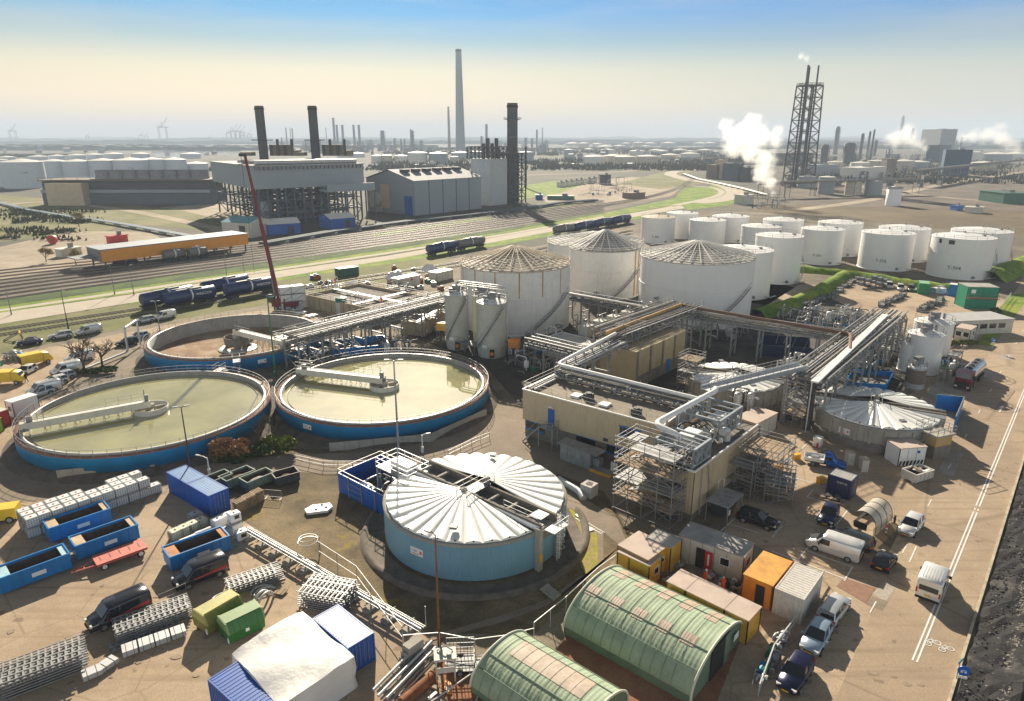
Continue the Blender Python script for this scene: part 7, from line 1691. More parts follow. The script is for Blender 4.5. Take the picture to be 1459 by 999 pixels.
# navy container, bins, striped cabin, skip
c, rz, L = near_edge(Q('W',398,330), Q('W',575,390), 2.3); container('storage_container', 'small navy container with grey ribbed roof beside the blue pickup', c, rz, L, 2.2, 2.5, NAVY, mat('grey_ribbed_roof', (.4,.39,.38), .6, .2, var=.2))
text('DAM 30', .32, CLEANW, bpy.data.objects[[o.name for o in bpy.data.objects if o.get('label','').startswith('small navy')][0]], (L*.12,-1.16,1.9), (pi/2,0,0), 'lettering', .004)
c, rz, L = near_edge(Q('r',515,655), Q('r',712,640), 2.6)
t = cabin('site_cabin', 'white cabin with black and white stripes along its foot beside the road', c+Vector((0,0,0)), rz, L, 2.6, 2.5, CLEANW, PINKR, [('f',.8,1.9,.35,.35,CONTB,'emblem')])
for k in range(int(L/.5)): MB().ext([(-L/2+.1+k*.5,-1.34,.1),(-L/2+.35+k*.5,-1.34,.1),(-L/2+.5+k*.5,-1.34,.75),(-L/2+.25+k*.5,-1.34,.75)], (0,-.02,0)).build('stripe', BLACK, t)
c, rz, L = near_edge(Q('r',660,785), Q('r',755,755), 1.8); t = skip('rubbish_skip', 'battered white rubbish skip heaped with boards in front of the striped cabin', c, rz, 3.2, 1.9, 1.25, PEEL, None, False, None, None)
for q in range(8): MB().box((R.uniform(-1.,1.),R.uniform(-.6,.6),1.+R.uniform(0,.4)),(R.uniform(.8,1.6),.3,.06),R.uniform(0,3)).build('board', [WOODM,WHITE,CONCD][q%3], t)
for r_,x,y,lb in (('W',575,110,'beige electrical cabinet left of the other one beside the digester'),('W',680,160,'beige electrical cabinet on the right, nearest the striped cabin')): t = thing('electrical_cabinet', lb, 'cabinet', Q(r_,x,y), SITE+.6); MB().box((0,0,.8),(1.1,.8,1.6)).build('body', CREAM, t); MB().box((0,0,1.64),(1.2,.9,.08)).build('roof', PINKR, t); MB().box((0,-.41,.8),(.9,.02,1.3)).build('door', SILOG, t)
for r_,x,y,lb in (('W',178,75,'yellow drum nearest the blue pickup'),('W',365,255,'yellow chest with a sign post beside the navy container'),('C',1245,560,'yellow barrels at the top of the scaffold stair tower')): t = thing('yellow_barrel', lb, 'barrel', Q(r_,x,y), .4); MB().box((0,0,.35),(1.,.6,.7)).build('body', YEL, t); MB().box((0,0,.74),(1.05,.65,.08)).build('lid', YEL, t)
t = thing('white_unit', 'white box unit with a red extinguisher on the parking strip', 'unit', Q('l',325,520), SITE); MB().box((0,0,.65),(1.2,1.,1.3)).build('casing', CLEANW, t); MB().cyl((-.8,-.2,0),(-.8,-.2,.7),.12,n=8).build('extinguisher', RED, t)
c, rz, L = near_edge(Q('K',720,855), Q('K',885,765), 3.4); cabin('portable_cabin', 'plain cream cabin standing between the tan block and the scaffold stair tower', c, rz, L+1, 3.2, 2.7, CREAM, PINKR, [('f',-L/2+.3,1.3,.5,1.6,DARKS,'door')])
# curved shelter
a, b = Q('W',650,660), Q('W',760,590); rzs = azd(Q('W',640,640), Q('W',830,480)); cS = Q('W',735,560)
PLEX = mat('milky_plastic', (.55,.52,.44), .35, var=.1, alpha=.78, dirt=.2); t = thing('cycle_shelter', 'barrel roofed milky plastic shelter beside the road bays', 'shelter', cS, rzs)
pr_ = [(1.25*cos(th), .7+1.9*sin(th)) for th in [pi*k/10*.62+.0 for k in range(11)]]; pr_ = [(1.3,0.1),(1.32,.8)]+[(1.3*cos(th),.8+1.5*sin(th)) for th in [pi*.72*k/9 for k in range(1,10)]]
for k in range(3): x0, x1 = -2.1+k*1.42, -2.1+(k+1)*1.42-.04; MB()._add([(x0,-y,z) for y,z in pr_]+[(x1,-y,z) for y,z in pr_], [(i,i+1,len(pr_)+i+1,len(pr_)+i) for i in range(len(pr_)-1)],0,True).build('roof_panel', PLEX, t)
for k in range(4): MB().tube([(-2.1+k*1.42,-y,z) for y,z in pr_], .04, 5).build('arch_rib', DARKS, t)
MB().box((0,1.,.5),(3.6,.3,.06)).box((-1.5,1.,.25),(.1,.3,.5)).box((1.5,1.,.25),(.1,.3,.5)).build('bench', BLACK, t); MB().box((-2.16,.2,.6),(.04,1.3,.8)).build('end_board', BLACK, t)
t = thing('striped_post', 'red and white striped post on the moss patch by the shelter', 'post', Q('W',850,640))
for k in range(5): MB().cyl((0,0,k*.22),(0,0,(k+1)*.22),.11,n=10).build('band', RED if k%2==0 else CLEANW, t)
for x,y,lb in ((838,465,'short black bollard at the back corner of the shelter'),(915,555,'short black bollard right of the shelter, nearest the white hatchback')): t = thing('bollard', lb, 'bollard', Q('W',x,y)); MB().cyl((0,0,0),(0,0,.9),.11,n=10).build('post', BLACK, t); MB().cyl((0,0,.9),(0,0,.95),.13,n=10).build('cap', DARKS, t)
t = thing('material_heap', 'motor parts and timber lying in front of the navy container', 'heap', Q('W',430,370), -.6)
for q in range(9): MB().box((R.uniform(-1.6,1.4),R.uniform(-.5,.5),.2),(R.uniform(.4,1.),R.uniform(.2,.6),R.uniform(.15,.5)),R.uniform(0,3)).build('part', [STEEL,BLACK,WOODM][q%3], t)
MB().box((.5,-.9,.12),(3.6,.25,.22)).build('timber', WOODM, t)
# blue cycle path sign
for r_,x,y,lb,s in (('p',1095,930,'round blue traffic sign with white plate at the edge of the dark slope',1),('D',950,470,'round blue traffic sign at the corner of the grass verge',1)):
 t = thing('traffic_sign', lb, 'sign', Q(r_,x,y), -.35); MB().cyl((0,0,0),(0,0,2.4),.04,n=6).build('post', GALV, t)
 sgn = MB().cyl((0,-.05,2.3),(0,-.09,2.3),.42,n=28).build('disc', mat('sign_blue',(.01,.12,.5),.4,var=0), t); MB().box((0,-.1,2.33),(.4,.01,.05)).box((-.12,-.1,2.2),(.16,.01,.12)).box((.12,-.1,2.2),(.16,.01,.12)).build('cycle_mark', CLEANW, sgn)
 MB().box((0,-.06,1.72),(.6,.03,.2)).build('plate', CLEANW, t)
t = thing('direction_sign', 'blue and white angled sign leaning behind the round blue sign', 'sign', Q('p',1085,850), .6); MB().cyl((0,0,0),(0,0,2.),.04,n=6).build('post', GALV, t); MB().box((0,-.05,1.9),(.9,.03,.24)).build('board', LBLUE, t)
fence('chain_fence', 'galvanised pipe fence beside the row of three parked cars', [Q('p',0,940),Q('p',80,720),Q('p',200,560),Q('p',355,300)], 1.2, 2.2, t_=.1, m=PALEM, lines=2)
for k,(x,y) in enumerate(((130,640),(60,745),(20,840))): pipework('white valves and clamps piled at the fence by the parked cars, '+('top','middle','lowest')[k]+' heap', Q('p',x,y), 2.2, 1., .7, SITE, 9, 70+k, vessels=0, mats=[PALEM,WHITE,GALV])
# tanker lorry
a = Q('D',700,900); hd = azd(Q('D',850,690), Q('D',640,905)); t = thing('tanker_lorry', 'tanker lorry with dark red cab and polished tank parked by the white silos', 'lorry', Q('D',735,770), hd); MAR = PB('cab_maroon',(.16,.01,.025))
CH = mat('polished_tank', (.6,.6,.6), .22, .9, var=.1)
MB().tube([(-5.4,0,2.),(-5.3,0,2.),(3.,0,2.),(3.1,0,2.)], 1.2, 24).build('tank', CH, t)
for k in range(4): MB().cyl((-4+k*2,0,3.15),(-4+k*2,0,3.4),.32,n=12).box((-4+k*2,0,3.2),(1.2,1.,.06)).build('manhole', DARKS, t)
MB().rail([(-5,.6,3.1),(2.6,.6,3.1)],.5,2,.04,False).build('top_rail', GALV, t)
MB().loft([[(3.5,-1.2,.5),(3.5,1.2,.5),(3.5,1.2,3.3),(3.5,-1.2,3.3)],[(5.3,-1.2,.5),(5.3,1.2,.5),(5.3,1.2,3.2),(5.3,-1.2,3.2)],[(5.55,-1.15,.5),(5.55,1.15,.5),(5.5,1.1,2.2),(5.5,-1.1,2.2)]], 0, False).build('cab', MAR, t)
MB().poly([(5.55,-1.05,2.25),(5.55,1.05,2.25),(5.36,1.05,3.1),(5.36,-1.05,3.1)]).build('windscreen', GLASS, t); MB().box((5.56,0,1.1),(.08,1.9,.8)).build('grille', BLACK, t)
for s in (-1,1): MB().box((4.5,s*1.21,2.5),(.9,.03,.7)).build('window', GLASS, t); MB().box((5.58,s*.85,.8),(.06,.4,.25)).build('headlight', LAMPL, t); MB().box((5.3,s*1.45,2.5),(.15,.3,.7)).build('mirror', BLACK, t)
MB().box((-.5,0,.85),(10.5,.9,.3)).build('chassis', DARKS, t); wheels(t, (-4.6,-3.4,-2.2,2.4,4.6), 1.22, .5, .35)
t = thing('loading_stairs', 'steel steps and railed platform beside the tanker lorry', 'steps', Q('D',480,760), hd); mb = MB()
for q in range(10): mb.box((-1.4+q*.3,0,.2+q*.3),(.28,.9,.05))
mb.bar((-1.5,-.45,.1),(1.4,-.45,3.1),.08).bar((-1.5,.45,.1),(1.4,.45,3.1),.08).bar((-1.5,-.45,1.1),(1.4,-.45,4.),.05).bar((-1.5,.45,1.1),(1.4,.45,4.),.05).bar((1.4,-.45,0),(1.4,-.45,3),.1).bar((1.4,.45,0),(1.4,.45,3),.1); mb.build('flight', GALV, t)
p_ = Q('D',580,640); t = thing('loading_platform', 'railed loading platform between the white silos and the lorry', 'platform', p_, hd); MB().box((0,0,3.),(4.,1.6,.1)).rail([(-2,-.8,3),(2,-.8,3),(2,.8,3),(-2,.8,3)],1.,1.,.05,True,True).build('deck', GALV, t)
for sx in (-1,1):
 for sy in (-1,1): MB().box((sx*1.9,sy*.7,1.5),(.12,.12,3.)).build('leg', GALV, t)
# blue screen walls at the digester
pa, pb, pc = Q('r',790,230), Q('r',990,250), Q('r',925,405); t = thing('blue_screen', 'blue sheet screen wall bent round the pumps behind the right digester', 'screen', (0,0,0))
for p,q in ((pa,pb),(pb,pc)): MB().box(((p.x+q.x)/2,(p.y+q.y)/2,1.25),((q-p).length,.1,2.5),azd(p,q)).build('blue_wall', SKIPB, t); MB().bar((p.x,p.y,2.55),(q.x,q.y,2.55),.1).build('top_rail', GALV, t)
p_ = Q('r',765,560); t = thing('access_house', 'small ochre block with railed top at the corner of the right digester', 'building', p_, radians(20)); MB().box((0,0,.9),(2.9,2.9,1.8)).build('base', CONCD, t); MB().box((0,0,2.5),(2.8,2.8,1.4)).build('wall', mat('ochre_wall',(.5,.34,.14),.8,var=.1,streak=.3), t); MB().box((0,0,3.3),(3.3,3.3,.25)).build('roof', CONC, t); MB().rail([(-1.6,-1.6,3.4),(1.6,-1.6,3.4),(1.6,1.6,3.4),(-1.6,1.6,3.4)],1,1.2,.05,True,True).build('handrail', GALV, t)
s_ = MB();
for k in (-.5,0,.5): s_.bar((-1.6,k,3.3),(-4.2,k-.8,0),.08)
for q in range(10): s_.box((-1.7-q*.26,-.08*q,3.1-q*.32),(.26,1.,.04))
s_.build('stair', GALV, t)
# depot: banks, vehicles, buildings
BK = G_GRASS
def bank(name, pts, w, h):
 P_ = smooth_pts([G(*p) for p in pts], 5); mb = MB(); vs = []
 for i, p in enumerate(P_):
  d = (P_[min(i+1,len(P_)-1)]-P_[max(i-1,0)]).normalized(); n = Vector((-d.y,d.x,0));
  for f,z in ((-1,0.02),(-.75,h*.35),(-.3,h),(.3,h),(.75,h*.35),(1,.02)): q = p+n*w*f; vs.append((q.x,q.y,z+R.uniform(-.1,.35)*(z>.1)))
 mb._add(vs, [(i*6+j,i*6+j+1,(i+1)*6+j+1,(i+1)*6+j) for i in range(len(P_)-1) for j in range(5)], 0, True); struct(mb, name, BK)
bank('grass_bank', [(1078,452),(1110,441),(1150,425),(1185,405),(1212,388)], 2.8, 1.6)
bank('grass_bank', [(1120,385),(1160,388),(1212,393),(1250,399),(1300,407),(1350,413),(1400,417)], 2.6, 1.4)
bank('grass_bank', [(1405,400),(1430,390),(1470,375),(1540,362)], 5, 2.5)
sheet('grass_verge', [px('h',1195,815),px('h',1290,820),px('h',1459,590),px('h',1459,530),px('h',1380,540)], G_GRASS, .07)
sheet('tank_apron', [(1120,452),(1085,440),(1140,405),(1175,408),(1150,425)], G_SAND, .05)
for x,y,lb,p_ in ((705,505,'white pickup on the left of the three at the green bank',WHC),(765,518,'white pickup in the middle of the three at the green bank',WHC),(822,522,'dark grey car on the right of the three at the green bank',PB('car_grey',(.15,.15,.16)))):
 car('parked_car', lb, 'car', Q('h',x+15,y-5), SITE+pi+.3, p_, L=4.6, H=1.6, style='estate', plate=False)
c, rz, L = near_edge(Q('h',875,535), Q('h',935,540), 4.); container('storage_container', 'bright green container standing right of the parked vehicles at the green bank', c, rz, L, 4.5, 3., mat('bright_green',(.01,.24,.09),.5,var=.1), mat('pale_green',(.25,.45,.3),.5))
t = thing('water_tank', 'bright blue tall box tank left of the stacked green cabins', 'tank', Q('h',1072,545), SITE); MB().box((0,0,1.6),(2.4,2.4,3.)).build('body', mat('bright_blue',(.0,.17,.5),.5), t); MB().box((0,0,3.15),(2.5,2.5,.1)).build('lid', CLEANW, t)
for k,(x,y,c0) in enumerate(((945,532,STEEL),(970,530,WHITE),(1003,532,WHITE),(1000,520,GALV))): t = thing('material_heap', ('dark wrapped pallet load beside the bright green container','white pallet load second from the bright green container','white pallet load third from the bright green container','galvanised load furthest from the bright green container')[k], 'load', Q('h',x,y), .2*k); MB().box((0,0,.8),(1.8,1.5,1.4)).build('load', c0, t); MB().box((0,0,.06),(1.9,1.6,.12)).build('pallet', WOODM, t)
GR2 = mat('site_green',(.0,.22,.12),.5,var=.12)
a, b = Q('h',1130,615), Q('h',1300,620); c, rz, L = near_edge(a, b, 5.); t = cabin('stacked_cabin', 'green two storey stack of site cabins with a brown flat roof', c, rz, L, 5., 5.4, GR2, GREYR, [('f',0,2.7,L-.4,.35,ORANGE,'banner'),('f',-L*.3,4.3,.9,.8,CLEANW,'window')], cat='cabin')
MB().rail([(-L/2,-3.2,2.7),(L/2,-3.2,2.7)],1.,1.5,.06).box((0,-3.,2.65),(L,1.2,.08)).build('gallery', STEEL, t)
a, b = Q('h',1060,745), Q('h',1180,790);
c = (Q('h',1050,680,3.)+Q('h',1290,640,3.)+Q('h',1190,730,3.)+Q('h',1150,610,3.))/4
p0, p1, p2 = Q('h',1060,672,3.2), Q('h',1190,715,3.2), Q('h',1150,605,3.2); p3 = p1+(p2-p0)
t = thing('depot_office', 'long flat grey roofed white office with a row of windows beside the grass verge', 'building', ((p0+p3)/2*1).to_3d()*1, azd(p0,p1)); t.location.z = 0
W_, L_o = (p1-p0).length, (p2-p0).length; MB().box((0,0,1.55),(W_,L_o,3.1)).build('wall', CREAM, t); MB().box((0,0,3.15),(W_+.3,L_o+.3,.12)).build('roof', mat('grey_roof',(.42,.42,.42),.6,var=.1), t)
for k in range(6): MB().box((W_/2+.02,-L_o/2+1.5+k*(L_o-2)/6,1.8),(.06,1.6,1.)).build('window', GLASS, t)
MB().box((-W_*.2,-L_o/2-.02,2.3),(W_*.5,.06,.7)).build('blue_band', SKIPB, t)
p_ = (Q('h',1082,745,2.8)+Q('h',1188,725,2.8))/2; c, rz, L = near_edge(Q('h',1072,790), Q('h',1155,805), 4.); cabin('gate_house', 'small brown roofed cream gatehouse with two dark windows at the depot entrance', c, rz, L, 4.4, 2.8, CREAM, PINKR, [('f',-L*.25,1.7,L*.38,1.,GLASS,'window'),('f',L*.25,1.7,L*.38,1.,GLASS,'window'),('r',.3,1.7,1.2,.9,GLASS,'window')])
bush('clipped green hedge along the foot of the cream gatehouse', Q('h',1110,820), 5.5, 1., 1.3, 2200, [LEAFA, LEAFB], 12, 'hedge', cat='hedge')
bush('small dark bush between the stacked green cabins and the office', Q('h',1300,650), 1.6, 1.6, 1.6, 700, [LEAFD, LEAFA], 13)
fence('hand_rail', 'long white rail fence between the depot office and the grass verge', [Q('h',1180,805),Q('h',1260,710),Q('h',1345,600),Q('h',1385,550)], 1.2, 3., t_=.06, m=PALEM)
for gi,(x0,y0,x1,y1,n_,lb) in enumerate(((440,520,560,450,9,'row along the foot of the green bank'),(255,600,420,545,10,'group left of the depot entrance pipes'),(670,610,790,545,12,'left island row in the depot yard'),(885,630,1005,575,12,'right island row in the depot yard'),(565,500,695,445,14,'tall stack at the corner of the green bank'))):
 for k in range(n_):
  f_ = k/(n_-1); p = Q('h',x0+(x1-x0)*f_+R.uniform(-8,8), y0+(y1-y0)*f_+R.uniform(-8,8)) if gi != 4 else Q('h',x0+(x1-x0)*(k%5)/4, y0+(y1-y0)*.3+(k%3)*9)
  if gi == 4: p.z = (k//5)*.9
  l2 = 'dark steel stillage in the ' + lb
  if 'STL' not in globals():
   STL = thing('steel_stillage', l2, 'stillage', p, SITE, lb); MB().box((0,0,.45),(2.,1.3,.6)).build('load', STEEL, STL); mb = MB()
   for sx in (-1,1):
    for sy in (-1,1): mb.box((sx,sy*.65,.5),(.12,.12,1.))
   mb.box((0,0,.08),(2.1,1.4,.1)).box((0,.65,.95),(2.,.08,.08)).box((0,-.65,.95),(2.,.08,.08)); mb.build('stillage_frame', DARKS, STL)
  else: dup(STL, p, SITE+R.uniform(-.3,.3), l2, lb)
# ================================================================ parked and moving vehicles on the left
for pf,pr,lb,pt,st,k in ((('e',130,487),('e',205,478),'dark saloon car leading the line on the left access road',DBL,'sedan',{}),(('e',310,450),('e',382,440),'silver estate car behind the dark saloon on the access road',SILV,'estate',{}),(('e',790,363),('e',850,352),'grey estate car between the two vans on the access road',SILV,'estate',{})):
 C_(None, pf, pr, lb, pt, style=st, plate=False, L=4.5)
place_car(van, px('e',470,428), px('e',552,412), 1.85, name='parked_van', label='silver panel van between the silver estate and the grey estate', paint=SILV, L=4.8, H=1.85, plate=False)
place_car(van, px('e',905,343), px('e',980,326), 1.85, name='parked_van', label='white van with dark lettering, furthest right on the access road', paint=WHC, L=4.6, H=1.85, plate=False)
for x,y,lb,pt in ((350,675,'silver car, top one in the row parked beside the left clarifier',SILV),(310,702,'white car, second in the row parked beside the left clarifier',WHC),(278,725,'white car, third in the row parked beside the left clarifier',WHC),(225,765,'dark windowed silver car, lowest in the row beside the left clarifier',SILV),(780,445,'silver car parked under the silver pipe arch',SILV),(715,480,'black car parked under the silver pipe arch',BLK)):
 car('parked_car', lb, 'car', Q('e',x,y), SITE+pi+(.15 if y>600 else .0), pt, L=4.2, plate=False)
for x,y,lb in ((250,748,'white panel van standing in the row of cars beside the left clarifier'),(375,635,'white van with a blue side mark under the leafless trees'),(450,570,'white van mostly hidden behind the leafless tree branches')): van('parked_van', lb, Q('e',x,y), SITE+pi, WHC, L=4.8, H=1.9, plate=False)
YP = mat('truck_yellow',(.72,.5,.03),.5,var=.1)
for x,y,rz_,lb in ((350,330,.9,'small yellow truck with dark open rear at the top of the left yard'),(85,510,.2,'yellow truck with a boxy body at the left edge of the photo')):
 t = thing('yellow_truck', lb, 'truck', Q('B',x,y), rz_); MB().box((-.8,0,1.5),(3.4,2.1,1.7)).build('body', YP, t); MB().loft([ring(1.,1.,.5,2.2,.85), ring(1.9,1.,.5,2.1,.85), ring(2.5,.95,.5,1.1,.9)]).build('cab', YP, t); MB().box((-2.52,0,1.4),(.05,1.8,1.3)).build('rear_opening', BLACK, t); MB().poly([(2.4,-.8,1.25),(2.4,.8,1.25),(1.98,.78,2.),(1.98,-.78,2.)]).build('windscreen', GLASS, t); wheels(t, (-1.8,1.6), 1.02, .4)
t = thing('yellow_trailer', 'yellow machine cut off by the left edge beside the totes', 'machine', Q('i',20,520), .3); MB().box((0,0,1.1),(3.2,1.7,1.3)).build('hood', YP, t); MB().box((0,0,.5),(3.,1.4,.3)).build('chassis', BLACK, t); wheels(t, (-.9,.9), .9, .4)
C_(None, ('B',262,435), ('B',335,400), 'white hatchback behind the yellow truck in the left yard', WHC, plate=False)
person('person in dark clothes walking beside the yellow truck', Q('B',255,495), 2.6, BLACK, 'walk', BLACK)
for a1,b1,W_,H_,m_,lb in ((('B',78,815),('B',145,835),3.6,2.4,CLEANW,'white cabin with pink side at the edge of the left clarifier'),(('B',-40,955),('B',105,900),2.6,2.4,RED,'red container at the left edge next to the white cabin'),(('B',-70,1010),('B',40,960),2.2,2.,mat('lime_green',(.3,.5,.03),.5),'lime green box at the left edge in front of the red container')):
 c, rz, L = near_edge(Q(*a1), Q(*b1), W_); cabin('site_cabin', lb, c, rz, L, W_, H_, m_, m_ if m_ is not RED else CREAM, [('f',0,1.3,L*.4,.8,GLASS,'window')] if m_ is CLEANW else [])
t = thing('green_sign', 'green square sign with a white ring mark at the left edge', 'sign', Q('B',15,430), -.2); MB().box((0,0,2.2),(1.1,.06,1.1)).build('board', mat('sign_green',(.0,.3,.15),.5,var=0), t); MB().cyl((0,0,0),(0,0,1.7),.05,n=6).build('post', GALV, t); MB().lathe([(.18,-.01),(.3,-.01),(.3,.01),(.18,.01)],(0,0,0),20).build('ring_mark', CLEANW, t).matrix_local = Matrix.Translation((0,-.05,2.2)) @ Matrix.Rotation(pi/2,4,'X')
bare_tree('wide leafless tree left of the drained clarifier, over the parked vans', Q('e',480,640), 9., 21, 1.25, bushy=4)
bare_tree('second leafless tree close to the silver pipe on the left', Q('e',575,600), 7.5, 22, 1.25, bushy=4)
bush('low green scrub at the foot of the leafless trees', Q('e',520,640), 5., 1.6, 1.1, 1600, [LEAFA, LEAFD], 23)
lamp_post('slim lamp post on the scrub strip by the near railway track', Q('e',385,392), 8.5, 0, DARKS, .3)
lamp_post('galvanised twin lamp post at the back edge of the drained clarifier', Q('e',898,400), 6.5, .3, GALV, .4, heads=2)
for k,(x,y,H_) in enumerate(((65,310,7),(645,195,9),(753,200,8),(1278,125,8),(1375,95,8))): lamp_post('railway lamp post beside the pale road, number %s from the left' % ('one','two','three','four','five')[k], Q('e',x,y), H_, 0, STEEL, .3)
t = thing('buffer_stop', 'yellow and black buffer stop at the end of the near railway track', 'buffer stop', Q('B',140,95), .6); mb = MB()
for s in (-1,1): mb.bar((-2.,s*.8,0),(1.,s*.8,1.5),.14).bar((1.4,s*.8,0),(1.,s*.8,1.5),.14)
mb.build('side_frame', DARKS, t); MB().box((1.05,0,1.4),(.25,2.4,.4)).build('beam', YEL, t)
# ================================================================ the industry beyond the railway
NAD = CY + FPX * CP / SP
def V(u, v, v0):
 """ground point showing at row v0 whose vertical passes survey point u, v"""
 return G(CX + (u - CX) * (NAD - v0) / (NAD - v), v0)
def wid(p, w): return w * (p.y * CP + CAMH * SP) / FPX
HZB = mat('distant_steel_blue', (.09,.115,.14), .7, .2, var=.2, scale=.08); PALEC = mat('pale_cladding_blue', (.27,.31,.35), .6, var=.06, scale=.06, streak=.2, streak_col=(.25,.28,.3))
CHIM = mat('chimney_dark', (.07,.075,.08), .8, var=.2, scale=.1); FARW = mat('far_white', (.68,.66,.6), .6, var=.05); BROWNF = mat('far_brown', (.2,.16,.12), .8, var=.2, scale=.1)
def lattice(mb, W, D, z0, z1, nx, ny, nz, t=.35, diag=True, inner=False):
 for i in range(nx+1):
  for j in range(ny+1):
   if 0<i<nx and 0<j<ny and not inner: continue
   mb.bar((-W/2+W*i/nx,-D/2+D*j/ny,z0),(-W/2+W*i/nx,-D/2+D*j/ny,z1),t)
 for k in range(1,nz+1):
  z = z0+(z1-z0)*k/nz
  for j in (range(ny+1) if inner else (0,ny)): mb.bar((-W/2,-D/2+D*j/ny,z),(W/2,-D/2+D*j/ny,z),t*.8)
  for i in (range(nx+1) if inner else (0,nx)): mb.bar((-W/2+W*i/nx,-D/2,z),(-W/2+W*i/nx,D/2,z),t*.8)
  if diag:
   for i in range(nx):
    a, b = -W/2+W*i/nx, -W/2+W*(i+1)/nx; zl = z0+(z1-z0)*(k-1)/nz
    if (i+k)%2: a, b = b, a
    mb.bar((a,-D/2,zl),(b,-D/2,z),t*.5); mb.bar((a,D/2,zl),(b,D/2,z),t*.5)
def chimney(lb, p, H, r0, r1, m=CHIM, platform=None, n=20, name='chimney', bands=0):
 t = thing(name, lb, 'chimney', p); MB().cyl((0,0,0),(0,0,H),r0,r1,n=n).build('shaft', m, t); MB().cyl((0,0,H-.01),(0,0,H+.05),r1*.8,n=n).cyl((0,0,H-r1*.8),(0,0,H-r1*.4),r1*1.1,n=n).build('rim', BLACK, t)
 if platform:
  for f_ in platform: z = H*f_; MB().cyl((0,0,z),(0,0,z+.25),r0*1.5,n=14).rail([(r0*1.6*cos(k),r0*1.6*sin(k),z) for k in [i*pi/6 for i in range(12)]],1.2,3,.12,True,True).build('platform', CHIM, t)
 for k in range(bands): MB().cyl((0,0,H*(k+1)/(bands+1)),(0,0,H*(k+1)/(bands+1)+.3),r0*1.03,n=n).build('band', STEEL, t)
 return t
# power station
P1, P2, P0 = V(364,270,322), V(518.5,254,311), V(293,262,300)
ax = (P2-P1); ay = (P0-P1); L = ax.length; D = 78.; rz = azd(P1,P2); dx = ax.normalized(); dy_ = Vector((-dx.y,dx.x,0)); c = P1 + dx*L/2 + dy_*D/2
zb, zt = ztop(P1,270), ztop(P1,238); t = thing('power_station', 'big pale boxed power station hall raised on a forest of steel legs', 'power station', c, rz)
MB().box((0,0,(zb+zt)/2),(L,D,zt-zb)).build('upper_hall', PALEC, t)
MB().box((0,0,zt+.3),(L+1,D+1,.5)).build('roof', mat('hall_roof_grey',(.3,.31,.33),.8), t)
mb = MB()
for k in range(26): mb.box((-L/2+L*(k+.5)/26,-D/2-.5,zt-.8),(1.2,1.,1.4))
mb.build('roof_edge_vents', STEEL, t)
for k in range(5): MB().cyl((-L/2+2,-D/2+4+k*7,zt+1.6),(L/2-2,-D/2+4+k*7,zt+1.6),1.1 if k==0 else .7,n=10).build('roof_pipe', PIPEM if k%2==0 else STEEL, t)
f = MB(); lattice(f, L-3, D-3, 0, zb, 12, 3, 3, .7, True, True); f.build('leg_frame', HZB, t)
for k in range(16):
 x = R.uniform(-L/2+6,L/2-6); y = R.uniform(-D/2+6,D/2-6); r = R.uniform(1,3); h = R.uniform(5,zb-1)
 (MB().cyl((x,y,0),(x,y,h),r,n=14) if k%3 else MB().box((x,y,h/2),(r*3,r*2,h))).build('boiler_vessel', R.choice([HZB,BROWNF,STEEL,PALEC]), t)
for k in range(6): z = 2+k*(zb-3)/6; MB().cyl((-L/2+5,-D/2+3+k*5,z),(L/2-8,-D/2+3+k*5,z),.5,n=8).build('header_pipe', STEEL, t)
MB().box((L*.28,-D/2-6,zb-1.5),(L*.45,10,1.)).box((L*.28,-D/2-11,zb+.2),(L*.45,.6,3.)).build('side_gallery', PALEC, t); f = MB()
for k in range(6): x = L*.06+k*L*.45/5.; f.box((x,-D/2-10.6,zb/2-.5),(.6,.6,zb-2));
f.build('gallery_legs', HZB, t)
for u_,v_,lb in ((376,222,'left dark square chimney rising from the power station roof'),(450,219,'right dark square chimney rising from the power station roof')):
 p = V(u_,v_,299); H_ = ztop(p,151); t = chimney(lb, p, H_, wid(p,6.3), wid(p,6.)); z = ztop(p,222)
 MB().box((0,0,z+ (H_-z)*.32),(9,9,.5)).build('platform', CHIM, t); MB().box((10,2,z+3),(9,7,6)).box((17,2,z+1.5),(6,8,3)).box((-9,0,z+1),(6,8,2)).build('top_plant', BROWNF, t)
 for k in range(4): MB().cyl((5+k*4,-2,z),(5+k*4,-2,z+6+(k%2)*3),.8,n=8).build('vent_pipe', CHIM, t)
# turbine hall
q0, q1 = G(592,307.5), G(686,297); q2 = V(543,275,291); rz = azd(q0,q1); L = (q1-q0).length; dx = (q1-q0).normalized(); dyv = Vector((-dx.y,dx.x,0)); D = 40; he = ztop(q0,258); c = (q0+q1)/2+dyv*D/2
t = thing('turbine_hall', 'plain grey gabled hall with roof vents between the power station and the dark boiler tower', 'hall', c, rz)
MB().ext([(-L/2,-D/2,0),(-L/2,D/2,0),(-L/2,D/2,he),(-L/2,0,he+5),(-L/2,-D/2,he)], (L,0,0)).build('wall', PALEC, t)
MB()._add([(-L/2-1,-D/2-.8,he+.1),(L/2+1,-D/2-.8,he+.1),(L/2+1,0,he+5.4),(-L/2-1,0,he+5.4),(-L/2-1,D/2+.8,he+.1),(L/2+1,D/2+.8,he+.1)],[(0,1,2,3),(3,2,5,4)]).build('roof', mat('hall_roof_grey',(.3,.31,.33),.8), t)
for k in range(6): MB().box((-L/2+6+k*(L-12)/5,-6,he+4.6),(4,4,1.6)).build('roof_vent', CHIM, t)
mb = MB()
for k in range(1,5): mb.box((-L/2+k*L/5,-D/2-.12,he/2),(.4,.2,he))
mb.build('downpipes', HZB, t); MB().box((-L/2-.2,-D/2+5,5),(.4,6,10)).build('door', CONTB, t)
MB().box((-L/2-.2,4,he*.5),(.4,7,he*.7)).box((-L/2-.2,15,he*.5),(.4,5,he*.75)).build('frame_panels', TAN, t)
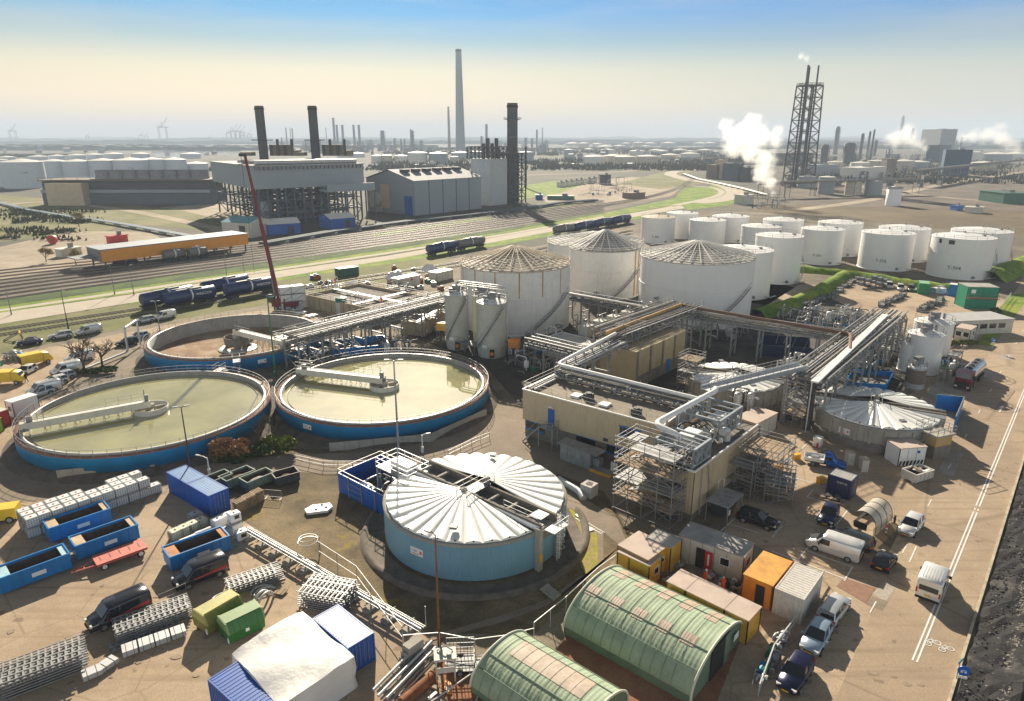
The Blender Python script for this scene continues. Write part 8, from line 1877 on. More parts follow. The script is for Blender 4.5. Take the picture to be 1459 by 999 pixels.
p = G(560,300); t = thing('process_duct', 'wide silver duct linking the power station to the plain grey hall', 'duct', p, rz); MB().cyl((-14,0,7),(8,0,7),4,n=20).box((-10,0,1.5),(2,6,3)).box((4,0,1.5),(2,6,3)).build('duct', PIPEM, t); MB().box((8,-9,2),(20,3,3.6)).build('annex', CLEANW, t)
# boiler tower
p = V(697,260,291); he = ztop(p,226); t = thing('boiler_tower', 'white and dark boiler tower with steel top deck beside its own tall chimney', 'boiler tower', p, rz); w_ = wid(p,36)
MB().box((0,0,he/2),(w_,16,he)).build('casing', mat('boiler_white',(.42,.45,.47),.6,var=.08,streak=.2), t); f = MB(); lattice(f, w_+2, 20, he, he+7, 5, 2, 2, .6); f.build('top_deck', CHIM, t)
for k in range(4): MB().cyl((-w_/2+3+k*4,0,he),(-w_/2+3+k*4,0,he+9+3*(k%2)),1.2,n=10).build('steam_drum', CHIM, t)
f = MB(); o_ = w_/2+9; mb = MB(); lattice(mb, 16, 18, 0, he+3, 4, 3, 8, .6, True, True); ob = mb.build('side_frame', CHIM, t); ob.location = (o_,0,0)
MB().box((o_,2,he*.45),(9,9,he*.9)).build('inner_casing', HZB, t)
p = V(730,230,289); chimney('tall dark grey chimney with a ring gallery beside the boiler tower', p, ztop(p,147), wid(p,7.6), wid(p,7.2), CHIM, (.84,), bands=5)
p = V(749,230,268); chimney('thin black pole standing alone right of the boiler tower', p, ztop(p,209), 1., .9, CHIM, name='vent_pole')
p = V(656,206,221); H_ = ztop(p,70); chimney('very tall pale tapering chimney dominating the horizon', p, H_, wid(p,7.), wid(p,3.9), mat('tall_chimney_grey',(.25,.29,.31),.8,var=.06), n=32)
p = V(640,200,215); chimney('slim banded brown chimney just left of the very tall one', p, ztop(p,152), wid(p,2.1), wid(p,1.3), BROWNF, bands=8)
# cooling cell row
a, b = V(60,285,292), V(300,285,291.5); c, rz, L = near_edge(a, b, 26); he = ztop(a,257); t = thing('cooling_tower', 'long low brown row of cooling cells with round fan housings, left of the power station', 'cooling towers', c, rz)
MB().box((0,0,he*.31),(L,24,he*.62)).build('basin_wall', HZB, t); MB().box((0,0,he*.78),(L-1,22,he*.34)).build('louvre_wall', CHIM, t); MB().box((0,0,he),(L+1,27,.6)).build('deck', BROWNF, t); MB().box((0,-12.6,he*.55),(L,.8,he*.12)).build('ledge', PALEC, t)
for k in range(8): MB().lathe([(6,0),(5.3,2),(5.5,5.5)],(-L/2+34+k*(L-44)/7,0,he),24).build('fan_housing', STEEL, t)
MB().box((-L/2+18,-15,he*.45),(22,8,he*.9)).build('end_block', TAN, t); MB().rail([(-L/2,-13,he),(L/2,-13,he)],1.5,8,.2).build('handrail', STEEL, t)
# left white tanks
for k,(cx,w,vt,vb) in enumerate(((122,210,396,548),(8,60,385,540),(300,140,392,500),(430,150,393,500),(575,150,388,498),(730,180,386,498),(850,130,382,490),(975,135,383,486),(1100,130,405,480),(40,90,383,400),(215,100,374,395),(320,90,380,395),(430,100,368,385),(530,100,372,385),(640,110,375,390),(1075,110,388,400),(790,100,352,372))):
 u_, vt_, vb_ = cx/3.943, 130+vt/3.943, 130+vb/3.943
 v0 = vb_ if k < 9 else 243-k*1.2; p = V(u_, vt_+2, v0 if k < 9 else max(226,v0)); d = Vector((p.x,p.y,0)).normalized(); r = wid(p, w/3.943/2); c = p+d*r; H_ = max(9, ztop(c, vt_))
 t = thing('storage_tank', 'white storage tank in the left distance, %s' % ('the nearest with a small stencilled number','cut by the left photo edge','second in line behind the cooling cells','third in line behind the cooling cells','fourth in line behind the cooling cells','fifth in line, wider, behind the cooling cells','sixth in line behind the cooling cells','seventh in line, next to the power station','low one touching the power station','back row at the left edge','back row, second from left','back row, third from left','back row, fourth from left','back row, fifth from left','back row, sixth from left','back row near the power station','back row by the harbour water')[k], 'storage tank', c, 0, 'white tanks in the left distance')
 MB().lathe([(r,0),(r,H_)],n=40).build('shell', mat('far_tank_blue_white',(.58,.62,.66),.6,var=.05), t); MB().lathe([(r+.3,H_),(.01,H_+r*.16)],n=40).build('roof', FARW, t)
 if k in (0,5): th = atan2(-c.y,-c.x); text('T 104' if k==0 else 'T 106', r*.13, DARKS, t, ((r+.1)*cos(th),(r+.1)*sin(th),H_*.6),(pi/2,0,th+pi/2),'tank_number',.02)
# orange canopy over the loading track
a, b = V(146,374,384.5), V(353,340,357); c, rz, L = near_edge(a, b, 11); z1 = ztop(a,374); z2 = ztop(a,357.5); t = thing('loading_canopy', 'long orange sided canopy over rail tank wagons at the left', 'canopy', c, rz)
ORC = mat('canopy_orange',(.75,.3,.03),.6,var=.06); MB().box((0,-5.5,(z1+z2)/2),(L,.3,z2-z1)).build('fascia', ORC, t); MB().box((0,5.5,(z1+z2)/2),(L,.3,z2-z1)).build('fascia', ORC, t); MB().box((0,0,z2+.2),(L+.6,11.4,.3)).build('roof', PALEC, t); MB().box((-L/2,0,(z1+z2)/2),(.3,10.6,z2-z1)).build('end_panel', STEEL, t); MB().box((-L/2-3,2,z1+1.2),(6,9,.3)).build('end_roof', STEEL, t)
for k in range(9):
 for s in (-1,1): MB().box((-L/2+1+k*(L-2)/8,s*5,z1/2),(.4,.4,z1)).build('leg', CHIM, t)
# rail tank wagons
def wagon(lb, pa, pb, m, dz=0, group=None):
 a, b = G(*pa), G(*pb); c = (a+b)/2; rz = azd(a,b); L = (b-a).length; t = thing('tank_wagon', lb, 'tank wagon', c, rz, group); r = 1.45
 MB().tube([(-L/2+.2,0,2.65),(-L/2+.4,0,2.65),(L/2-.4,0,2.65),(L/2-.2,0,2.65)],lambda f_: r*(.8 if f_ in (0,1) else 1),18).build('tank', m, t); MB().box((0,0,1.05),(L,2.2,.35)).build('chassis', BLACK, t)
 for x in (-L*.36,L*.36):
  bg = MB().box((x,0,.6),(2.8,1.9,.5));
  for q in (-.9,.9):
   for s in (-1,1): bg.cyl((x+q,s*.7,.48),(x+q,s*.85,.48),.48,n=12)
  bg.build('bogie', DARKS, t)
 MB().box((0,0,4.2),(L*.5,.7,.1)).cyl((0,0,4.),(0,0,4.5),.4,n=10).build('top_walkway', GALV, t); MB().lathe([(r+.02,-.2),(r+.02,.2)],n=18).build('white_band', CLEANW, t).matrix_local = Matrix.Translation((0,0,2.65)) @ Matrix.Rotation(pi/2,4,'Y')
 return t, L
NB = mat('wagon_navy',(.015,.04,.13),.4,var=.15,dirt=.3); GW = mat('wagon_grey',(.16,.16,.15),.6,var=.2,dirt=.4)
for pa,pb,lb,m,w in ((('e',800,288),('e',1090,225),'navy tank wagon on the rear track at the left end',NB,None),(('e',928,283),('e',1215,228),'navy tank wagon with white lettering on the front track',NB,'WASCOSA'),(('e',1140,215),('e',1395,160),'navy tank wagon on the rear track, second from the left',NB,None),(('e',1265,228),('e',1545,175),'navy tank wagon on the front track behind the red crane',NB,'WASCOSA'),
 (('b',985,930),('b',1138,900),'navy tank wagon coupled to the grey one by the railway',NB,None),(('b',1150,900),('b',1296,872),'grey tank wagon coupled behind the navy one by the railway',GW,None),(('a',640,985),('a',775,970),'dark tank wagon under the left part of the orange canopy',GW,None),(('a',920,965),('a',1045,948),'dark tank wagon under the middle of the orange canopy',GW,None),(('a',1060,950),('a',1165,935),'dark tank wagon under the right part of the orange canopy',GW,None),
 (('c',275,812),('c',380,795),'grey tank wagon at the near end of the distant train',GW,None),(('c',388,795),('c',490,775),'navy tank wagon first behind the grey one in the distant train',NB,None),(('c',495,775),('c',590,757),'navy tank wagon in the middle of the distant train',NB,None),(('c',595,757),('c',695,738),'navy tank wagon at the far end of the distant train',NB,None)):
 t, L = wagon(lb, px(*pa), px(*pb), m)
 if w: text(w, .85, CLEANW, t, (L*.22,-1.47,2.75),(pi/2,0,0),'lettering',.02)
# small sheds, pipelines, odds in the middle distance
def shed(lb, pa, pb, W, H, m, rm, rise=1.8):
 c, rz, L = near_edge(G(*pa), G(*pb), W); t = thing('small_shed', lb, 'shed', c, rz); MB().ext([(-L/2,-W/2,0),(-L/2,W/2,0),(-L/2,W/2,H),(-L/2,0,H+rise),(-L/2,-W/2,H)],(L,0,0)).build('wall', m, t)
 MB()._add([(-L/2-.3,-W/2-.3,H),(L/2+.3,-W/2-.3,H),(L/2+.3,0,H+rise+.2),(-L/2-.3,0,H+rise+.2),(-L/2-.3,W/2+.3,H),(L/2+.3,W/2+.3,H)],[(0,1,2,3),(3,2,5,4)]).build('roof', rm, t); MB().box((L*.2,-W/2-.1,H*.4),(L*.2,.1,H*.8)).build('door', DARKS, t)
shed('cream shed with a teal roof at the foot of the power station', px('I',115,385), px('I',240,393), 14, 6, CREAM, mat('teal_roof',(.03,.22,.28),.5))
shed('blue shed with a white roof below the middle of the power station', px('I',312,382), px('I',452,372), 11, 4.5, CONTB, FARW); shed('blue shed with a white roof right of the other blue shed', px('I',582,355), px('I',690,345), 11, 4.5, CONTB, FARW)
def far_box(lb, pa, pb, W, vt, m, rm=None, name='works_building', cat='building'):
 a = G(*pa); c, rz, L = near_edge(a, G(*pb), W); H_ = ztop(a, vt); t = thing(name, lb, cat, c, rz); MB().box((0,0,H_/2),(L,W,H_)).build('wall', m, t); MB().box((0,0,H_+.15),(L+.6,W+.6,.3)).build('roof', rm or m, t); MB().box((L*.15,0,H_+1.),(L*.2,W*.3,1.6)).build('roof_plant', STEEL, t); return t
far_box('small dark red container in the sandy lot left of the orange canopy', px('a',628,858), px('a',722,845), 3, 130+820/3.943, RED, RED, 'storage_container', 'container')
far_box('long white container in the sandy lot in front of the orange canopy', px('a',350,935), px('a',462,918), 3.5, 130+893/3.943, CREAM, FARW, 'storage_container', 'container')
t = thing('cable_drum', 'big round red cable drum on the sandy lot at the left', 'drum', Q('a',300,858), .3); MB().cyl((0,-.8,1.7),(0,.8,1.7),1.7,n=24).build('flange', RED, t); MB().cyl((0,-1.,1.7),(0,1.,1.7),.5,n=12).build('hub', RUST, t)
def far_pipe(lb, pts, m, n, r=.35, z=1.2):
 P_ = [G(*p) for p in pts]; t = thing('pipeline', lb, 'pipeline', P_[0]);
 for k in range(n):
  q = []
  for i,p in enumerate(P_): d = (P_[min(i+1,len(P_)-1)]-P_[max(i-1,0)]).normalized(); nn_ = Vector((-d.y,d.x,0)); s = p+nn_*k*r*3-P_[0]; q.append((s.x,s.y,z))
  MB().tube(q, r, 6).build('pipe', m, t)
 sp = MB()
 for i in range(len(P_)-1):
  K = int((P_[i+1]-P_[i]).length/14)
  for j in range(K): p = P_[i].lerp(P_[i+1], (j+.5)/K)-P_[0]; sp.box((p.x,p.y+n*r,z/2),(n*r*3,.6,z))
 sp.build('sleepers', CONC, t)
far_pipe('row of pale blue pipes crossing the meadows at the left', [px('a',-60,625),px('a',160,680),px('a',400,720),px('a',520,735),px('a',700,765),px('a',1050,830)], mat('pipe_pale_blue',(.5,.58,.62),.5,.2,var=.1), 4, .26)
far_pipe('long blue grey pipeline following the far side of the railway yard', [px('b',80,875),px('b',500,800),px('b',900,745),px('b',1459,683),px('c',300,640),px('c',520,622)], HZB, 3, .6)
far_pipe('pale pipeline curving beside the road loop', [px('c',1000,470),px('c',1080,500),px('c',1200,525),px('c',1330,555),px('c',1459,590)], FARW, 2, .5)
for x,y,h,s_,lb in ((445,760,5,31,'pale leafy tree among the meadow pipes at the left'),(430,980,3.4,32,'scrubby brown tree in front of the orange canopy'),(260,960,3.,33,'low brown scrub tree on the bank left of the white container')):
 bare_tree(lb, Q('a',x,y), h*1.9, s_, 1., leaf=[LEAFB, LEAFC], nleaf=900)
# refinery columns on the horizon
def column_tower(lb, p, H, r, m=HZB, plat=3, dome=True):
 t = thing('distillation_column', lb, 'column', p); MB().lathe([(r*1.3,0),(r,H*.06),(r,H*.94),(r*.6,H),(.01,H*1.01)],n=12).build('shell', m, t); g = MB()
 for k in range(plat): z = H*(.35+.6*k/max(1,plat)); g.cyl((0,0,z),(0,0,z+.4),r*1.7,n=10)
 g.bar((r*1.3,0,0),(r*1.3,0,H),.6); g.build('platform', CHIM, t)
N1 = 'slender column or chimney of the distant refinery skyline'
for k,(u_,vt,v0,w,kind) in enumerate(((407,182,214,1.6,0),(413,182,214,1.,0),(416,183,213,1.6,0),(401,196,214,1.6,0),(474.5,168,213,3.2,1),(479.5,178,213,3,1),(487.5,178,213,3.2,1),(503.5,178,214,3,1),(511,178,214,3.2,1),(544.5,186,214,6,2),(562,197,214,3,2),(571,198,215,2,2),(576,198,215,2,2),(585,184,214,2.2,1),(588,186,214,2.4,2),(587,186,216,4,2),(693,177,214,3.5,1),(686,194,214,3,2),(765,185,213,2.6,1),(773,182,213,1.4,0),(749,196,214,3.5,2),(758,197,214,3,2),(464,182,214,1,0),(600,200,214,4,2),(1042,0,0,0,9))):
 if kind == 9: continue
 p = V(u_, vt, v0); H_ = ztop(p, vt); r = wid(p, w/2)
 if kind == 2: column_tower(N1, p, H_, r)
 else:
  t = chimney(N1, p, H_, r*1.1, r, HZB if kind else BROWNF, n=10)
for o in bpy.data.objects:
 if o.get('label') == N1: o['group'] = 'distant refinery columns and chimneys'
rr = random.Random(77)
for k in range(95):
 u_ = rr.choice([rr.uniform(395,520), rr.uniform(520,620), rr.uniform(680,800), rr.uniform(1060,1330)]); v0 = rr.uniform(213,222) if u_ < 900 else rr.uniform(226,240)
 p = G(u_, v0); s = wid(p, rr.uniform(3,9)); h = ztop(p, v0-rr.uniform(6,15))
 t = thing('process_unit', 'steel framed process unit among many in the hazy refinery belt', 'process unit', p, rr.uniform(0,1.5), 'hazy refinery process units')
 f = MB(); lattice(f, s, s*.8, 0, h, 2, 1, 4, s*.05); f.build('steelwork', HZB, t); MB().box((0,0,h*.3),(s*.8,s*.6,h*.6)).cyl((s*.2,0,h*.5),(s*.2,0,h*1.1),s*.12,n=8).build('vessels', rr.choice([HZB,BROWNF,PALEC]), t)
def far_tank(u_, vt, vb, w, m=None, lb='white floating roof tank in the hazy distant tank farm', grp='distant tank farm'):
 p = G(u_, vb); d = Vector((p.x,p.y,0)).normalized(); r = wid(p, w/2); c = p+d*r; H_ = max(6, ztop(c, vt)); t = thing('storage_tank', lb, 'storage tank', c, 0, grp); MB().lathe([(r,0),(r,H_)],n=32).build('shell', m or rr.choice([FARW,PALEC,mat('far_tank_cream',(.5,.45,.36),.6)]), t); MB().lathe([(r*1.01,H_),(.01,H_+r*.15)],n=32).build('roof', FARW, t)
for x,w,vt,vb in ((520,90,345,372),(590,80,348,372),(700,60,362,404),(755,62,360,404),(835,75,362,404),(930,110,345,412),(1045,110,348,412),(1135,50,368,412),(1170,110,345,380),(1250,90,340,372)): far_tank(360+x/3.943, 130+vt/3.943, 130+vb/3.943, w/3.943)
for x,w,vt,vb in ((115,90,342,405),(360,60,328,372),(500,125,366,418),(605,110,362,414),(670,120,368,422),(795,125,365,415),(925,110,357,385),(1035,110,350,388),(575,80,328,350),(740,90,335,362),(850,80,330,352),(980,80,328,350),(1120,90,330,352),(1040,70,337,356),(790,60,308,322),(880,70,336,356),(640,70,306,318),(560,90,310,322),(470,60,325,345),(1170,60,338,352)): far_tank(720+x/3.943, 130+vt/3.943, 130+vb/3.943, w/3.943)
for k in range(14): far_tank(rr.uniform(740,1040), rr.uniform(203,206), rr.uniform(208,212), rr.uniform(12,24))
for x,w,vt,vb,lb in ((345,110,675,722,''),(415,80,655,720,''),(550,100,660,730,''),(640,90,650,715,''),(790,110,650,705,''),(870,110,655,700,''),(260,90,735,800,''),(368,85,738,835,''),(515,85,760,840,''),(625,90,760,840,''),(1190,60,602,650,''),(1300,150,612,650,''),(1225,130,660,712,''),(1400,120,610,645,'')): far_tank(1080+x/3.842, 60+vt/3.842, 60+vb/3.842, w/3.842, None, 'pale tank among the plants on the right below the flare tower', 'pale tanks on the right')
# plants on the right
def dq(x, y): return px('d', x, y)
for (pa,pb,W,vt,m,lb) in ((dq(1005,735),dq(1150,738),30,60+590/3.842,mat('deep_teal_cladding',(.004,.05,.095),.6,var=.1),'tall dark blue clad boiler house on the right horizon'),(dq(985,660),dq(1045,655),20,60+565/3.842,mat('deep_teal_cladding',(.01,.12,.2)),'smaller dark blue block behind the tall blue boiler house'),(dq(880,600),dq(985,605),40,60+480/3.842,CHIM,'hazy blue grey tower block far behind the steam on the right'),
 (dq(695,730),dq(750,730),12,60+640/3.842,BROWNF,'narrow brown process block between the white sheds on the right'),(dq(550,755),dq(695,745),20,60+690/3.842,FARW,'long white flat roofed shed on the right plant'),(dq(300,730),dq(440,725),18,60+675/3.842,PALEC,'pale shed right behind the foot of the flare tower'),(dq(145,660),dq(300,655),30,60+610/3.842,CHIM,'dark process block behind the flare tower'),
 (px('H',160,465),px('H',250,470),14,180+345/6.245,BROWNF,'brown ribbed plant block left of the big steam plume'),(px('H',250,468),px('H',300,470),12,180+300/6.245,TAN,'tall tan tower block left of the big steam plume'),(px('H',300,480),px('H',445,485),14,180+330/6.245,HZB,'blue grey plant block just left of the big steam plume'),(px('H',455,485),px('H',550,488),14,180+370/6.245,CHIM,'dark low block partly behind the big steam plume'),(px('H',410,690),px('H',500,700),8,180+610/6.245,CREAM,'small white control building below the big steam plume'),
 (dq(1340,885),dq(1480,885),24,60+830/3.842,mat('hangar_green',(.02,.12,.08),.6),'green hangar at the right edge'),(dq(1130,935),dq(1225,940),8,60+905/3.842,CREAM,'white container block left of the green hangar'),(dq(1085,925),dq(1120,925),6,60+900/3.842,CONTB,'small blue cabin left of the green hangar'),(px('c',530,525),px('c',592,525),10,130+470/3.943,CHIM,'black square building in the plant yard inside the road loop'),(px('c',700,605),px('c',785,600),8,130+575/3.943,BROWNF,'dark container block in the plant yard inside the road loop'),(px('c',235,610),px('c',385,612),6,130+590/3.943,mat('container_green',(.05,.16,.1),.6),'long green container row by the plant yard'),(px('c',170,610),px('c',210,610),6,130+585/3.943,CONTB,'small blue container by the boiler tower')):
 far_box(lb, pa, pb, W, vt, m)
for x,w,vt,vb,nm in ((440,22,462,600,0),(575,14,500,630,1),(615,10,488,620,2),(638,8,478,640,3),(648,14,535,610,4),(370,40,560,660,5),(505,60,550,650,6),(1118,10,520,580,7),(1090,6,535,580,8),(797,14,402,455,9),(850,12,470,500,10)):
 u_, v_ = dq(x,vt); p = V(u_, v_, max(207, 64+vb/3.842)); column_tower('dark process column on the right skyline, ' + ('left of the twin sheds with a ring top','slim one right of the first','thin one with a pointed top','thinnest one leaning over the sheds','short one right of the thin pair','broad one close to the flare tower','broadest one in the middle','black one on the blue boiler house','thin one on the blue boiler house','crowned one above the white steam','short one right of the crowned one')[nm], p, ztop(p, v_), wid(p, w/3.842/2), CHIM if nm not in (9,) else BROWNF, 4)
for k in range(70):
 x, y = rr.uniform(130,1000), rr.uniform(690,800); u_, v_ = dq(x,y); p = G(u_,v_); s = wid(p, rr.uniform(4,12)); h = ztop(p, v_-rr.uniform(4,13)); t = thing('process_unit', 'small process block standing among the right hand plants', 'process unit', p, SITE, 'right hand process blocks'); f = MB(); lattice(f, s, s*.7, 0, h, 2, 1, 3, .4); f.build('steelwork', STEEL, t); MB().box((0,0,h*.35),(s*.7,s*.5,h*.6)).build('vessels', rr.choice([FARW,STEEL,BROWNF,PALEC,HZB]), t)
# flare tower
p = V(1137,262,266); zt1 = ztop(p,60+240/3.842); zt2 = ztop(p,93); W0, W1 = wid(p,30), wid(p,24); t = thing('flare_tower', 'tall black lattice flare tower with slender stacks on the right', 'flare tower', p, .25)
def wz(z): return W0+(W1-W0)*z/zt1
for s_ in ((-1,-1),(1,-1),(1,1),(-1,1)): MB().bar((s_[0]*W0/2,s_[1]*W0/2,0),(s_[0]*W1/2,s_[1]*W1/2,zt1),.8).build('leg', CHIM, t)
for k in range(9):
 z0, z1 = zt1*k/9, zt1*(k+1)/9; f = MB(); a, b = wz(z0)/2, wz(z1)/2
 for q in range(4):
  c0, c1 = ((-1,-1),(1,-1),(1,1),(-1,1))[q], ((-1,-1),(1,-1),(1,1),(-1,1))[(q+1)%4]
  f.bar((c0[0]*b,c0[1]*b,z1),(c1[0]*b,c1[1]*b,z1),.9 if k in (3,8) else .6); f.bar((c0[0]*a,c0[1]*a,z0),(c1[0]*b,c1[1]*b,z1),.35); f.bar((c1[0]*a,c1[1]*a,z0),(c0[0]*b,c0[1]*b,z1),.35)
 f.build('bracing', CHIM, t)
for x,y,zz,r in ((-W1*.25,0,zt2,.9),(-W1*.08,2,zt2-1,1.),(W1*.42,0,zt2,.7),(W1*.15,-2,zt1,.8),(-W1*.3,3,zt1,.7)): MB().cyl((x,y,0),(x,y,zz),r,n=8).build('flare_stack', CHIM, t)
MB().rail([(-W1/2,-W1/2,zt1),(W1/2,-W1/2,zt1),(W1/2,W1/2,zt1),(-W1/2,W1/2,zt1)],2,4,.3,True,True).box((0,0,zt1),(W1,W1,.3)).build('top_platform', CHIM, t)
u_, v_ = dq(735,895); p = G(u_,v_); r = wid(p,9.8); H_ = ztop(p, 60+800/3.842); t = thing('white_vessel', 'single white cylinder tank standing alone on the brown ground at the right', 'tank', p); MB().lathe([(r,0),(r,H_),(.01,H_+1.5)],n=32).build('shell', CLEANW, t); MB().lathe([(r+.3,H_-.3),(r+.3,H_+1.)],n=20).build('handrail', GALV, t)
pipe_bridge('long pipe bridge on tall legs across the right plants', G(*dq(130,850)), G(*dq(860,830)), 6, 10, (0,), 6, (.3,.6), 26, True, True, seed=61, m=STEEL, pm=OLDP); pipe_bridge('conveyor bridge climbing across the right plants to the edge', G(*dq(850,790)), G(*dq(1440,700)), 7, 12, (0,), 4, (.5,1.), 40, True, True, seed=62, m=STEEL, pm=OLDP)
pipe_bridge('pale pipe gantry at the foot of the big steam plume', G(*px('H',640,640)), G(*px('H',1110,620)), 5, 9, (0,), 4, (.3,.5), 20, True, True, seed=63, m=BROWNF, pm=OLDP); pipe_bridge('thin bridge crossing the road far behind the road loop', G(*px('c',850,412)), G(*px('c',1200,402)), 5, 8, (0,), 4, (.3,.5), 40, True, True, seed=64, m=STEEL, pm=OLDP)
pipework('plant of dark conveyors and vessels in the yard inside the road loop', Q('c',600,575), 62, 26, 12, SITE, 34, 65, mats=[CHIM,STEEL,FARW,BROWNF], vessels=6)
p = Q('H',720,720); pipework('dark machinery at the source of the big steam plume', p, 34, 16, 7, SITE, 26, 66, mats=[CHIM,STEEL], vessels=5)
for k in range(7): far_box('white lorry in the row parked in the plant yard', px('c',310+(k if k<5 else k+.6)*28,540-k*4), px('c',333+(k if k<5 else k+.6)*28,538-k*4), 4, 130+(515-k*4)/3.943, FARW, CHIM, 'parked_lorry', 'lorry')['group'] = 'lorries in the plant yard'
# harbour cranes
for k,(u_,vt) in enumerate(((331,178),(337,178),(343,180),(325,181),(297,190),(317,190),(229,170),(199,186),(207,187),(15,177),(123,187),(354,184),(345,186))):
 p = V(u_, vt, 203.5); H_ = ztop(p, vt+4); t = thing('harbour_crane', 'ship to shore crane silhouetted in the haze on the left horizon', 'crane', p, .2, 'harbour cranes on the left horizon'); W_ = H_*.35; f = MB()
 for s in (-1,1):
  for q in (-1,1): f.bar((s*W_/2,q*W_/3,0),(s*W_/2,q*W_/3,H_*.8),H_*.03)
 f.bar((-W_*.6,0,H_*.75),(W_*.9,0,H_*.75),H_*.04); f.bar((0,0,H_*.75),(0,0,H_),H_*.03); f.bar((0,0,H_*.75),(W_*.9,0,H_*1.25),H_*.03); f.build('frame', HZB, t); MB().box((-W_*.2,0,H_*.78),(W_*.3,W_*.3,H_*.1)).build('machine_house', HZB, t)
# trees and thickets in the middle distance
for nm,x0,x1,y0,y1,n_,hh,lb in (('treeline',60,330,206,212,60,13,'line of hazy trees behind the left tanks'),('treeline',340,700,202,206,50,16,'line of hazy trees behind the refinery'),('treeline',780,1060,201.5,207,60,15,'line of hazy trees behind the distant tank farm'),('treeline',1100,1500,202,212,70,18,'wooded belt behind the right plants')):
 mb = MB();
 for k in range(n_*14):
  p = G(rr.uniform(x0,x1), rr.uniform(y0,y1)); h = hh*rr.uniform(.5,1.); s = h*rr.uniform(.3,.6); mb.ball((p.x,p.y,h*.5),1.,6,4,0,(s,s,h*.5)) if k%14==0 else mb._add([(p.x-s*.4,p.y,h*.1),(p.x+s*.5,p.y,h*.3),(p.x,p.y,h*.9)],[(0,1,2)])
 tag(mb.build(nm, HILL), lb, None, None, 'stuff')
# steam
def steam(lb, blobs, dens, name='steam_plume'):
 m = bpy.data.materials.new(name); m.use_nodes = True; nt = m.node_tree; N = nt.nodes; L = nt.links; N.remove(N['Principled BSDF']); pv = N.new('ShaderNodeVolumePrincipled'); pv.inputs['Color'].default_value = (.99,.99,.99,1); pv.inputs['Anisotropy'].default_value = .6
 L.new(pv.outputs[0], N['Material Output'].inputs['Volume']); geo = N.new('ShaderNodeNewGeometry'); cur = None
 sc = sum(b[3] for b in blobs)/len(blobs)
 for x,y,z,r in blobs:
  d = N.new('ShaderNodeVectorMath'); d.operation = 'DISTANCE'; L.new(geo.outputs['Position'], d.inputs[0]); d.inputs[1].default_value = (x,y,z)
  q = N.new('ShaderNodeMath'); q.operation = 'DIVIDE'; L.new(d.outputs['Value'], q.inputs[0]); q.inputs[1].default_value = r
  if cur is None: cur = q.outputs[0]
  else: mn = N.new('ShaderNodeMath'); mn.operation = 'SMOOTH_MIN'; L.new(cur, mn.inputs[0]); L.new(q.outputs[0], mn.inputs[1]); mn.inputs[2].default_value = .25; cur = mn.outputs[0]
 no = N.new('ShaderNodeTexNoise'); no.inputs['Scale'].default_value = 1.1/sc; no.inputs['Detail'].default_value = 7; no.inputs['Roughness'].default_value = .68; L.new(geo.outputs['Position'], no.inputs['Vector'])
 a = N.new('ShaderNodeMath'); a.operation = 'MULTIPLY_ADD'; L.new(no.outputs['Fac'], a.inputs[0]); a.inputs[1].default_value = 2.5; L.new(cur, a.inputs[2])
 mr = N.new('ShaderNodeMapRange'); mr.inputs['From Min'].default_value = 2.15; mr.inputs['From Max'].default_value = 1.5; mr.inputs['To Max'].default_value = dens; L.new(a.outputs[0], mr.inputs['Value']); L.new(mr.outputs[0], pv.inputs['Density'])
 lo = [min(b[i]-b[3]*1.1 for b in blobs) for i in range(3)]; hi = [max(b[i]+b[3]*1.1 for b in blobs) for i in range(3)]; lo[2] = max(lo[2], .5)
 o = MB().box([(lo[i]+hi[i])/2 for i in range(3)],[hi[i]-lo[i] for i in range(3)]).build(name, m); tag(o, lb, None, None, 'stuff'); return o
def blob_at(u_, v_, p, rp, dy=0):
 z = ztop((0,p.y+dy), v_); d = (p.y+dy)*CP+(CAMH-z)*SP; return ((u_-CX)/FPX*d, p.y+dy, z, rp*d/FPX)
p = Q('H',755,690); steam('thick white steam plume rising from the machinery on the right', [blob_at(1102,276,p,7),blob_at(1098,262,p,12),blob_at(1088,246,p,19),blob_at(1092,228,p,19,4),blob_at(1070,215,p,20,-3),blob_at(1048,208,p,20,3),blob_at(1080,196,p,22),blob_at(1058,188,p,16),blob_at(1105,205,p,12),blob_at(1040,192,p,15,5),blob_at(1034,178,p,12),blob_at(1072,176,p,16,-4),blob_at(1108,186,p,11)], .13)
p = V(1320,210,234); steam('white steam cloud in front of the right hand tower block', [blob_at(1318,212,p,7),blob_at(1308,204,p,11),blob_at(1296,198,p,15),blob_at(1284,193,p,16),blob_at(1272,200,p,13),blob_at(1294,184,p,11)], .05)
p = V(1450,215,236); steam('white steam cloud at the right edge of the horizon', [blob_at(1450,214,p,8),blob_at(1440,205,p,14),blob_at(1426,196,p,15),blob_at(1408,192,p,14),blob_at(1388,194,p,12),blob_at(1372,196,p,9),blob_at(1424,182,p,10)], .05)
p = V(1137,262,266); steam('small wisp of steam leaving the top of the flare tower', [blob_at(1148,84,p,6.5),blob_at(1141,80,p,6.5)], .06)
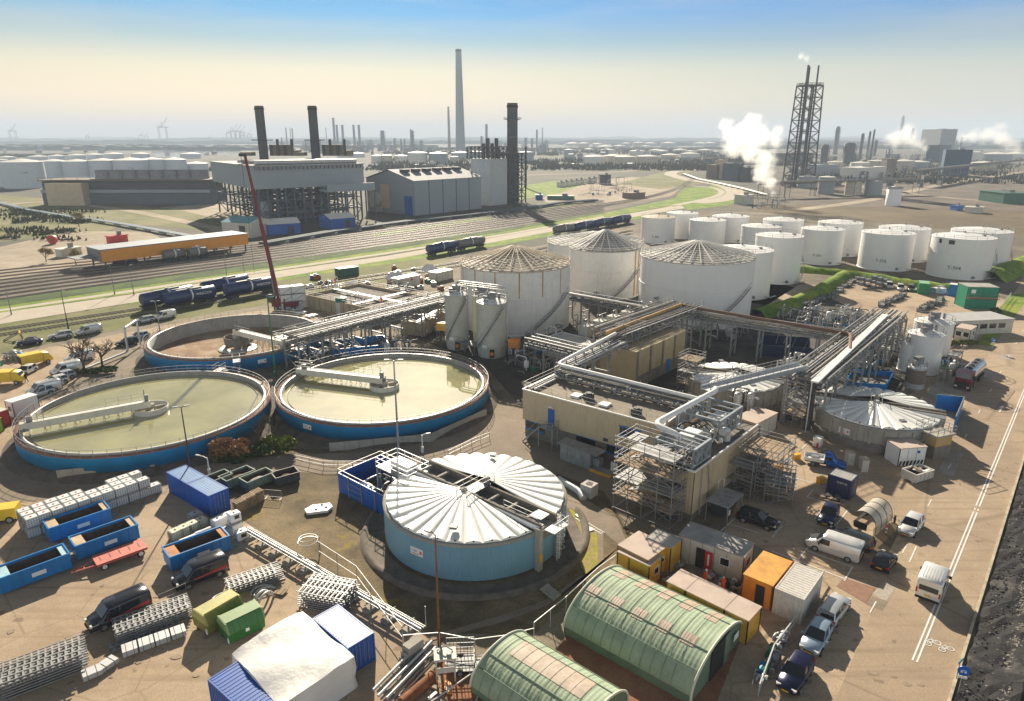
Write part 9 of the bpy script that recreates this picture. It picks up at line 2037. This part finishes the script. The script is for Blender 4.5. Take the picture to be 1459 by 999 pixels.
# ================================================================ denser belts and clutter
rr = random.Random(99)
for nm,x0,x1,y0,y1,n_,hh,lb in (('thicket',-40,300,238,246,40,6,'dark thicket strip behind the cooling cells and left tanks'),('thicket',540,700,228,246,60,7,'hazy scrub between the plain grey hall and the distant tanks'),('thicket',760,1010,228,243,110,7,'dark scrub and hedges before the distant tank farm'),('thicket',1010,1130,222,236,40,9,'bushes behind the big steam plume'),('thicket',1150,1470,222,262,90,6,'low dark scrub among the right hand plants'),('thicket',0,130,300,345,40,2.5,'scrubby bushes over the left meadow'),('thicket',560,1000,213,222,110,10,'tree clumps through the hazy refinery belt')):
 mb = MB()
 for k in range(n_*40):
  if k % 40 == 0: c0 = G(rr.uniform(x0,x1), rr.uniform(y0,y1)); sp = hh*rr.uniform(.6,2.2)
  h = hh*rr.uniform(.25,1.); s = hh*rr.uniform(.12,.3); x, y = c0.x+rr.gauss(0,sp), c0.y+rr.gauss(0,sp*.5); a = rr.uniform(0,3.1); z = max(.2,h-s*2)
  mb._add([(x-s*cos(a),y-s*sin(a),z*.5),(x+s*cos(a),y+s*sin(a),z*.6),(x+s*.3,y,h)],[(0,1,2)])
 tag(mb.build(nm, mat('thicket_green', (.05,.06,.03), .9, var=.4, scale=.1)), lb, None, None, 'stuff')
for k in range(70):
 u_, v_ = rr.choice([(rr.uniform(545,700),rr.uniform(222,240)),(rr.uniform(760,1010),rr.uniform(218,240)),(rr.uniform(1150,1450),rr.uniform(215,235)),(rr.uniform(0,330),rr.uniform(214,222))]); p = G(u_,v_); s = wid(p, rr.uniform(3,9)); h = ztop(p, v_-rr.uniform(2.5,7))
 t = thing('works_shed', 'low works shed scattered in the hazy middle distance', 'shed', p, rr.choice([SITE,SITE+pi/2])+rr.uniform(-.1,.1), 'low sheds in the hazy middle distance'); MB().box((0,0,h/2),(s,s*.6,h)).build('wall', rr.choice([PALEC,HZB,BROWNF,FARW,STEEL]), t); MB().ext([(-s/2,-s*.32,h),(-s/2,s*.32,h),(-s/2,0,h*1.25)],(s,0,0)).build('roof', rr.choice([FARW,STEEL,BROWNF]), t)
for pts,w in ((((-40,300),(60,288),(180,300),(330,330)),7),(((740,250),(860,246),(960,240),(1100,236)),8),(((1130,300),(1240,285),(1350,262),(1459,245)),9),(((1200,262),(1330,280),(1459,290)),7),(((560,246),(640,240),(760,238)),7)): road_px('works_road', pts, w, G_SAND, .1)
WH = 'tangle of pipes and valves '
for k,(r_,x,y,L,W,H_,n,lb) in enumerate((('t',440,490,9,6,4,24,'between the pipe field and the rust brown pipe'),('t',680,470,8,6,4,24,'at the right of the rust brown pipe bend'),('t',1130,640,6,6,4,22,'close against the slim white silo'),('l',640,60,7,4,3,20,'right of the blue bund by the silver vessel'),('g',240,780,8,5,5,22,'below the boxed hatches near the silo pipes'),('g',1180,700,10,7,3,20,'under the long bridge in front of the navy bund'),
 ('g',560,820,7,5,6,26,'behind the back edge of the tan building'),('C',700,700,5,3,3,16,'beneath the canopy of the tan block'),('k',1330,380,5,4,5,20,'beside the portable cream cabin'),('f',560,300,9,5,5,24,'on the far side of the long double bridge'),('f',800,520,8,5,3,22,'between the blue bund and the grey silos'),('f',420,540,5,4,3.4,18,'at the landing beside the right clarifier bridge'),('c',1290,740,12,8,4,20,'beyond the back row of storage tanks'))):
 pipework(WH+lb, Q(r_,x,y), L, W, H_, SITE+(pi/2 if k%2 else 0), n, 140+k, vessels=1+k%3)
scaffold('big scaffold with sloping stair beside the tan block parking bays', Q('C',1130,690), 5.4, 4.4, 5.4, SITE, 1.8, 1.8, seed=16)
scaffold('scaffold round the landing at the left end of the tan panelled hall', Q('g',690,900), 4.6, 3.2, 8, SITE, 1.5, 2., seed=17)
scaffold('scaffold between the hidden fan roof and the tan process building', Q('K',80,400), 3.2, 3., 6, SITE, 1.6, 2., seed=18)
# weathering strips, drains and drain covers on the paving
for k in range(30):
 p = Q('m',rr.uniform(0,1400),rr.uniform(250,900)) if k < 20 else Q('p',rr.uniform(300,1150),rr.uniform(150,900)); a = rr.uniform(0,3.14); s = rr.uniform(.12,.45); mb = MB().poly([(p.x+s*rr.uniform(.5,1)*cos(q*pi/4)*(1.6 if k%3 else 1),p.y+s*rr.uniform(.5,1)*sin(q*pi/4),.062+k*.0002) for q in range(8)]); struct(mb, 'asphalt_patch', mat('oil_stain', (.29,.22,.15), .85, var=.3, scale=2))
